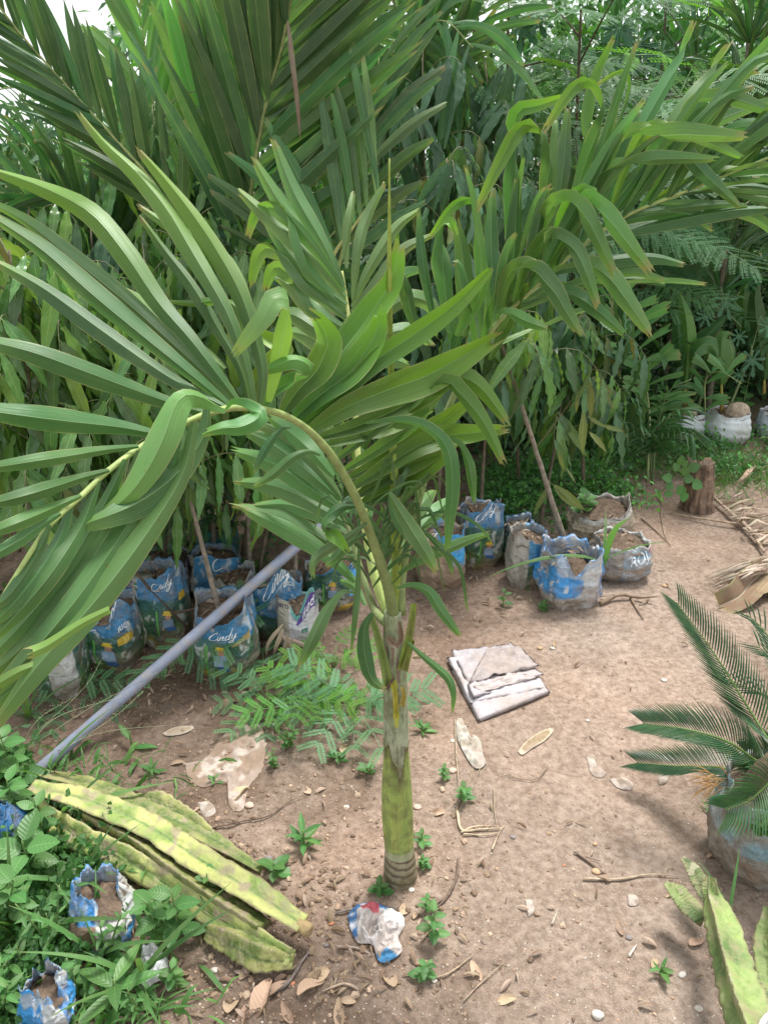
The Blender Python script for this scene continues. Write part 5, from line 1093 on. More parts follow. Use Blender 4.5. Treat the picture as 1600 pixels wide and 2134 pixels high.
S['brown'] = Sack(918, 1235, 112, 1120, lambda a, h, s: mixt(mixt((.33, .25, .18), (.24, .18, .13), sm(mn.noise(Vector((a * 3, h * 5, 9))), -.1, .3)), SKYB, sm(h + .3 * math.sin(a * 2), .72, .9)), 'mud-brown sack with a blue rim just right of the palm crown', 13, rim=.12, mat='burlap')
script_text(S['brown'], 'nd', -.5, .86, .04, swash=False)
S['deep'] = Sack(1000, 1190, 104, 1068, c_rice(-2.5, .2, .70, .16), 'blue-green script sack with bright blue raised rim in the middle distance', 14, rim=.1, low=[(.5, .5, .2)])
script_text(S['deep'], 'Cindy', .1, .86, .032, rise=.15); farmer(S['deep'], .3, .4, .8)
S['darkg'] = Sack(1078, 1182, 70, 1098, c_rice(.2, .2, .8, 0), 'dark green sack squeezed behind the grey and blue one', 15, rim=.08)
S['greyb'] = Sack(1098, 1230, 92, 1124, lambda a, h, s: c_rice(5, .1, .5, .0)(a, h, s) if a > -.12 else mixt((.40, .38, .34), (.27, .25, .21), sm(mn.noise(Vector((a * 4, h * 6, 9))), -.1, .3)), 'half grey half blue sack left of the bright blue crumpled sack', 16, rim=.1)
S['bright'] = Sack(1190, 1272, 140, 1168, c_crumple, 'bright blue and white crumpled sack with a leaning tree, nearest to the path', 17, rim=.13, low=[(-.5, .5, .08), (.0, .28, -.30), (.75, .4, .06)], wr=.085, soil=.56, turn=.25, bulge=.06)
script_text(S['bright'], 'C', -.48, .84, .045, (.62, .75, .9), swash=False)
S['greyblue'] = Sack(1296, 1216, 128, 1146, c_greyblue, 'slumped grey-blue sack under the brown stacked one', 18, rim=.10, wr=.06, bulge=.16)
block_text(S['greyblue'], 'ROJ', .45, .62, .045, (.60, .66, .72), rise=.25, shear=.2)
S['stack'] = Sack(1258, 1150, 142, 1078, c_brown, 'wide brown mud-stained sack with a white torn rim, full of soil and weeds', 19, rim=.13, low=[(1.2, .5, .5)], wr=.05, mat='burlap', lift=.03, soil=.9, group='rice sacks used as planting bags')
block_text(S['stack'], 'IIIIVX', .75, .93, .022, (.12, .12, .13))
S['w1'] = Sack(1437, 925, 72, 868, c_white(), 'left of the two clean white sacks in the grass at the back', 20, rim=.02, mat='white_sack', wr=.014, group='clean white sacks with coconut seedlings')
S['w2'] = Sack(1522, 930, 96, 866, c_white((.70, .73, .76)), 'right and larger of the two clean white sacks in the grass at the back', 21, rim=.02, low=[(.0, .6, -.06), (1.2, .3, .06), (-1.2, .3, .06)], mat='white_sack', wr=.014, group='clean white sacks with coconut seedlings')
S['w3'] = Sack(1612, 915, 60, 862, c_white((.42, .46, .52)), 'grey-white sack cut off by the right edge behind the clean ones', 22, rim=.05, mat='white_sack', wr=.014, group='clean white sacks with coconut seedlings')
S['w4'] = Sack(1205, 905, 66, 850, c_white((.32, .35, .40)), 'shaded grey sack glimpsed behind the drooping yellow leaves', 23, rim=.05, mat='white_sack', wr=.014, group='clean white sacks with coconut seedlings')
S['wb'] = Sack(1320, 700, 46, 640, c_white((.40, .45, .55)), 'pale grey sack deep in the dark shrubs at the right', 24, rim=.05, mat='white_sack', hgt=.2) if False else None
# lower-left sacks among the weeds
def c_ll(a, h, s):
    c = mixt((.06, .27, .60), (.45, .55, .66), sm(mn.noise(Vector((a * 5, h * 7, 3))), .0, .35) * .6)
    if .30 < h < .62 and -.9 < a < .2: c = (.24, .16, .11)
    if a > .15 and .30 < h < .9: c = mixt(c, (.62, .60, .54), .85)
    if h < .10: c = (.07, .10, .13)
    return c
S['ll'] = Sack(205, 2005, 128, 1800, c_ll, 'blue and white torn sack among the weeds under the yellow cactus stems', 25, rim=.30, wr=.11, low=[(-.5, .7, .15), (.8, .6, -.35)], soil=.66, hgt=.13, pinch=.25, lean=(-.1, .3), group='torn sacks among the weeds')
S['ll2'] = Sack(92, 2165, 108, 2050, c_crumple, 'pale blue and white torn sack in the bottom left corner', 26, rim=.32, wr=.12, hgt=.11, pinch=.3, soil=.66, group='torn sacks among the weeds')
S['ll3'] = Sack(-10, 1790, 110, 1690, lambda a, h, s: mixt((.012, .05, .12), (.03, .15, .36), sm(h, .3, .8)), 'dark blue plastic sack in the shade at the left edge', 27, rim=.1, hgt=.12, pinch=.5, soil=.6, group='torn sacks among the weeds')
# the green tin on the sack behind
tp = S['tin'].axis(.88) + Vector((-.035, -.05, .0)); tinr = .030
tn = thing('tin_can', 'round green and grey tin lying open side up on the darker green rice sack', 'tin', tp)
mb = MB(); tube(mb, [tp, tp + Vector((0, 0, .03))], [tinr, tinr], 28, (.02, .14, .07)); tin = mb.build('tin_body', M['tin'], tn)
mb = MB(); tube(mb, [tp + Vector((0, 0, .03)), tp + Vector((0, 0, .037)), tp + Vector((0, 0, .040)), tp + Vector((0, 0, .034))], [tinr * 1.06, tinr * 1.06, tinr * .94, tinr * .9], 28, (.30, .29, .24)); mb.build('lid', M['tin'], tn)
class Cyl:                                     # same lettering routine on the tin
    def __init__(s): s.R = tinr; s.Hh = .03; s.body = tin; s.c = tp
    def put(s, pt, th0, h0, off=.001): a = th0 + pt[0] / s.R; r = s.R + .0008; return Vector((tp.x + math.sin(a) * r, tp.y - math.cos(a) * r, tp.z + h0 * .03 + pt[1]))
block_text(Cyl(), 'CLOCK', .1, .25, .017, (.8, .82, .78))
# coconut husks and seedlings in the white sacks
def coconut(s, dx, label, r=.05):
    c = s.axis(.80) + Vector((dx, -.03, .035)); mb = MB(); vs = []; fs = []
    for i in range(11):
        for k in range(20):
            th = math.pi * i / 10; ph = 2 * math.pi * k / 20; q = 1 + .08 * math.cos(3 * ph) + .05 * mn.noise(Vector((math.cos(ph) * 2, math.sin(ph) * 2, th * 2)))
            vs.append(c + Vector((math.cos(th) * r * 1.2, math.sin(th) * math.cos(ph) * r * q, math.sin(th) * math.sin(ph) * r * q)))
    for i in range(10):
        for k in range(20): fs.append((i * 20 + k, (i + 1) * 20 + k, (i + 1) * 20 + (k + 1) % 20, i * 20 + (k + 1) % 20))
    mb.add(vs, fs, (.42, .33, .25)); o = mb.build('coconut', M['bark'], org=c); tag(o, label, 'coconut', 'coconut husks in the white sacks'); return c
coconut(S['w2'], .03, 'pale brown coconut husk in the right clean white sack', .058); coconut(S['w1'], -.02, 'smaller darker coconut husk in the left clean white sack', .04)
def seedling(label, foot, stem_top, blades, group='coconut seedlings in white sacks'):
    r = thing('coconut_seedling', label, 'seedling', P(*foot), group); mb = MB(); tube(mb, [P(*foot), P(*stem_top)], [.012, .006], 8, (.30, .17, .05), seg=6, col2=(.35, .36, .08)); mb.build('stem', M['stem'], r)
    for (pts, w, roll, col) in blades:
        p = [P(*q) for q in pts]; m2 = MB(); ribbon(m2, p, w * 1.35, roll, prof_point, .5, 14, tuple(c * 1.25 for c in col), nx=8); m2.build('blade', M['palm_dark'], r)
Ya = S['w2'].c.y
seedling('coconut seedling with a broad folded leaf in the right clean white sack', (1503, 862, Ya), (1502, 790, Ya), [([(1502, 800, Ya), (1500, 740, Ya), (1505, 700, Ya), (1525, 695, Ya)], .10, (0, 10), (1.2, 1.3, .9)), ([(1502, 800, Ya), (1490, 740, Ya), (1470, 720, Ya - .02), (1450, 735, Ya - .05), (1436, 775, Ya - .08)], .09, (0, 20), (1.1, 1.2, .9)), ([(1503, 800, Ya), (1518, 740, Ya), (1520, 700, Ya)], .06, 20, (.8, .9, .8))])
Yb = S['w1'].c.y
seedling('coconut seedling with two tall pointed leaves in the left clean white sack', (1425, 868, Yb), (1427, 780, Yb), [([(1427, 800, Yb), (1432, 720, Yb), (1428, 660, Yb), (1414, 605, Yb)], .07, 0, (1.8, 1.8, 1.2)), ([(1425, 800, Yb), (1412, 720, Yb), (1408, 660, Yb), (1393, 612, Yb)], .05, 20, (.9, 1, .8)), ([(1430, 790, Yb), (1455, 720, Yb), (1490, 680, Yb), (1520, 650, Yb)], .07, 10, (.7, .8, .7)), ([(1430, 800, Yb), (1440, 730, Yb), (1448, 690, Yb)], .05, -20, (.6, .7, .6))])
seedling('orange-stemmed coconut seedling at the right edge of the dark shrubs', (1590, 830, 4.6), (1592, 770, 4.6), [([(1592, 790, 4.6), (1580, 700, 4.6), (1572, 620, 4.6), (1585, 570, 4.6)], .09, 0, (.8, .9, .8)), ([(1592, 790, 4.6), (1600, 700, 4.6), (1612, 620, 4.6)], .09, 0, (1.2, 1.3, 1)), ([(1560, 700, 4.7), (1545, 640, 4.7), (1555, 580, 4.7)], .08, 10, (1.4, 1.4, .8))])

# ---------------------------------------------------------------- pipe lying across the sacks
pa = G(92, 1596, .018); pb = P(622, 1136, 2.22)
pp = thing('pvc_pipe', 'long grey plastic pipe lying slantwise from the weeds up over the sacks', 'pipe', pa)
mb = MB(); dv = (pb - pa).normalized(); pa2 = pa - dv * .05; pb2 = pb + dv * .25
tube(mb, [pa2 + (pb2 - pa2) * (i / 24) for i in range(25)], [.0170, .0170], 28, (.24, .27, .36), cap=False); mb.build('pipe_wall', M['pipe'], pp)
mb = MB(); tube(mb, [pb2 - dv * .0, pa2 + dv * .0], [.0145, .0145], 24, (.12, .12, .14), seg=6, cap=False); mb.build('pipe_bore', M['pipe'], pp)
# ---------------------------------------------------------------- ribbed cactus stems
def cactus(label, pts, radii, ribs=4, colf=None, seed=0, name='cactus_stem', cat='cactus', group=None, twist=0, depth=.55, spines=True, cut=False, org=None, phase=.4, wob=.05, ref=Vector((0, 0, 1)), mat='cactus'):
    rg = random.Random(seed); seg = 120; n = ribs * 16; ps = cr(pts, seg); r = thing(name, label, cat, ps[0] if org is None else org, group); mb = MB(); vs = []; cs = []; fs = []; uv = []; sp = MB()
    for i, p in enumerate(ps):
        T = (ps[min(i + 1, seg)] - ps[max(i - 1, 0)]).normalized(); B = ref - T * ref.dot(T); B.normalize(); A = B.cross(T); t = i / seg; R = lerpk(radii, t)
        for k in range(n):
            u = k / n; a = 2 * math.pi * u + phase + twist * t; f = abs(((u * ribs) % 1) - .5) * 2; ridx = int(u * ribs + .5) % ribs      # f=1 at the rib crest
            cr_ = f ** 2.2; notchv = .085 * mn.noise(Vector((t * 26, ridx * 3.1, seed))) * f ** 3 + .03 * math.sin(t * 70 + ridx * 2) * f ** 4
            ww = wob * mn.noise(Vector((t * 5, ridx * 4.3, seed)))
            rr = R * (1 - depth + depth * cr_ + notchv + ww * 3 * f + .07 * mn.noise(Vector((t * 22, u * 9, seed + 2))) + .07 * (1 - 2.4 * abs(mn.noise(Vector((t * 30, u * 14, seed + 5))))) * (1 - f * .5))
            q = p + (A * math.cos(a) + B * math.sin(a)) * rr; vs.append(q); uv.append((u, t)); cs.append(colf(t, f, u, q))
            if spines and f > .985 and i % 4 == 1 and 1 < i < seg - 1:
                for _ in range(3):
                    d = ((A * math.cos(a) + B * math.sin(a)) + Vector((rg.uniform(-.6, .6), rg.uniform(-.6, .6), rg.uniform(-.6, .6)))).normalized() * rg.uniform(.004, .008); s_ = d.cross(T).normalized() * .0005
                    sp.add([q - s_, q + s_, q + d], [(0, 1, 2)], (.35, .28, .20))
    for i in range(seg):
        for k in range(n): a = i * n + k; b = i * n + (k + 1) % n; fs.append((a, b, b + n, a + n))
    fs.append(tuple(range(n - 1, -1, -1))); fs.append(tuple(seg * n + k for k in range(n))); mb.add(vs, fs, cs, uv); mb.build('ribbed_stem', M[mat], r)
    if spines: sp.build('spines', M['spine'], r, smooth=False, kind='stuff')
    if cut:
        mb = MB(); e = ps[-1]; T = (ps[-1] - ps[-3]).normalized(); tube(mb, [e - T * .01, e + T * .012, e + T * .02, e + T * .017], [radii[-1] * .55, radii[-1] * .62, radii[-1] * .5, radii[-1] * .1], 14, (.40, .29, .15), bump=.3); mb.build('cut_end', M['bark'], r)
    return r
def yellow(bright=1.0, seed=0):
    def f(t, fr, u, q):
        a = mn.noise(q * 16 + Vector((seed, 0, 0))); b = mn.noise(q * 45 + Vector((0, seed, 0))); c = mixt((.19, .26, .07), (.43, .45, .15), sm(a + fr * .55, .10, .65)); c = mixt(c, (.13, .20, .07), sm(.35 - fr, 0, .35) * .8)
        c = tuple(v * bright for v in c); sc = mn.noise(q * 24 + Vector((9, seed, 4)))
        if sc > .36: c = mixt(c, (.34, .27, .19), .85 * sm(sc, .36, .42))
        if b > .32: c = mixt(c, (.30, .29, .15), .6)
        if fr > .96: c = mixt(c, (.40, .33, .20), .6)
        return c
    return f
def L(px, py, z): return G(px, py, z)
K7 = lambda x, y, z: G(x / 2.2857, 1500 + y / 2.2857, z)
gC = 'cut yellowing cactus stems lying in a heap'
cactus('topmost yellow cactus stem of the heap, with a pale woody cut end', [K7(150, 330, .07), K7(420, 400, .085), K7(700, 520, .085), K7(950, 680, .08), K7(1200, 830, .07), K7(1440, 985, .05)], [.024, .033, .036, .036, .035, .034, .024], 3, yellow(1.15, 1), 1, group=gC, cut=True, phase=.6, depth=.62)
cactus('broad scarred yellow cactus stem at the front of the heap', [K7(190, 430, .05), K7(400, 560, .05), K7(640, 680, .05), K7(850, 810, .048), K7(1080, 960, .042), K7(1390, 1130, .035)], [.028, .034, .036, .034, .030, .031, .020], 3, yellow(1.1, 2), 2, group=gC, phase=1.3, depth=.62)
cactus('duller green cactus stem at the back of the heap', [K7(170, 260, .03), K7(480, 340, .035), K7(780, 480, .035), K7(1010, 590, .03), K7(1240, 720, .025)], [.018, .028, .030, .029, .014], 3, yellow(.72, 3), 3, group=gC, phase=.3)
cactus('short pinkish-green cactus stem along the far side of the heap', [K7(600, 375, .03), K7(780, 410, .03), K7(960, 520, .03), K7(1050, 620, .02)], [.014, .030, .026, .012], 3, yellow(.8, 4), 4, group=gC, phase=1.0)
cactus('dark green cactus stem squeezed between the two yellow ones', [K7(420, 470, .055), K7(640, 580, .062), K7(860, 740, .06), K7(1060, 880, .052), K7(1250, 1000, .042)], [.030, .034, .036, .034, .030], 3, yellow(.62, 5), 5, group=gC, phase=2.0)
cactus('thin spiny green cactus stem under the front edge of the heap', [K7(380, 700, .015), K7(540, 790, .015), K7(680, 870, .02), K7(740, 880, .02)], [.014, .020, .018, .008], 3, yellow(.55, 6), 6, group=gC)
cactus('wrinkled green tip of a cactus stem curling below the cut end', [K7(1000, 1000, .03), K7(1140, 1060, .03), K7(1260, 1120, .03), K7(1400, 1140, .025)], [.022, .034, .036, .018], 4, yellow(.8, 7), 7, group=gC, phase=.2, depth=.35)
def green(b=1.0, seed=0):
    def f(t, fr, u, q):
        a = mn.noise(q * 14 + Vector((seed, 0, 0))); c = mixt((.12, .19, .06), (.25, .33, .11), sm(a + t * .2 + fr * .3, -.1, .5)); c = tuple(v * b for v in c)
        if fr > .95: c = mixt(c, (.30, .26, .16), .7)
        if mn.noise(q * 40 + Vector((3, seed, 1))) > .5: c = mixt(c, (.40, .36, .26), .6)
        return c
    return f
K8 = lambda x, y, Y: P(1100 + x / 2.284, 1200 + y / 2.284, Y)
potc = P(1660, 2170, .80); potc = Vector((potc.x, potc.y, 0))
gG = 'green cactus stems growing from the white pot'
cactus('thickest light green cactus stem leaning up from the bottom right corner', [K8(1130, 2300, .74), K8(1050, 2100, .80), K8(985, 1900, .88), K8(930, 1700, .97), K8(880, 1540, 1.05), K8(868, 1445, 1.09)], [.040, .039, .037, .034, .027, .011], 4, green(1.0, 1), 11, group=gG, phase=.95, depth=.52)
cactus('short cactus side stem with two ribs pointing up left', [K8(820, 1640, 1.06), K8(760, 1580, 1.09), K8(700, 1510, 1.12), K8(650, 1465, 1.14)], [.020, .026, .022, .008], 3, green(.75, 2), 12, group=gG, phase=.3)
cactus('upper dark cactus side stem beside the cycad pot', [K8(860, 1560, 1.10), K8(810, 1460, 1.15), K8(770, 1390, 1.18), K8(730, 1345, 1.20)], [.016, .022, .020, .008], 3, green(.55, 3), 13, group=gG)
cactus('slim cactus stem cut off by the right edge', [K8(1200, 2200, .80), K8(1165, 1950, .90), K8(1135, 1750, .98), K8(1140, 1580, 1.04)], [.030, .032, .028, .010], 4, green(.8, 4), 14, group=gG, phase=.2)
cactus('small pale cactus knob between the thick stem and its side stems', [K8(870, 1560, 1.05), K8(866, 1500, 1.07), K8(868, 1440, 1.09)], [.014, .020, .012], 4, green(.9, 5), 15, group=gG)
# white pot in the corner
pt = thing('plant_pot', 'white round pot rim just showing in the bottom right corner', 'pot', potc); mb = MB()
rc = P(1690, 2215, .70); r0 = .075; ring = [(r0 * .8, -.22), (r0 * .92, -.06), (r0, 0), (r0 * 1.05, .004), (r0 * 1.05, .012), (r0 * .98, .014), (r0 * .93, .0), (r0 * .9, -.03)]
vs = []; fs = []
for rr, zz in ring:
    for k in range(40): a = 2 * math.pi * k / 40; vs.append((rc.x + math.cos(a) * rr, rc.y + math.sin(a) * rr, rc.z + zz))
for i in range(len(ring) - 1):
    for k in range(40): fs.append((i * 40 + k, i * 40 + (k + 1) % 40, (i + 1) * 40 + (k + 1) % 40, (i + 1) * 40 + k))
mb.add(vs, fs, (.62, .60, .55)); mb.build('pot_wall', M['white_sack'], pt)
mb = MB(); mb.add([(rc.x + math.cos(k * .628) * r0 * .92, rc.y + math.sin(k * .628) * r0 * .92, rc.z - .02) for k in range(10)], [tuple(range(10))], SOIL); mb.build('soil', M['soil'], pt)

# ---------------------------------------------------------------- cycad in its sack
def c_cyc(a, h, s):
    n1 = mn.noise(Vector((a * 3, h * 5, 3))); c = mixt((.30, .33, .33), (.22, .20, .17), sm(n1, -.1, .3)); c = mixt(c, (.20, .30, .33), sm(mn.noise(Vector((a * 2, h * 3, 8))), .0, .3))
    if h < .45: c = mixt(c, (.22, .17, .12), .7)
    return c
S['cyc'] = Sack(1610, 1862, 232, 1706, c_cyc, 'wide dirty grey sack holding the cycad at the right edge', 30, rim=.06, wr=.07, bulge=.08, square=.1, mat='burlap', group='torn sacks among the weeds')
cyb = S['cyc'].axis(.85); cy = thing('cycad', 'dark green cycad with stiff comb-like fronds in the wide sack at the right edge', 'cycad', cyb)
cc = P(1655, 1600, cyb.y); mb = MB(); tube(mb, [cyb, cyb + Vector((0, 0, .04)), cyb + Vector((0, 0, .09)), cyb + Vector((0, 0, .12))], [.05, .055, .04, .02], 14, (.16, .12, .08), bump=.5); mb.build('stem', M['bark'], cy)
top = cyb + Vector((0, 0, .11)); cnt = [0]; rest = MB()
def k8(x, y): return (1100 + x / 2.284, 1200 + y / 2.284)
def cyfrond(pts, Ys, n, ln, aL, aR, lean, w=.0050, start=.12, col=(1, 1, 1)):
    q = [top] + [P(*k8(a, b), y) for (a, b), y in zip(pts, Ys)]; rs = cr(q, 60); mb = MB(); tube(mb, rs, [.004, .003, .0012], 7, (.12, .20, .05)); fr = mb.build('frond', M['stem'], cy)
    for i in range(n):
        t = start + (1 - start) * i / n; k = t * 60; j = min(59, int(k)); p = rs[j].lerp(rs[j + 1], k - j); T = (rs[j + 1] - rs[j]).normalized(); N = Vector(lean) + (EYE - p).normalized() * .5; N = (N - T * N.dot(T)).normalized(); S_ = T.cross(N)
        for sg in (-1, 1):
            a = math.radians((aL if sg < 0 else aR) - 22 * t); L_ = ln * (.45 + .55 * math.sin(math.pi * (.12 + .82 * t))) * random.uniform(.94, 1.06)
            d = (T * math.cos(a) + S_ * sg * math.sin(a) + N * .38).normalized(); m2 = MB() if cnt[0] < 300 else rest
            ribbon(m2, [p, p + d * L_ * .5, p + d * L_ + T * L_ * .10 - N * L_ * .08], w, 0, prof_point, .5, 4, tuple(c_ * random.uniform(.8, 1.2) for c_ in col), ref=N, nx=2)
            if cnt[0] < 300: m2.build('leaflet', M['cycad'], fr)
            cnt[0] += 1
cyfrond([(1130, 760), (1010, 570), (870, 350), (705, 125)], [1.50, 1.60, 1.68, 1.78], 56, .115, 50, 52, (0, -.3, .7))
cyfrond([(1120, 900), (950, 790), (750, 730), (545, 703)], [1.36, 1.38, 1.42, 1.46], 54, .092, 52, 54, (0, -.3, .9))
cyfrond([(1080, 950), (900, 912), (700, 905), (515, 890)], [1.34, 1.42, 1.50, 1.55], 48, .09, 52, 54, (0, -.2, 1), col=(.75, .8, .9))
cyfrond([(1190, 940), (1140, 990), (1050, 1070), (940, 1113)], [1.22, 1.18, 1.15, 1.14], 44, .10, 60, 58, (0, -.9, .5), col=(1.3, 1.4, 1.1))
cyfrond([(1250, 650), (1200, 430), (1130, 270), (1035, 180)], [1.6, 1.75, 1.85, 1.9], 36, .10, 50, 52, (0, -.3, .8))
cyfrond([(1250, 760), (1180, 600), (1060, 540), (920, 480)], [1.6, 1.72, 1.80, 1.88], 40, .08, 58, 60, (0, -.3, .9), col=(.7, .8, .8))
cyfrond([(1300, 800), (1290, 600), (1240, 440), (1080, 330)], [1.55, 1.7, 1.8, 1.9], 44, .11, 58, 60, (0, -.4, .8))
cyfrond([(1350, 900), (1420, 800), (1500, 760)], [1.4, 1.4, 1.4], 40, .1, 60, 60, (0, -.4, .9))
cyfrond([(1300, 1000), (1340, 1100), (1400, 1150)], [1.2, 1.1, 1.05], 40, .1, 60, 60, (0, -.8, .6))
cyfrond([(1330, 760), (1320, 650), (1280, 560)], [1.45, 1.5, 1.55], 40, .1, 52, 54, (0, -.4, .9))
cyfrond([(1250, 900), (1190, 880), (1120, 860), (1040, 850)], [1.4, 1.42, 1.46, 1.5], 44, .1, 54, 54, (0, -.3, .9))
rest.build('leaflets', M['cycad'], cy, kind='stuff')
mb = MB()
for i in range(26):
    b = P(*k8(905, 985), 1.32) + Vector((random.uniform(-.02, .02), 0, random.uniform(-.02, .02))); e = b + Vector((-random.uniform(.03, .07), random.uniform(-.03, .03), random.uniform(-.05, .03))); ribbon(mb, [b, b.lerp(e, .5) + Vector((0, 0, .01)), e], .003, 0, prof_point, .3, 4, (1.1, .8, .4), nx=2)
mb.build('dead_leaflets', M['dry_strip'], cy, kind='stuff')

# ---------------------------------------------------------------- tree stump with heart-leaved vine
sf = G(1462, 1070); sr = 29 * pxm(1462, 1060, sf.y); st = thing('tree_stump', 'short weathered tree stump with a jagged split top beside the path', 'stump', sf)
mb = MB(); vs = []; cs = []; fs = []; n = 60; m = 34; hh = P(1462, 972, sf.y).z - sf.z
for j in range(m + 1):
    h = j / m
    for k in range(n):
        a = 2 * math.pi * k / n; rr = sr * (1.12 - .22 * h + .12 * (1 - h) ** 4) * (1 + .10 * mn.noise(Vector((math.cos(a) * 2, math.sin(a) * 2, h * 1.5))) + .10 * mn.noise(Vector((math.cos(a) * 6, math.sin(a) * 6, h * 2.2))) + .04 * mn.noise(Vector((a * 12, h * 4, 1))))
        z = h * hh * (1 + .14 * mn.noise(Vector((math.cos(a) * 1.5, math.sin(a) * 1.5, 7))) + .06 * mn.noise(Vector((a * 7, 0, 7))))
        vs.append(sf + Vector((math.cos(a) * rr - .02 * h, math.sin(a) * rr + sr, z))); nz = mn.noise(Vector((math.cos(a) * 5, math.sin(a) * 5, h * 4))); cs.append(mixt((.25, .17, .12), (.11, .075, .055), sm(nz, -.1, .3)))
for j in range(m):
    for k in range(n): a = j * n + k; b = j * n + (k + 1) % n; fs.append((a, b, b + n, a + n))
vs.append(sf + Vector((-.02, sr, hh * .82))); cs.append((.12, .10, .09)); c0_ = len(vs) - 1
for k in range(n): fs.append((m * n + k, m * n + (k + 1) % n, c0_))
mb.add(vs, fs, cs); mb.build('stump_wood', M['bark'], st)
vn = thing('creeping_vine', 'light green vine with round heart-shaped leaves climbing the left side of the stump', 'vine', G(1420, 1030)); mb = MB()
vp = [P(x, y, sf.y - .02) for x, y in ((1430, 1035), (1424, 1010), (1432, 990), (1420, 970), (1418, 958))]; tube(mb, vp, [.002, .0015], 5, (.15, .24, .08), seg=14); mb.build('stem', M['stem'], vn)
for (x, y, a, s_) in ((1394, 996, -80, 1), (1396, 1012, -110, .8), (1425, 985, 30, 1), (1440, 976, 60, 1.1), (1430, 998, 90, 1), (1446, 1008, 110, 1.15), (1420, 1018, -150, 1), (1424, 1032, 170, 1), (1410, 975, -40, .9), (1418, 962, 0, .9), (1393, 1028, -120, .8), (1426, 966, 40, .7)):
    b = P(1424, (y + 1000) / 2, sf.y - .03); q = P(x, y, sf.y - .05); d = Vector((math.sin(math.radians(a)), -.15, math.cos(math.radians(a)))); frame_obj(LM['round'][0], 'leaf', vn, q - d * .02, d, (0, -1, .6), .055 * s_, 1)

# ---------------------------------------------------------------- folded sackcloth on the path
cl = thing('folded_sackcloth', 'folded grey-mauve woven sack lying flat on the path', 'folded sack', G(1035, 1450))
def sheet(corners, z0, z1, name, col, parent=cl, n=26, wr=.006, th=.006, seed=0, mat='cloth', curl=None, edge=.012):
    A_, B_, C_, D_ = [G(*c_) for c_ in corners]; mb = MB(); vs = []; fs = []; N = n + 1
    for side in (0, 1):
        for i in range(N):
            for j in range(N):
                u, v = i / n, j / n; uu = u + edge * mn.noise(Vector((v * 5, seed, 0))) * (2 * u - 1); p = (A_ * (1 - uu) + B_ * uu) * (1 - v) + (D_ * (1 - uu) + C_ * uu) * v
                e = min(u, 1 - u, v, 1 - v); round_ = math.sqrt(max(0, 1 - max(0, 1 - e * 14) ** 2)); bow = edge * mn.noise(Vector((u * 4, v * 4, seed + 3)))
                z = lerpk([z0, z1], (u if not curl else curl(u, v))) + wr * mn.noise(Vector((u * 4, v * 4, seed))) + wr * .5 * mn.noise(Vector((u * 13, v * 11, seed)))
                vs.append(Vector((p.x + bow * .3, p.y, p.z + z + (th * round_ if side else -th * round_ * .6))))
    for i in range(n):
        for j in range(n): a = i * N + j; fs.append((a, a + N, a + N + 1, a + 1)); b = a + N * N; fs.append((b, b + 1, b + N + 1, b + N))
    bd = [i * N for i in range(N)] + [n * N + j for j in range(1, N)] + [i * N + n for i in range(n - 1, -1, -1)] + [j for j in range(n - 1, 0, -1)]
    for i in range(len(bd)): a, b = bd[i], bd[(i + 1) % len(bd)]; fs.append((b, a, a + N * N, b + N * N))
    mb.add(vs, fs, col); return mb.build(name, M[mat], parent)
CG = (.43, .39, .405)
sheet([(996, 1508), (1146, 1448), (1085, 1378), (938, 1398)], .006, .007, 'bottom_fold', CG, seed=1, th=.010)
sheet([(978, 1476), (1140, 1444), (1082, 1362), (930, 1378)], .015, .015, 'middle_fold', (.48, .44, .46), seed=2, th=.006, wr=.009)
sheet([(985, 1470), (1132, 1418), (1058, 1354), (940, 1366)], .022, .020, 'upper_fold', CG, seed=3, th=.004, wr=.012)
sheet([(975, 1440), (1122, 1402), (1062, 1352), (1012, 1372)], .027, .034, 'turned_flap', (.36, .31, .30), seed=4, th=.003, wr=.016, curl=lambda u, v: .2 + .8 * math.sin(v * 3))
sheet([(1000, 1460), (1118, 1425), (1080, 1416), (980, 1446)], .028, .026, 'inner_fold', (.44, .38, .36), seed=5, th=.003, wr=.010)

def crumple(name, label, outline, z, colf, mat='plastic', n=34, amp=.02, seed=0, cat='rubbish', group=None, thick=.0008, fr=9):
    """a thin crumpled sheet: polar grid inside a traced outline, standing up in folds"""
    c_ = [sum(p[i] for p in outline) / len(outline) for i in (0, 1)]; o = G(*c_); r = thing(name, label, cat, o, group); m = 90; ring = cr([Vector((x, y, 0)) for x, y in outline + [outline[0]]], m); mb = MB(); vs = []; cs = []; fs = []
    for i in range(n + 1):
        f = i / n
        for k in range(m):
            jag = 1 + .05 * mn.noise(Vector((k * .9, seed, 1))) if i == n else 1; x = c_[0] + (ring[k].x - c_[0]) * f * jag; y = c_[1] + (ring[k].y - c_[1]) * f * jag; g = G(x, y)
            q = g * fr + Vector((0, 0, seed)); h = (1 - abs(mn.noise(q)) * 2.2) * .6 + (1 - abs(mn.noise(q * 2.1)) * 2) * .3 + .15 * mn.noise(q * 5)
            vs.append(g + Vector((0, 0, z + amp * max(-.2, h) * (1 - f ** 6 * .9)))); cs.append(colf(x, y, f, h, g))
    for i in range(n):
        for k in range(m): a = i * m + k; b = i * m + (k + 1) % m; fs.append((a, a + m, b + m, b))
    mb.add(vs, fs, cs); mb.build('sheet', M[mat], r); return r
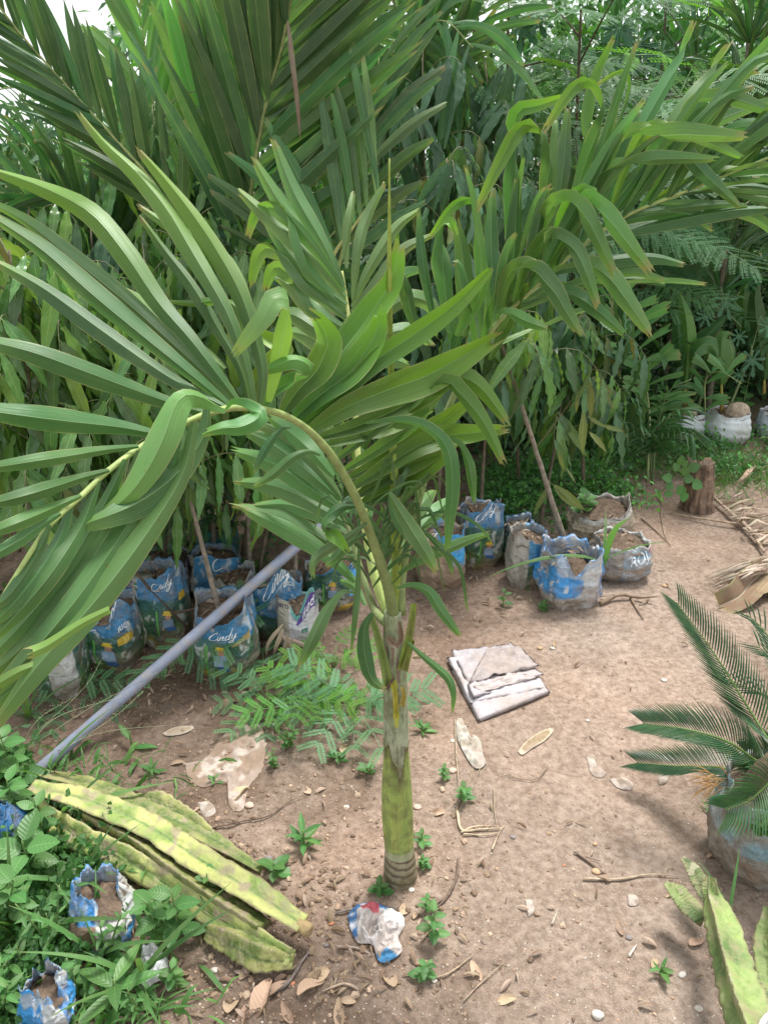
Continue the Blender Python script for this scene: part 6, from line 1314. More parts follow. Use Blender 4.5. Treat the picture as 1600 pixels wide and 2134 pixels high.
def cbag(x, y, f, h, g):
    n1 = mn.noise(g * 30)
    c = mixt((.42, .36, .33), (.55, .50, .48), sm(h, .2, .8))
    if y < 1905 or (x < 745 and y < 1960): c = mixt((.05, .16, .36), (.62, .64, .68), sm(mn.noise(g * 60), -.1, .2))
    if 752 < x < 790 and 1888 < y < 1912 and n1 > .0: c = (.45, .08, .10)
    if y > 1995: c = (.06, .22, .42)
    if x > 800 and 1905 < y < 1935: c = (.72, .70, .68)
    return c
crumple('crumpled_bag', 'crumpled blue, red and white plastic bag on the earth below the palm', [(724, 1912), (745, 1890), (780, 1884), (805, 1896), (838, 1912), (842, 1935), (830, 1960), (838, 1985), (812, 2008), (790, 2008), (775, 1975), (748, 1970), (732, 1945)], .006, cbag, amp=.035, seed=2, fr=26)
crumple('buried_sheet', 'thin dirty white plastic sheet half buried in the soil left of the palm', [(385, 1592), (430, 1580), (470, 1530), (520, 1505), (552, 1530), (548, 1600), (520, 1640), (505, 1690), (478, 1680), (470, 1630), (425, 1642), (395, 1625)], .0015, lambda x, y, f, h, g: mixt((.48, .41, .35), (.28, .20, .145), sm(mn.noise(g * 14) + .6 * mn.noise(g * 45) + f * .45, .05, .3)), 'cloth', amp=.012, seed=4, fr=22)
crumple('rag_strip', 'long pale crumpled rag strip lying below the folded sackcloth', [(950, 1505), (962, 1500), (975, 1535), (990, 1548), (985, 1535), (1000, 1545), (1006, 1575), (1012, 1592), (1000, 1604), (985, 1600), (965, 1570), (952, 1540)], .004, lambda x, y, f, h, g: mixt((.50, .47, .41), (.36, .31, .25), sm(mn.noise(g * 40), -.1, .3)), 'cloth', amp=.020, seed=5, fr=24)
crumple('clear_plastic', 'crumpled clear and white plastic wrapper among the lower left weeds', [(300, 2000), (325, 1985), (350, 2010), (352, 2045), (325, 2065), (300, 2080), (292, 2040)], .02, lambda x, y, f, h, g: mixt((.45, .45, .46), (.75, .76, .78), sm(mn.noise(g * 30), -.2, .3)), amp=.05, seed=6, fr=20)
for i, (ol, lab) in enumerate([([(1222, 1578), (1235, 1575), (1245, 1605), (1262, 1612), (1250, 1622), (1230, 1612)], 'thin pale plastic scrap pressed into the path, left of the cycad'), ([(1268, 1625), (1300, 1622), (1318, 1635), (1310, 1648), (1285, 1642)], 'torn whitish scrap pressed into the path near the cycad'),
      ([(1093, 1876), (1108, 1878), (1112, 1900), (1100, 1912), (1096, 1890)], 'small grey plastic scrap low on the path'), ([(1305, 1862), (1325, 1868), (1330, 1885), (1310, 1888)], 'pale plastic scrap beside the long dry twig'), ([(500, 1990), (520, 1998), (534, 2010), (520, 2030), (505, 2015)], 'torn white scrap below the cactus tips'),
      ([(1370, 1618), (1392, 1615), (1388, 1632), (1372, 1636)], 'white torn leaf-like scrap next to the cycad fronds'), ([(425, 1770), (450, 1768), (462, 1790), (440, 1800)], 'brown torn scrap lying on the topmost cactus stem')]):
    crumple('plastic_scrap', lab, ol, .002 if i < 6 else .15, lambda x, y, f, h, g: mixt((.42, .36, .31), (.30, .235, .185), sm(mn.noise(g * 50), -.1, .3)), 'cloth', n=8, amp=.008, seed=20 + i, cat='scrap', group='torn plastic scraps on the ground', fr=30)
crumple('seed_pod', 'long flat brown seed pod lying on the path', [(1078, 1568), (1095, 1548), (1120, 1530), (1145, 1520), (1152, 1526), (1135, 1545), (1108, 1562), (1088, 1575)], .004, lambda x, y, f, h, g: (.30, .22, .14) if f < .82 else (.50, .40, .29), 'cloth', n=12, amp=.006, seed=40, cat='seed pod', fr=40)
crumple('seed_pod', 'smaller grey seed pod on the soil right of the buried plastic sheet', [(340, 1530), (365, 1518), (400, 1515), (402, 1522), (380, 1532), (350, 1536)], .004, lambda x, y, f, h, g: (.36, .28, .20) if f < .82 else (.48, .40, .31), 'cloth', n=12, amp=.006, seed=41, cat='seed pod', fr=40)

# ---------------------------------------------------------------- dry palm fronds at the right edge of the path
df = thing('dead_frond', 'dry brown palm frond with shrivelled strips lying at the right edge of the path', 'dead frond', G(1560, 1140), 'dead palm fronds on the ground')
K5 = lambda x, y, z=.01: G(1000 + x / 2.667, 700 + y / 2.667, z)
mb = MB(); tube(mb, [K5(1300, 900, .03), K5(1400, 990, .03), K5(1500, 1080, .03), K5(1575, 1200, .02)], [.008, .009, .007], 8, (.36, .27, .20), seg=16); mb.build('midrib', M['bark'], df)
mb = MB(); tube(mb, [K5(1055, 985, .01), K5(1200, 1010, .02), K5(1430, 1045, .02)], [.003, .006], 6, (.38, .28, .2), seg=10); mb.build('stalk', M['bark'], df)
def strip(parent, pts, w, col, nm='dry_leaflet'):
    w *= .72; m2 = MB(); ribbon(m2, pts, w, (random.uniform(-60, 60), random.uniform(-120, 120), random.uniform(-60, 60)), prof_point, .5, 14, col, nx=3, wave=.3); m2.build(nm, M['dry_strip'], parent)
for i in range(26):
    x0, y0 = 1330 + i * 9, 940 + i * 9; x1 = x0 + random.uniform(40, 260); y1 = y0 - random.uniform(-60, 130)
    strip(df, [K5(x0, y0, .03), K5((x0 + x1) / 2, (y0 + y1) / 2 - 14, .05), K5(x1, y1, .015)], .018, random.choice([(1.2, 1.2, 1.2), (.9, .85, .8), (1.4, 1.4, 1.35), (.7, .6, .5)]))
dg = thing('dead_frond', 'bundle of shrivelled grey-white palm strips with a brown boat-shaped sheath', 'dead frond', K5(1450, 1350, 0), 'dead palm fronds on the ground')
for i in range(44):
    t = i / 43; x0, y0 = 1590 + random.uniform(-40, 60), 1215 + t * 90; x1, y1 = 1225 + random.uniform(0, 110) + 30 * t, 1330 + 110 * t * random.uniform(.7, 1)
    strip(dg, [K5(x0, y0, .05), K5((x0 * .6 + x1 * .4), (y0 * .6 + y1 * .4) - 12, .07 + random.uniform(-.03, .02)), K5(x1, y1, .012)], .016, random.choice([(1.3, 1.35, 1.35), (1.0, 1.0, 1.0), (1.5, 1.5, 1.5), (.6, .55, .5)]))
m2 = MB(); ribbon(m2, [K5(1620, 1275, .06), K5(1520, 1360, .07), K5(1440, 1440, .05), K5(1335, 1490, .02)], .11, (0, 0, 10), lambda t: .5 + .5 * math.sin(math.pi * (.2 + .6 * t)), -.5, 20, (.55, .42, .36), nx=8); m2.build('sheath', M['dry_strip'], dg)
m2 = MB(); ribbon(m2, [K5(1640, 1350, .03), K5(1560, 1420, .04), K5(1500, 1460, .02)], .05, 30, prof_point, .5, 12, (.8, .65, .5), nx=6); m2.build('dry_leaflet', M['dry_strip'], dg)
for i in range(12): x0 = 1560 + i * 6; strip(dg, [K5(x0, 1390 + i * 5, .02), K5(x0 + 50, 1400 + i * 6, .04), K5(x0 + 120, 1410 + i * 7, .01)], .016, (.9, .8, .7))
for (pts, w, lab) in [([K5(1425, 820, .02), K5(1470, 780, .05), K5(1530, 720, .02)], .035, 'curled pale dry sheath leaning in the grass right of the stump')]:
    m2 = MB(); ribbon(m2, pts, w, 30, prof_point, .6, 12, (1.3, 1.2, 1.0), nx=4); o = m2.build('dry_sheath', M['dry_strip'], org=pts[0]); tag(o, lab, 'dry leaf')

# ---------------------------------------------------------------- fallen leaves, twigs, straw
DL = []
for i in range(6):
    mb = MB(); vs = []; fs = []; uv = []; rg = random.Random(i); sgn = rg.choice([-1, 1]); ns, nw = 9, 6
    for a in range(ns + 1):
        t = a / ns; w = .5 * (.36 + .06 * (i % 3)) * ovalp(t) + .01
        for b in range(nw + 1):
            x = b / nw * 2 - 1; z = (.35 + .25 * (i % 2)) * (abs(x) ** 1.6) * w * 1.2 + .10 * math.sin(t * 4 + i) + .06 * mn.noise(Vector((x * 3, t * 6, i * 3.3)))
            vs.append((x * w + .06 * math.sin(t * 3) * sgn, t, z)); uv.append((b / nw, t))
    for a in range(ns):
        for b in range(nw): q = a * (nw + 1) + b; fs.append((q, q + 1, q + nw + 2, q + nw + 1))
    mb.add(vs, fs, (1, 1, 1), uv); DL.append(mb.mesh('dry_leaf', M['dry']))
def dry_leaf(px, py, ang, lpx, label, kind=None, z=.004, col=None):
    p = G(px, py, z); L_ = lpx * pxm(px, py, p.y) * 1.25; a = math.radians(ang); me = DL[RZ.randint(0, 5) if kind is None else kind]
    o = bpy.data.objects.new('dry_leaf', me); scene.collection.objects.link(o); o.location = p - Vector((math.cos(a), math.sin(a), 0)) * L_ * .5; o.rotation_euler = (RZ.uniform(-.25, .15), RZ.uniform(-.5, .5), a - math.pi / 2); o.scale = (L_,) * 3
    tag(o, label, 'leaf', 'dry fallen leaves'); return o
for (x, y, a, l, lab) in [(490, 2078, 80, 60, 'round curled brown leaf at the lower left of the bare earth'), (547, 2080, 70, 66, 'long upright pale leaf next to the round curled one'), (665, 2028, 30, 42, 'pinkish crumpled leaf left of the crumpled bag'),
   (708, 2045, 60, 48, 'broad blush-coloured dry leaf below the crumpled bag'), (650, 2062, 30, 50, 'narrow curled dry leaf beside the broad blush one'), (815, 2032, 100, 46, 'cream leaf hanging at the lower tip of the crumpled bag'), (515, 2020, 60, 40, 'ragged whitish leaf close to the cactus tip'),
   (730, 2082, 10, 34, 'curled straw-coloured leaf low in the middle'), (710, 2112, 95, 50, 'standing curled leaf at the bottom edge of the middle'), (505, 2125, 80, 44, 'tan leaf cut by the bottom edge'), (578, 2060, 40, 40, 'small ribbed leaf right of the long upright one'),
   (690, 1990, 120, 26, 'small dark dry leaf left of the bag'), (848, 1893, 40, 34, 'cream curled leaf just above the crumpled bag'), (888, 1783, 25, 30, 'pale leaf right of the ringed palm base'), (908, 1692, 170, 30, 'whitish crinkled leaf right of the green trunk'),
   (1292, 1932, 90, 30, 'thin pointed leaf standing low on the path'), (992, 2020, 110, 36, 'slim folded leaf on the path right of the bag'), (1055, 2085, 10, 34, 'curled brown leaf near the bottom of the path'), (1390, 1865, 170, 14, 'small orange leaf on the path above the twig'),
   (1362, 2003, 60, 28, 'cream leaf on the path left of the tall cactus'), (1452, 1965, 20, 32, 'dark brown curled leaf by the cactus side stem'), (1478, 1783, 30, 14, 'small pale leaf at the cycad sack foot'), (160, 1487, 100, 30, 'rust brown leaf below the left rice sacks'),
   (470, 1465, 60, 28, 'curled brown leaf just below the front rice sack'), (880, 1365, 20, 32, 'curled dry leaf beside the folded sackcloth corner'), (945, 1388, 30, 30, 'brown leaf tucked at the left corner of the folded sackcloth'), (720, 1560, 70, 28, 'pale leaf right of the feathery plant'),
   (640, 1645, 120, 26, 'small tan leaf in the middle of the left soil'), (370, 1590, 20, 22, 'short stick-like leaf above the buried sheet'), (600, 1540, 70, 30, 'greyish leaf under the feathery plant'), (500, 1655, 50, 40, 'dark shell-shaped leaf on the buried sheet'),
   (1020, 1715, 60, 26, 'tan leaf on the dry straw heap'), (868, 1905, 60, 24, 'narrow cream leaf right of the crumpled bag'), (880, 2010, 150, 36, 'white curled leaf beside the lowest weed'), (300, 1330, 40, 26, 'brown leaf in the torn-rim rice sack'), (1156, 1342, 80, 18, 'upright brown leaf far up the path'),
   (560, 1870, 30, 24, 'torn dry leaf by the far cactus tip'), (620, 1910, 80, 24, 'narrow leaf in the gap between cactus tip and bag'), (585, 2040, 20, 22, 'little ochre leaf under the cactus tips'), (600, 2110, 120, 40, 'broad faded leaf on the near soil')]:
    dry_leaf(x, y, a, l, lab)
lit = MB()
def litter_leaf(p, l, seed):
    a = RZ.uniform(0, 6.28); d = Vector((math.cos(a), math.sin(a), RZ.uniform(-.1, .35))); ribbon(lit, [p, p + d * l * .5 + Vector((0, 0, .006)), p + d * l], l * RZ.uniform(.15, .4), RZ.uniform(-60, 60), ovalp, .4, 5, random.choice([(.8, .7, .6), (.5, .4, .3), (1, .95, .9), (.6, .5, .42)]), ref=Vector((0, 0, 1)), nx=2)
for i in range(900):
    u = RZ.random()
    if u < .45: px, py = RZ.uniform(60, 760), RZ.gauss(1400, 60)
    elif u < .75: px, py = RZ.gauss(560, 250), RZ.gauss(1950, 130)
    elif u < .9: px, py = RZ.uniform(850, 1120), RZ.gauss(1230, 50)
    else: px, py = RZ.uniform(1000, 1600), RZ.uniform(1080, 2100)
    p = G(px, py, .004); litter_leaf(p, RZ.uniform(.008, .035), i)
for k_, s_ in S.items():
    if s_ is None or k_ in ('ll', 'll2', 'll3', 'w1', 'w2', 'w3', 'w4'): continue
    for i in range(14):
        a = RZ.uniform(-3.1, 3.1); hs = .84; ax = s_.axis(hs); p = ax + (s_.surf(a, hs, False) - ax) * RZ.uniform(.1, .85); litter_leaf(p + Vector((0, 0, .012 * s_.R / .1)), RZ.uniform(.015, .05), i)
lit.build('leaf_litter', M['dry_strip'], kind='stuff')
def twig(label, pts, r, col=(.24, .17, .12), z=.006, branches=(), group='dry twigs and roots on the ground', zs=None):
    p = [G(x, y, (zs[i] if zs else z)) for i, (x, y) in enumerate(pts)]; t = thing('twig', label, 'twig', p[0], group); mb = MB(); tube(mb, p, [r, r * .8, r * .4], 6, col, seg=18, bump=.4)
    for b in branches: tube(mb, [G(x, y, z) for x, y in b], [r * .6, r * .25], 5, col, seg=8, bump=.4)
    mb.build('twig_wood', M['bark'], t)
twig('crooked brown stick with a split tip lying right of the bright blue sack', [(1250, 1258), (1290, 1240), (1330, 1245), (1368, 1243)], .008, zs=[.01, .02, .015, .03], branches=[[(1312, 1243), (1330, 1275), (1340, 1290)], [(1352, 1245), (1345, 1255), (1330, 1260)]])
twig('long pale dry twig lying flat above the small cactus stems', [(1215, 1830), (1290, 1832), (1350, 1822), (1415, 1826)], .0028, (.42, .33, .24), branches=[[(1385, 1822), (1390, 1808), (1405, 1806)]])
twig('thick grey curved root left of the small round leaves at the bottom', [(555, 2072), (600, 2048), (625, 2010), (645, 1982)], .0055, (.20, .16, .14))
twig('straight pale stick on the soil between the cactus and the buried sheet', [(388, 1702), (412, 1686), (436, 1668)], .004, (.40, .30, .21))
twig('thin dark root running across the soil above the far cactus tip', [(445, 1725), (500, 1712), (560, 1700), (600, 1672), (640, 1655)], .0022, (.16, .11, .08), branches=[[(500, 1712), (470, 1708), (440, 1715)]])
twig('bundle of straw stalks right of the palm', [(952, 1690), (962, 1730), (1000, 1728), (1045, 1726)], .004, (.46, .36, .25), branches=[[(965, 1738), (1010, 1740), (1040, 1735)], [(1025, 1770), (1040, 1735), (1050, 1720)], [(960, 1735), (990, 1722), (1040, 1722)]])
twig('long thin stalk running down from the rag strip to the straw', [(948, 1500), (950, 1570), (955, 1640), (950, 1700)], .0022, (.34, .27, .19), branches=[[(985, 1600), (975, 1640), (958, 1690)], [(1000, 1600), (985, 1640), (970, 1680)]])
twig('dark half-buried root curving down right of the palm base', [(955, 1790), (950, 1830), (930, 1870), (900, 1900)], .004, (.17, .12, .09), branches=[[(930, 1870), (905, 1885), (880, 1905)]])
twig('pale twig beside the lowest weed', [(905, 2038), (940, 2025), (985, 1990)], .0022, (.38, .29, .2))
twig('brown stick with a flaking side on the path left of the cycad', [(1202, 1776), (1230, 1798), (1262, 1822)], .004, (.22, .16, .12), branches=[[(1195, 1775), (1220, 1785), (1250, 1795)]])
twig('thin twig on the path right of the seed pod', [(1140, 1600), (1110, 1625), (1040, 1612), (1018, 1590)], .0015, (.22, .16, .12))
twig('upright thin stalk bent over the straw heap', [(1028, 1640), (1030, 1690), (1034, 1715)], .0018, (.35, .27, .19))
twig('thin root on bare earth under the stump', [(1335, 1080), (1370, 1110), (1395, 1135)], .003, (.2, .14, .1)); twig('bent pale root on bare earth left of the stump', [(1375, 1058), (1383, 1110), (1398, 1138)], .0025, (.36, .27, .2))
twig('short white stalk piece low on the path', [(1310, 1992), (1326, 1968)], .003, (.62, .55, .47)); twig('short pale twig low in the middle of the path', [(1150, 1925), (1158, 1905), (1160, 1895)], .0022, (.5, .42, .34))
twig('dry grey stick crossing above the crumpled bag', [(700, 1902), (760, 1890), (840, 1892)], .003, (.22, .18, .15)); twig('straight thin stick left of the crumpled bag', [(702, 1972), (740, 1975), (780, 1990)], .0025, (.4, .32, .26))
twig('dry twig in the lower left earth', [(745, 2060), (715, 2050), (670, 2066)], .003, (.4, .3, .22)); twig('thin twig near the bottom centre', [(965, 2086), (1000, 2050), (1050, 2005)], .0016, (.36, .28, .2))
# dry pale palm strips behind the bright feathery plant
dh = thing('dead_leaf_bundle', 'bundle of pale dry strap leaves hanging beside the purple-printed sack', 'dry leaves', G(585, 1400))
for q in [[(590, 1300), (560, 1340), (555, 1370)], [(590, 1310), (575, 1350), (570, 1365)], [(585, 1320), (620, 1360), (640, 1392)], [(600, 1320), (590, 1370), (580, 1440)], [(598, 1340), (575, 1380), (562, 1365)], [(610, 1330), (600, 1350), (578, 1370)], [(600, 1330), (640, 1350), (650, 1380)]]:
    yy = G(590, 1385).y; m2 = MB(); ribbon(m2, [P(a, b, yy + .02 * i) for i, (a, b) in enumerate(q)], .016, random.uniform(-40, 40), prof_point, .4, 10, (1.35, 1.35, 1.35), nx=3); m2.build('dry_leaflet', M['dry_strip'], dh)
# ---------------------------------------------------------------- weeds
def weed(px, py, kind, h, n, ll, label, seed=0, group=None, name='weed', cat='weed', lean=0, z=0, tint=(.14, .22, .07), leafk=None, up=.5):
    rg = random.Random(seed * 31 + int(px)); b = G(px, py, z); r = thing(name, label, cat, b, group); mb = MB()
    if kind == 'rosette':
        for i in range(n):
            az = i * 2.4; el = rg.uniform(.25, 1.1) * up * 1.6; d = Vector((math.cos(az) * math.cos(el), math.sin(az) * math.cos(el), math.sin(el)))
            frame_obj(rg.choice(LM[leafk or 'lance']), 'leaf', r, b + Vector((0, 0, h * i / n)), d, Vector((0, 0, 1)), ll * rg.uniform(.7, 1.15), rg.uniform(.9, 1.2), b)
        tube(mb, [b, b + Vector((0, 0, h + .005))], [.0025, .002], 5, tint, seg=3)
    elif kind == 'stem':
        ns = max(1, n // 8)
        for s_ in range(ns):
            az = rg.uniform(0, 6.28); tp = b + Vector((math.cos(az) * h * .35 * (s_ > 0) + lean * h, math.sin(az) * h * .35 * (s_ > 0), h * rg.uniform(.7, 1.1))); ax = cr([b, b.lerp(tp, .5) + Vector((0, 0, h * .06)), tp], 10); tube(mb, ax, [.003, .0015], 5, tint)
            k = n // ns
            for i in range(k):
                t = .25 + .75 * i / k; p = ax[min(10, int(t * 10))]; a2 = i * 1.57 + s_; el = .1 + .7 * t * up; d = Vector((math.cos(a2) * math.cos(el), math.sin(a2) * math.cos(el), math.sin(el)))
                frame_obj(rg.choice(LM[leafk or 'ovate']), 'leaf', r, p, d, Vector((rg.uniform(-.3, .3), -.2, 1)), ll * rg.uniform(.6, 1.1) * (1 - .35 * t), 1, b)
    elif kind == 'grass':
        for i in range(n):
            az = rg.uniform(0, 6.28); el = rg.uniform(.6, 1.4); d = Vector((math.cos(az) * math.cos(el), math.sin(az) * math.cos(el), math.sin(el))); frame_obj(rg.choice(LM['grass']), 'blade', r, b + Vector((rg.uniform(-.01, .01), rg.uniform(-.01, .01), 0)), d, Vector((0, 0, 1)) + d * -.5, ll * rg.uniform(.5, 1.1), rg.uniform(.8, 1.3), b)
        return r
    elif kind == 'feather':
        for i in range(n):
            az = i * 2.4; el = rg.uniform(.1, .9) * up; hh = h * rg.random(); d = Vector((math.cos(az) * math.cos(el), math.sin(az) * math.cos(el), math.sin(el))); p = b + Vector((math.cos(az) * .03, math.sin(az) * .03, hh)) * 1.0
            frame_obj(rg.choice(LM[leafk or 'lime']), 'leaf', r, p, d, Vector((rg.uniform(-.3, .3), -.35, 1)), ll * rg.uniform(.6, 1.1), 1, b); tube(mb, [b, p], [.002, .0015], 5, tint)
    mb.build('stem', M['stem'], r); return r
# small plants in the open earth
gW = 'small weeds in the bare earth'
weed(634, 1765, 'rosette', .05, 9, .058, 'bright upright lance-leaved weed left of the palm trunk', 1, gW); weed(572, 1820, 'rosette', .03, 6, .045, 'five-leaved weed beside the far cactus tip', 2, gW, leafk='ovate')
weed(790, 1862, 'stem', .04, 14, .034, 'bushy weed rosette at the front foot of the palm', 3, gW, leafk='ovate'); weed(882, 2040, 'stem', .04, 16, .034, 'weed rosette at the bottom middle below the bag', 4, gW)
weed(902, 1960, 'stem', .10, 10, .04, 'thin-stemmed weed with rounded leaves right of the crumpled bag', 5, gW); weed(765, 1612, 'rosette', .02, 6, .035, 'tiny round-leaved weed left of the grey trunk', 7, gW, leafk='ovate')
weed(705, 1583, 'rosette', .02, 6, .035, 'tiny weed under the bright feathery plant', 8, gW, leafk='ovate'); weed(880, 1525, 'rosette', .02, 7, .04, 'small weed tuft right of the grey upper trunk', 9, gW); weed(925, 1625, 'stem', .05, 10, .03, 'sprawling small weed left of the rag strip', 10, gW)
weed(965, 1670, 'stem', .06, 12, .035, 'leafy weed growing through the straw stalks', 11, gW); weed(878, 1765, 'stem', .05, 7, .04, 'weed hugging the right side of the palm base', 12, gW, leafk='ovate'); weed(880, 1810, 'stem', .05, 14, .022, 'low creeping weed right of the ringed base', 13, gW)
weed(1130, 1275, 'stem', .05, 16, .028, 'yellow-green creeping weed in front of the bright blue sack', 15, gW); weed(1048, 1265, 'stem', .07, 6, .04, 'heart-leaved sprout between the palm and the bright blue sack', 16, gW, leafk='ovate')
weed(1095, 1222, 'rosette', .03, 9, .04, 'pale round-leaved rosette at the foot of the grey-blue half sack', 17, gW, leafk='ovate'); weed(1375, 2030, 'rosette', .02, 6, .035, 'little weed between the tall cactus and the path', 19, gW)
weed(318, 1612, 'rosette', .02, 7, .04, 'small dark weed above the back cactus stem', 20, gW); weed(447, 1632, 'rosette', .02, 5, .03, 'single-stemmed sprout on the buried sheet', 21, gW); weed(890, 1900, 'stem', .06, 8, .03, 'trailing weed beside the half-buried root', 23, gW)
weed(276, 1560, 'rosette', .06, 2, .07, 'single upright dark leaf on the soil by the pipe', 24, gW)
# bright feathery plant left of the palm
weed(630, 1480, 'feather', .10, 15, .125, 'bright green feathery-leaved plant just left of the palm trunk', 31, 'feathery ground plants', 'feathery_plant', 'plant', up=.7)
weed(735, 1490, 'feather', .08, 11, .16, 'darker feathery-leaved plant touching the palm trunk', 32, 'feathery ground plants', 'feathery_plant', 'plant', leafk='mim', up=.6)
weed(560, 1470, 'feather', .08, 10, .17, 'dark feathery-leaved plant below the front rice sack', 33, 'feathery ground plants', 'feathery_plant', 'plant', leafk='mim', up=.5)
weed(690, 1400, 'feather', .09, 9, .11, 'feathery-leaved plant between the purple-printed sack and the palm', 34, 'feathery ground plants', 'feathery_plant', 'plant', up=.8)
weed(600, 1560, 'stem', .07, 42, .024, 'fine creeping weed below the bright feathery plant', 35, gW); weed(570, 1600, 'stem', .05, 26, .02, 'fine creeping weed at the top of the buried sheet', 36, gW)
weed(150, 1450, 'feather', .06, 9, .15, 'low dark feathery plant in front of the torn-rim sack', 37, 'feathery ground plants', 'feathery_plant', 'plant', leafk='mim', up=.4)
# the weed bank lower left
gL = 'tall weeds in the lower left corner'
weed(30, 1640, 'stem', .20, 20, .11, 'pale-veined spurge-like weed at the left edge above the dark blue sack', 41, gL, leafk='ovate'); weed(70, 1840, 'stem', .18, 10, .13, 'weed with two big oval ribbed leaves at the left edge', 42, gL, leafk='ovate')
weed(98, 1770, 'stem', .20, 12, .07, 'three-leaved climbing weed over the start of the cactus heap', 43, gL, leafk='ovate'); weed(375, 1960, 'stem', .17, 22, .075, 'crinkly-leaved weed standing against the front cactus stem', 44, gL, leafk='ovate')
weed(225, 2000, 'stem', .13, 20, .045, 'narrow-leaved weed in front of the blue torn sack', 45, gL, leafk='lance'); weed(120, 1990, 'stem', .15, 26, .048, 'bushy narrow-leaved weed left of the blue torn sack', 46, gL, leafk='lance'); weed(55, 2040, 'stem', .13, 24, .06, 'narrow-leaved weed above the corner sack', 47, gL, leafk='lance')
weed(250, 2100, 'rosette', .08, 12, .085, 'star-shaped long-leaved weed near the bottom left', 48, gL, leafk='lance', up=.4); weed(165, 2080, 'stem', .10, 26, .045, 'three-leaved clover-like weed right of the corner sack', 49, gL, leafk='ovate'); weed(330, 1975, 'stem', .11, 18, .045, 'leafy weed between the torn sack and the cactus', 50, gL, leafk='lance')
weed(440, 1890, 'stem', .10, 12, .05, 'small weed leaning on the dark part of the cactus heap', 51, gL, leafk='ovate'); weed(310, 1850, 'stem', .1, 14, .05, 'weed growing over the front cactus stem', 52, gL, leafk='lance'); weed(20, 1930, 'stem', .16, 20, .09, 'broad-leaved weed at the left edge above the corner', 53, gL, leafk='ovate')
weed(290, 2130, 'stem', .07, 18, .042, 'weed at the bottom edge below the clear wrapper', 54, gL, leafk='lance'); weed(365, 2060, 'stem', .06, 14, .04, 'small weed right of the clear wrapper', 55, gL, leafk='ovate'); weed(180, 1930, 'stem', .13, 18, .05, 'fine weed rising in front of the torn sack', 56, gL, leafk='lance')
weed(40, 1720, 'stem', .16, 14, .08, 'weed hanging over the dark blue sack', 57, gL, leafk='ovate'); weed(10, 2120, 'stem', .12, 20, .06, 'weed filling the very bottom left corner', 58, gL, leafk='lance')
gR = 'grass tufts'
for i, (x, y, n, l, lab) in enumerate([(210, 2010, 7, .24, 'long-bladed grass tuft in front of the blue torn sack'), (45, 1960, 10, .32, 'tall arching grass tuft at the left edge'), (130, 1720, 9, .26, 'thin grass blades over the cactus heap start'), (290, 2060, 8, .22, 'grass tuft beside the clear wrapper'), (170, 1850, 8, .24, 'grass blades between the torn sack and the cactus'),
     (20, 2100, 22, .12, 'dense short grass in the bottom left corner'), (330, 2110, 14, .10, 'thin grass at the bottom edge'), (100, 1630, 8, .3, 'broad grass blades where the pipe meets the ground'), (60, 1500, 12, .2, 'grass tuft left of the pipe'), (1255, 1180, 4, .34, 'broad upright grass blades growing from the brown stacked sack'), (1525, 1935, 5, .14, 'grass blade curling on the cycad sack'), (1480, 1700, 14, .06, 'dry fine grass beside the cycad sack')]):
    weed(x, y, 'grass', 0, n, l, lab, 60 + i, gR, 'grass_tuft', 'grass', z=.14 if i == 9 else .0 if i != 10 else .05)
# weeds growing from sack tops
weed(1175, 1110, 'stem', .10, 14, .055, 'round-leaved weed between the bright blue and the brown sacks', 80, 'weeds on the sacks', leafk='ovate', z=.03); weed(1215, 1080, 'stem', .16, 12, .075, 'blue-green heart-leaved weed on the brown stacked sack', 81, 'weeds on the sacks', leafk='round', z=.14); weed(1580, 1740, 'stem', .05, 30, .028, 'dark clover-like weed on the cycad sack', 82, 'weeds on the sacks', leafk='round', z=.17)
weed(1540, 905, 'stem', .10, 12, .05, 'light green weed in front of the right white sack', 83, 'weeds on the sacks', leafk='round'); weed(1290, 925, 'stem', .12, 24, .05, 'light green small-leaved weed near the dark fishtail plant', 84, 'weeds on the sacks', leafk='ovate')
used_ = set(); LK = {'ovate': 'oval-leaved', 'lance': 'narrow-leaved', 'round': 'round-leaved'}
MARK = [(1165, 'far behind the half grey half blue sack'), (1215, 'behind the leaning stem of the bright blue sack'), (1265, 'behind the brown stacked sack'), (1320, 'in the dark gap right of the brown stacked sack'), (1370, 'beside the slender fan-leaved palm'), (1420, 'behind the dark narrow-leaved palm'), (1480, 'behind the left clean white sack'), (1540, 'behind the right clean white sack'), (1640, 'at the right edge behind the white sacks')]
for i in range(60):
    px, Y_ = RZ.uniform(1120, 1620), RZ.uniform(3.75, 4.7); py_ = 1067 + FPX * math.tan(math.atan2(1.5, Y_) - PITCH); h_ = RZ.uniform(.12, .36); lk = RZ.choice(['ovate', 'lance', 'lance', 'round'])
    if 1400 < px < 1590 and Y_ < 4.3: continue
    lab = ('low ' if h_ < .2 else 'middling ' if h_ < .28 else 'tall ') + LK[lk] + ' wild plant ' + [m for x_, m in MARK if px < x_][0]
    if lab in used_: continue
    used_.add(lab); weed(px, py_, 'stem', h_, RZ.choice([10, 16, 24]), RZ.uniform(.06, .13), lab, 200 + i, 'wild plants in the tangle behind the path', leafk=lk, name='wild_plant', cat='wild plant')
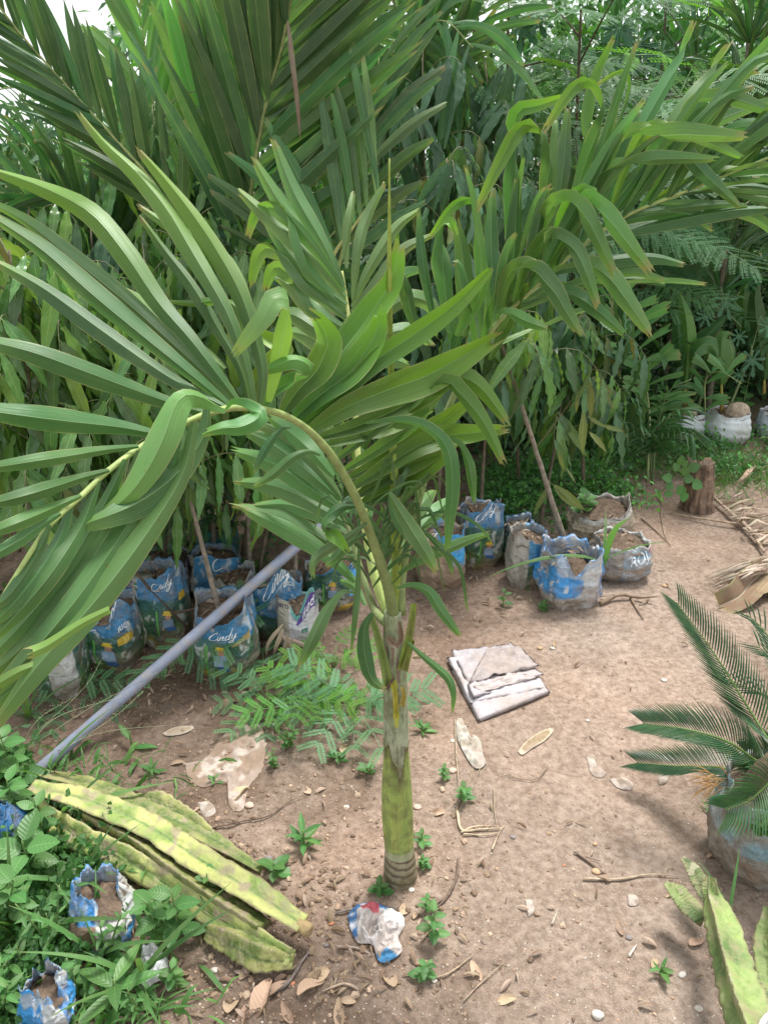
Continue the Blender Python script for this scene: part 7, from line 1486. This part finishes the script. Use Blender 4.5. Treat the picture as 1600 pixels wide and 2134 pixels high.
# papaya plants
def papaya(label, foot, leaves):
    b = gp(foot[0], foot[1]); r = thing('papaya_plant', label, 'plant', b, 'lobed-leaved plants at the right'); mb = MB(); tp = P(leaves[0][0], leaves[0][1] - 20, foot[1]); tube(mb, [b, tp], [.010, .006], 7, (.16, .22, .10), seg=10)
    for (x, y, a, s_) in leaves:
        c_ = P(x, y, foot[1] - .05); d = Vector((math.sin(math.radians(a)), -.45, math.cos(math.radians(a)))).normalized(); tube(mb, [tp.lerp(b, .1), c_ - d * s_ * .45], [.003, .002], 5, (.2, .26, .12), seg=5); frame_obj(LM['lobed'][0], 'leaf', r, c_ - d * s_ * .45, d, (0, -.75, .7), s_, 1, b)
    mb.build('stem', M['stem'], r)
papaya('deeply lobed pale-veined leaf plant in the dark shrubs at the right', (1530, 4.3), [(1512, 630, 160, .20), (1470, 660, -150, .13), (1560, 590, 30, .14), (1540, 700, 190, .12)])
papaya('lower deeply lobed leaf plant above the grey-white sack', (1590, 4.2), [(1568, 750, 175, .19), (1600, 680, 140, .15), (1540, 780, 200, .10)])
papaya('lobed-leaved plant right of the long upper leaflets near the top', (1340, 4.6), [(1330, 95, 180, .3), (1290, 60, 190, .24), (1380, 110, 150, .22)])
papaya('bright lobed-leaved plant at the top centre', (1090, 4.5), [(1085, 55, 180, .26), (1120, 40, 150, .2)])
# fishtail-leaved palms
def fish(label, foot, pts, seed, col, wdt=.05, n=8, L_=.16):
    rg = random.Random(seed); b = G(*foot); r = thing('small_palm', label, 'palm', b, 'small palms at the right'); rs = cr([b] + [P(*q) for q in pts], 30); mb = MB(); tube(mb, rs, [.007, .005, .002], 7, (.30, .36, .16)); mb.build('stem', M['stem'], r)
    for i in range(n):
        t = .35 + .65 * i / n; p = rs[min(30, int(t * 30))]
        for sg in (-1, 1):
            d = Vector((sg * rg.uniform(.5, 1.1), rg.uniform(-.6, .1), rg.uniform(.3, 1.2))).normalized(); l = L_ * rg.uniform(.7, 1.2); m2 = MB(); ribbon(m2, [p, p + d * l * .5, p + d * l + Vector((0, 0, -.02))], wdt * rg.uniform(.5, 1.2), rg.uniform(-40, 40), lambda q: .15 + .85 * min(1, q / .75), .25, 8, col, nx=4, jag=.8, rs=i + 1); m2.build('leaflet', M['palm_pale'], r)
fish('slender palm with pale fan-tipped leaflets left of the white sacks', (1348, 1005), [(1352, 860, 3.75), (1330, 740, 3.7), (1300, 690, 3.65), (1270, 610, 3.6)], 1, (.9, 1.2, .8), n=10, L_=.22)
fish('pale fan-leaved small palm standing between the two white sacks', (1470, 905), [(1468, 840, 4.15), (1470, 790, 4.1), (1500, 775, 4.0), (1545, 800, 3.95)], 2, (1.0, 1.3, 1.0), n=5, L_=.15)
def dark_palm(label, foot, tops, seed):
    rg = random.Random(seed); b = G(*foot); r = thing('small_palm', label, 'palm', b, 'small palms at the right')
    for tp in tops:
        rs = cr([b] + [P(*q) for q in tp], 20); mb = MB(); tube(mb, rs, [.005, .002], 6, (.14, .2, .09)); fr = mb.build('frond', M['stem'], r)
        for i in range(11):
            p = rs[7 + i] if 7 + i < 20 else rs[20]
            for sg in (-1, 1):
                T = (rs[min(20, 8 + i)] - rs[6 + i]).normalized(); d = (T * .8 + Vector((sg * .6, -.5, -.2))).normalized(); l = .17 * rg.uniform(.7, 1.1); m2 = MB(); ribbon(m2, [p, p + d * l * .5, p + d * l + Vector((0, 0, -.04))], .012, rg.uniform(-40, 40), prof_point, .3, 6, (.7, .9, .9), nx=2); m2.build('leaflet', M['palm_dark'], fr)
dark_palm('dark narrow-leaved small palm right of the slender pale one', (1358, 1010), [[(1360, 930, 3.5), (1400, 860, 3.4), (1460, 850, 3.35)], [(1370, 920, 3.5), (1420, 890, 3.4), (1470, 930, 3.3)], [(1350, 930, 3.5), (1310, 880, 3.4), (1270, 900, 3.35)], [(1365, 920, 3.5), (1390, 820, 3.5), (1440, 790, 3.5)], [(1350, 930, 3.5), (1320, 850, 3.5), (1290, 830, 3.45)]], 3)
# grass along the back of the path
gb = MB()
for i in range(1500):
    px = RZ.uniform(1180, 1650); py = RZ.gauss(985 if px > 1480 else 960, 28); b = G(px, py); az = RZ.uniform(0, 6.28); l = RZ.uniform(.05, .16); d = Vector((math.cos(az) * .7, math.sin(az) * .7, RZ.uniform(.3, 1.2))).normalized()
    ribbon(gb, [b, b + d * l * .6, b + d * l + Vector((0, 0, -l * .35))], .005, RZ.uniform(-60, 60), prof_point, .3, 4, random.choice([(1.2, 1.2, 1.2), (1.6, 1.5, 1.3), (.8, .9, .8), (1.8, 1.5, 1.4)]), nx=1)
gb.build('rough_grass', M['grass'], kind='stuff')
gb = MB()
for i in range(1300):
    px = abs(RZ.gauss(0, 170)) - 30; py = RZ.uniform(1560, 2180); b = G(px, py); az = RZ.uniform(0, 6.28); l = RZ.uniform(.03, .10); d = Vector((math.cos(az) * .8, math.sin(az) * .8, RZ.uniform(.2, 1.2))).normalized()
    ribbon(gb, [b, b + d * l * .6, b + d * l + Vector((0, 0, -l * .3))], RZ.choice([.003, .005, .012]), RZ.uniform(-40, 40), prof_point, .3, 4, random.choice([(1.1, 1.1, 1.1), (1.5, 1.4, 1.2), (.7, .8, .7)]), nx=1)
gb.build('weed_bank_grass', M['grass'], kind='stuff')
leaf_cloud('weed_bank_cover', [(-1.1, -.60, .75, 1.35, .0, .05, 5000), (-1.6, -1.0, 1.3, 1.62, 0, .06, 3000), (-1.05, -.72, 1.2, 1.42, 0, .05, 900), (-2.4, -1.2, 1.7, 2.6, 0, .10, 3000)], .022, 'weed', [(1, 1, 1), (1.3, 1.2, 1), (.7, .8, .7)], 9, down=-.2, wr=.55, sig=.035)
# wispy seed-head grass over the pipe
sg_ = thing('seed_head_grass', 'wispy grass with tiny pale seed heads arching over the grey pipe', 'grass', G(95, 1560)); mb = MB()
for (a, b, c_) in [((60, 1560), (180, 1480), (330, 1400)), ((50, 1600), (200, 1530), (360, 1510)), ((60, 1540), (170, 1440), (215, 1370)), ((40, 1600), (110, 1500), (260, 1450)), ((70, 1600), (230, 1500), (300, 1440)), ((30, 1580), (80, 1500), (150, 1455))]:
    y0 = G(*a).y; q = cr([G(*a), P(b[0], b[1], y0 + .05), P(c_[0], c_[1], y0 + .15)], 24); tube(mb, q, [.0009, .0005], 4, (.40, .44, .25))
    for i in range(10, 25):
        for s_ in (-1, 1): p = q[i] + Vector((s_ * .012 * RZ.random(), 0, .012 * RZ.random())); mb.add([p, p + Vector((.002, 0, .001)), p + Vector((.001, 0, .004))], [(0, 1, 2)], (.62, .62, .42))
mb.build('stalk', M['stem'], sg_)
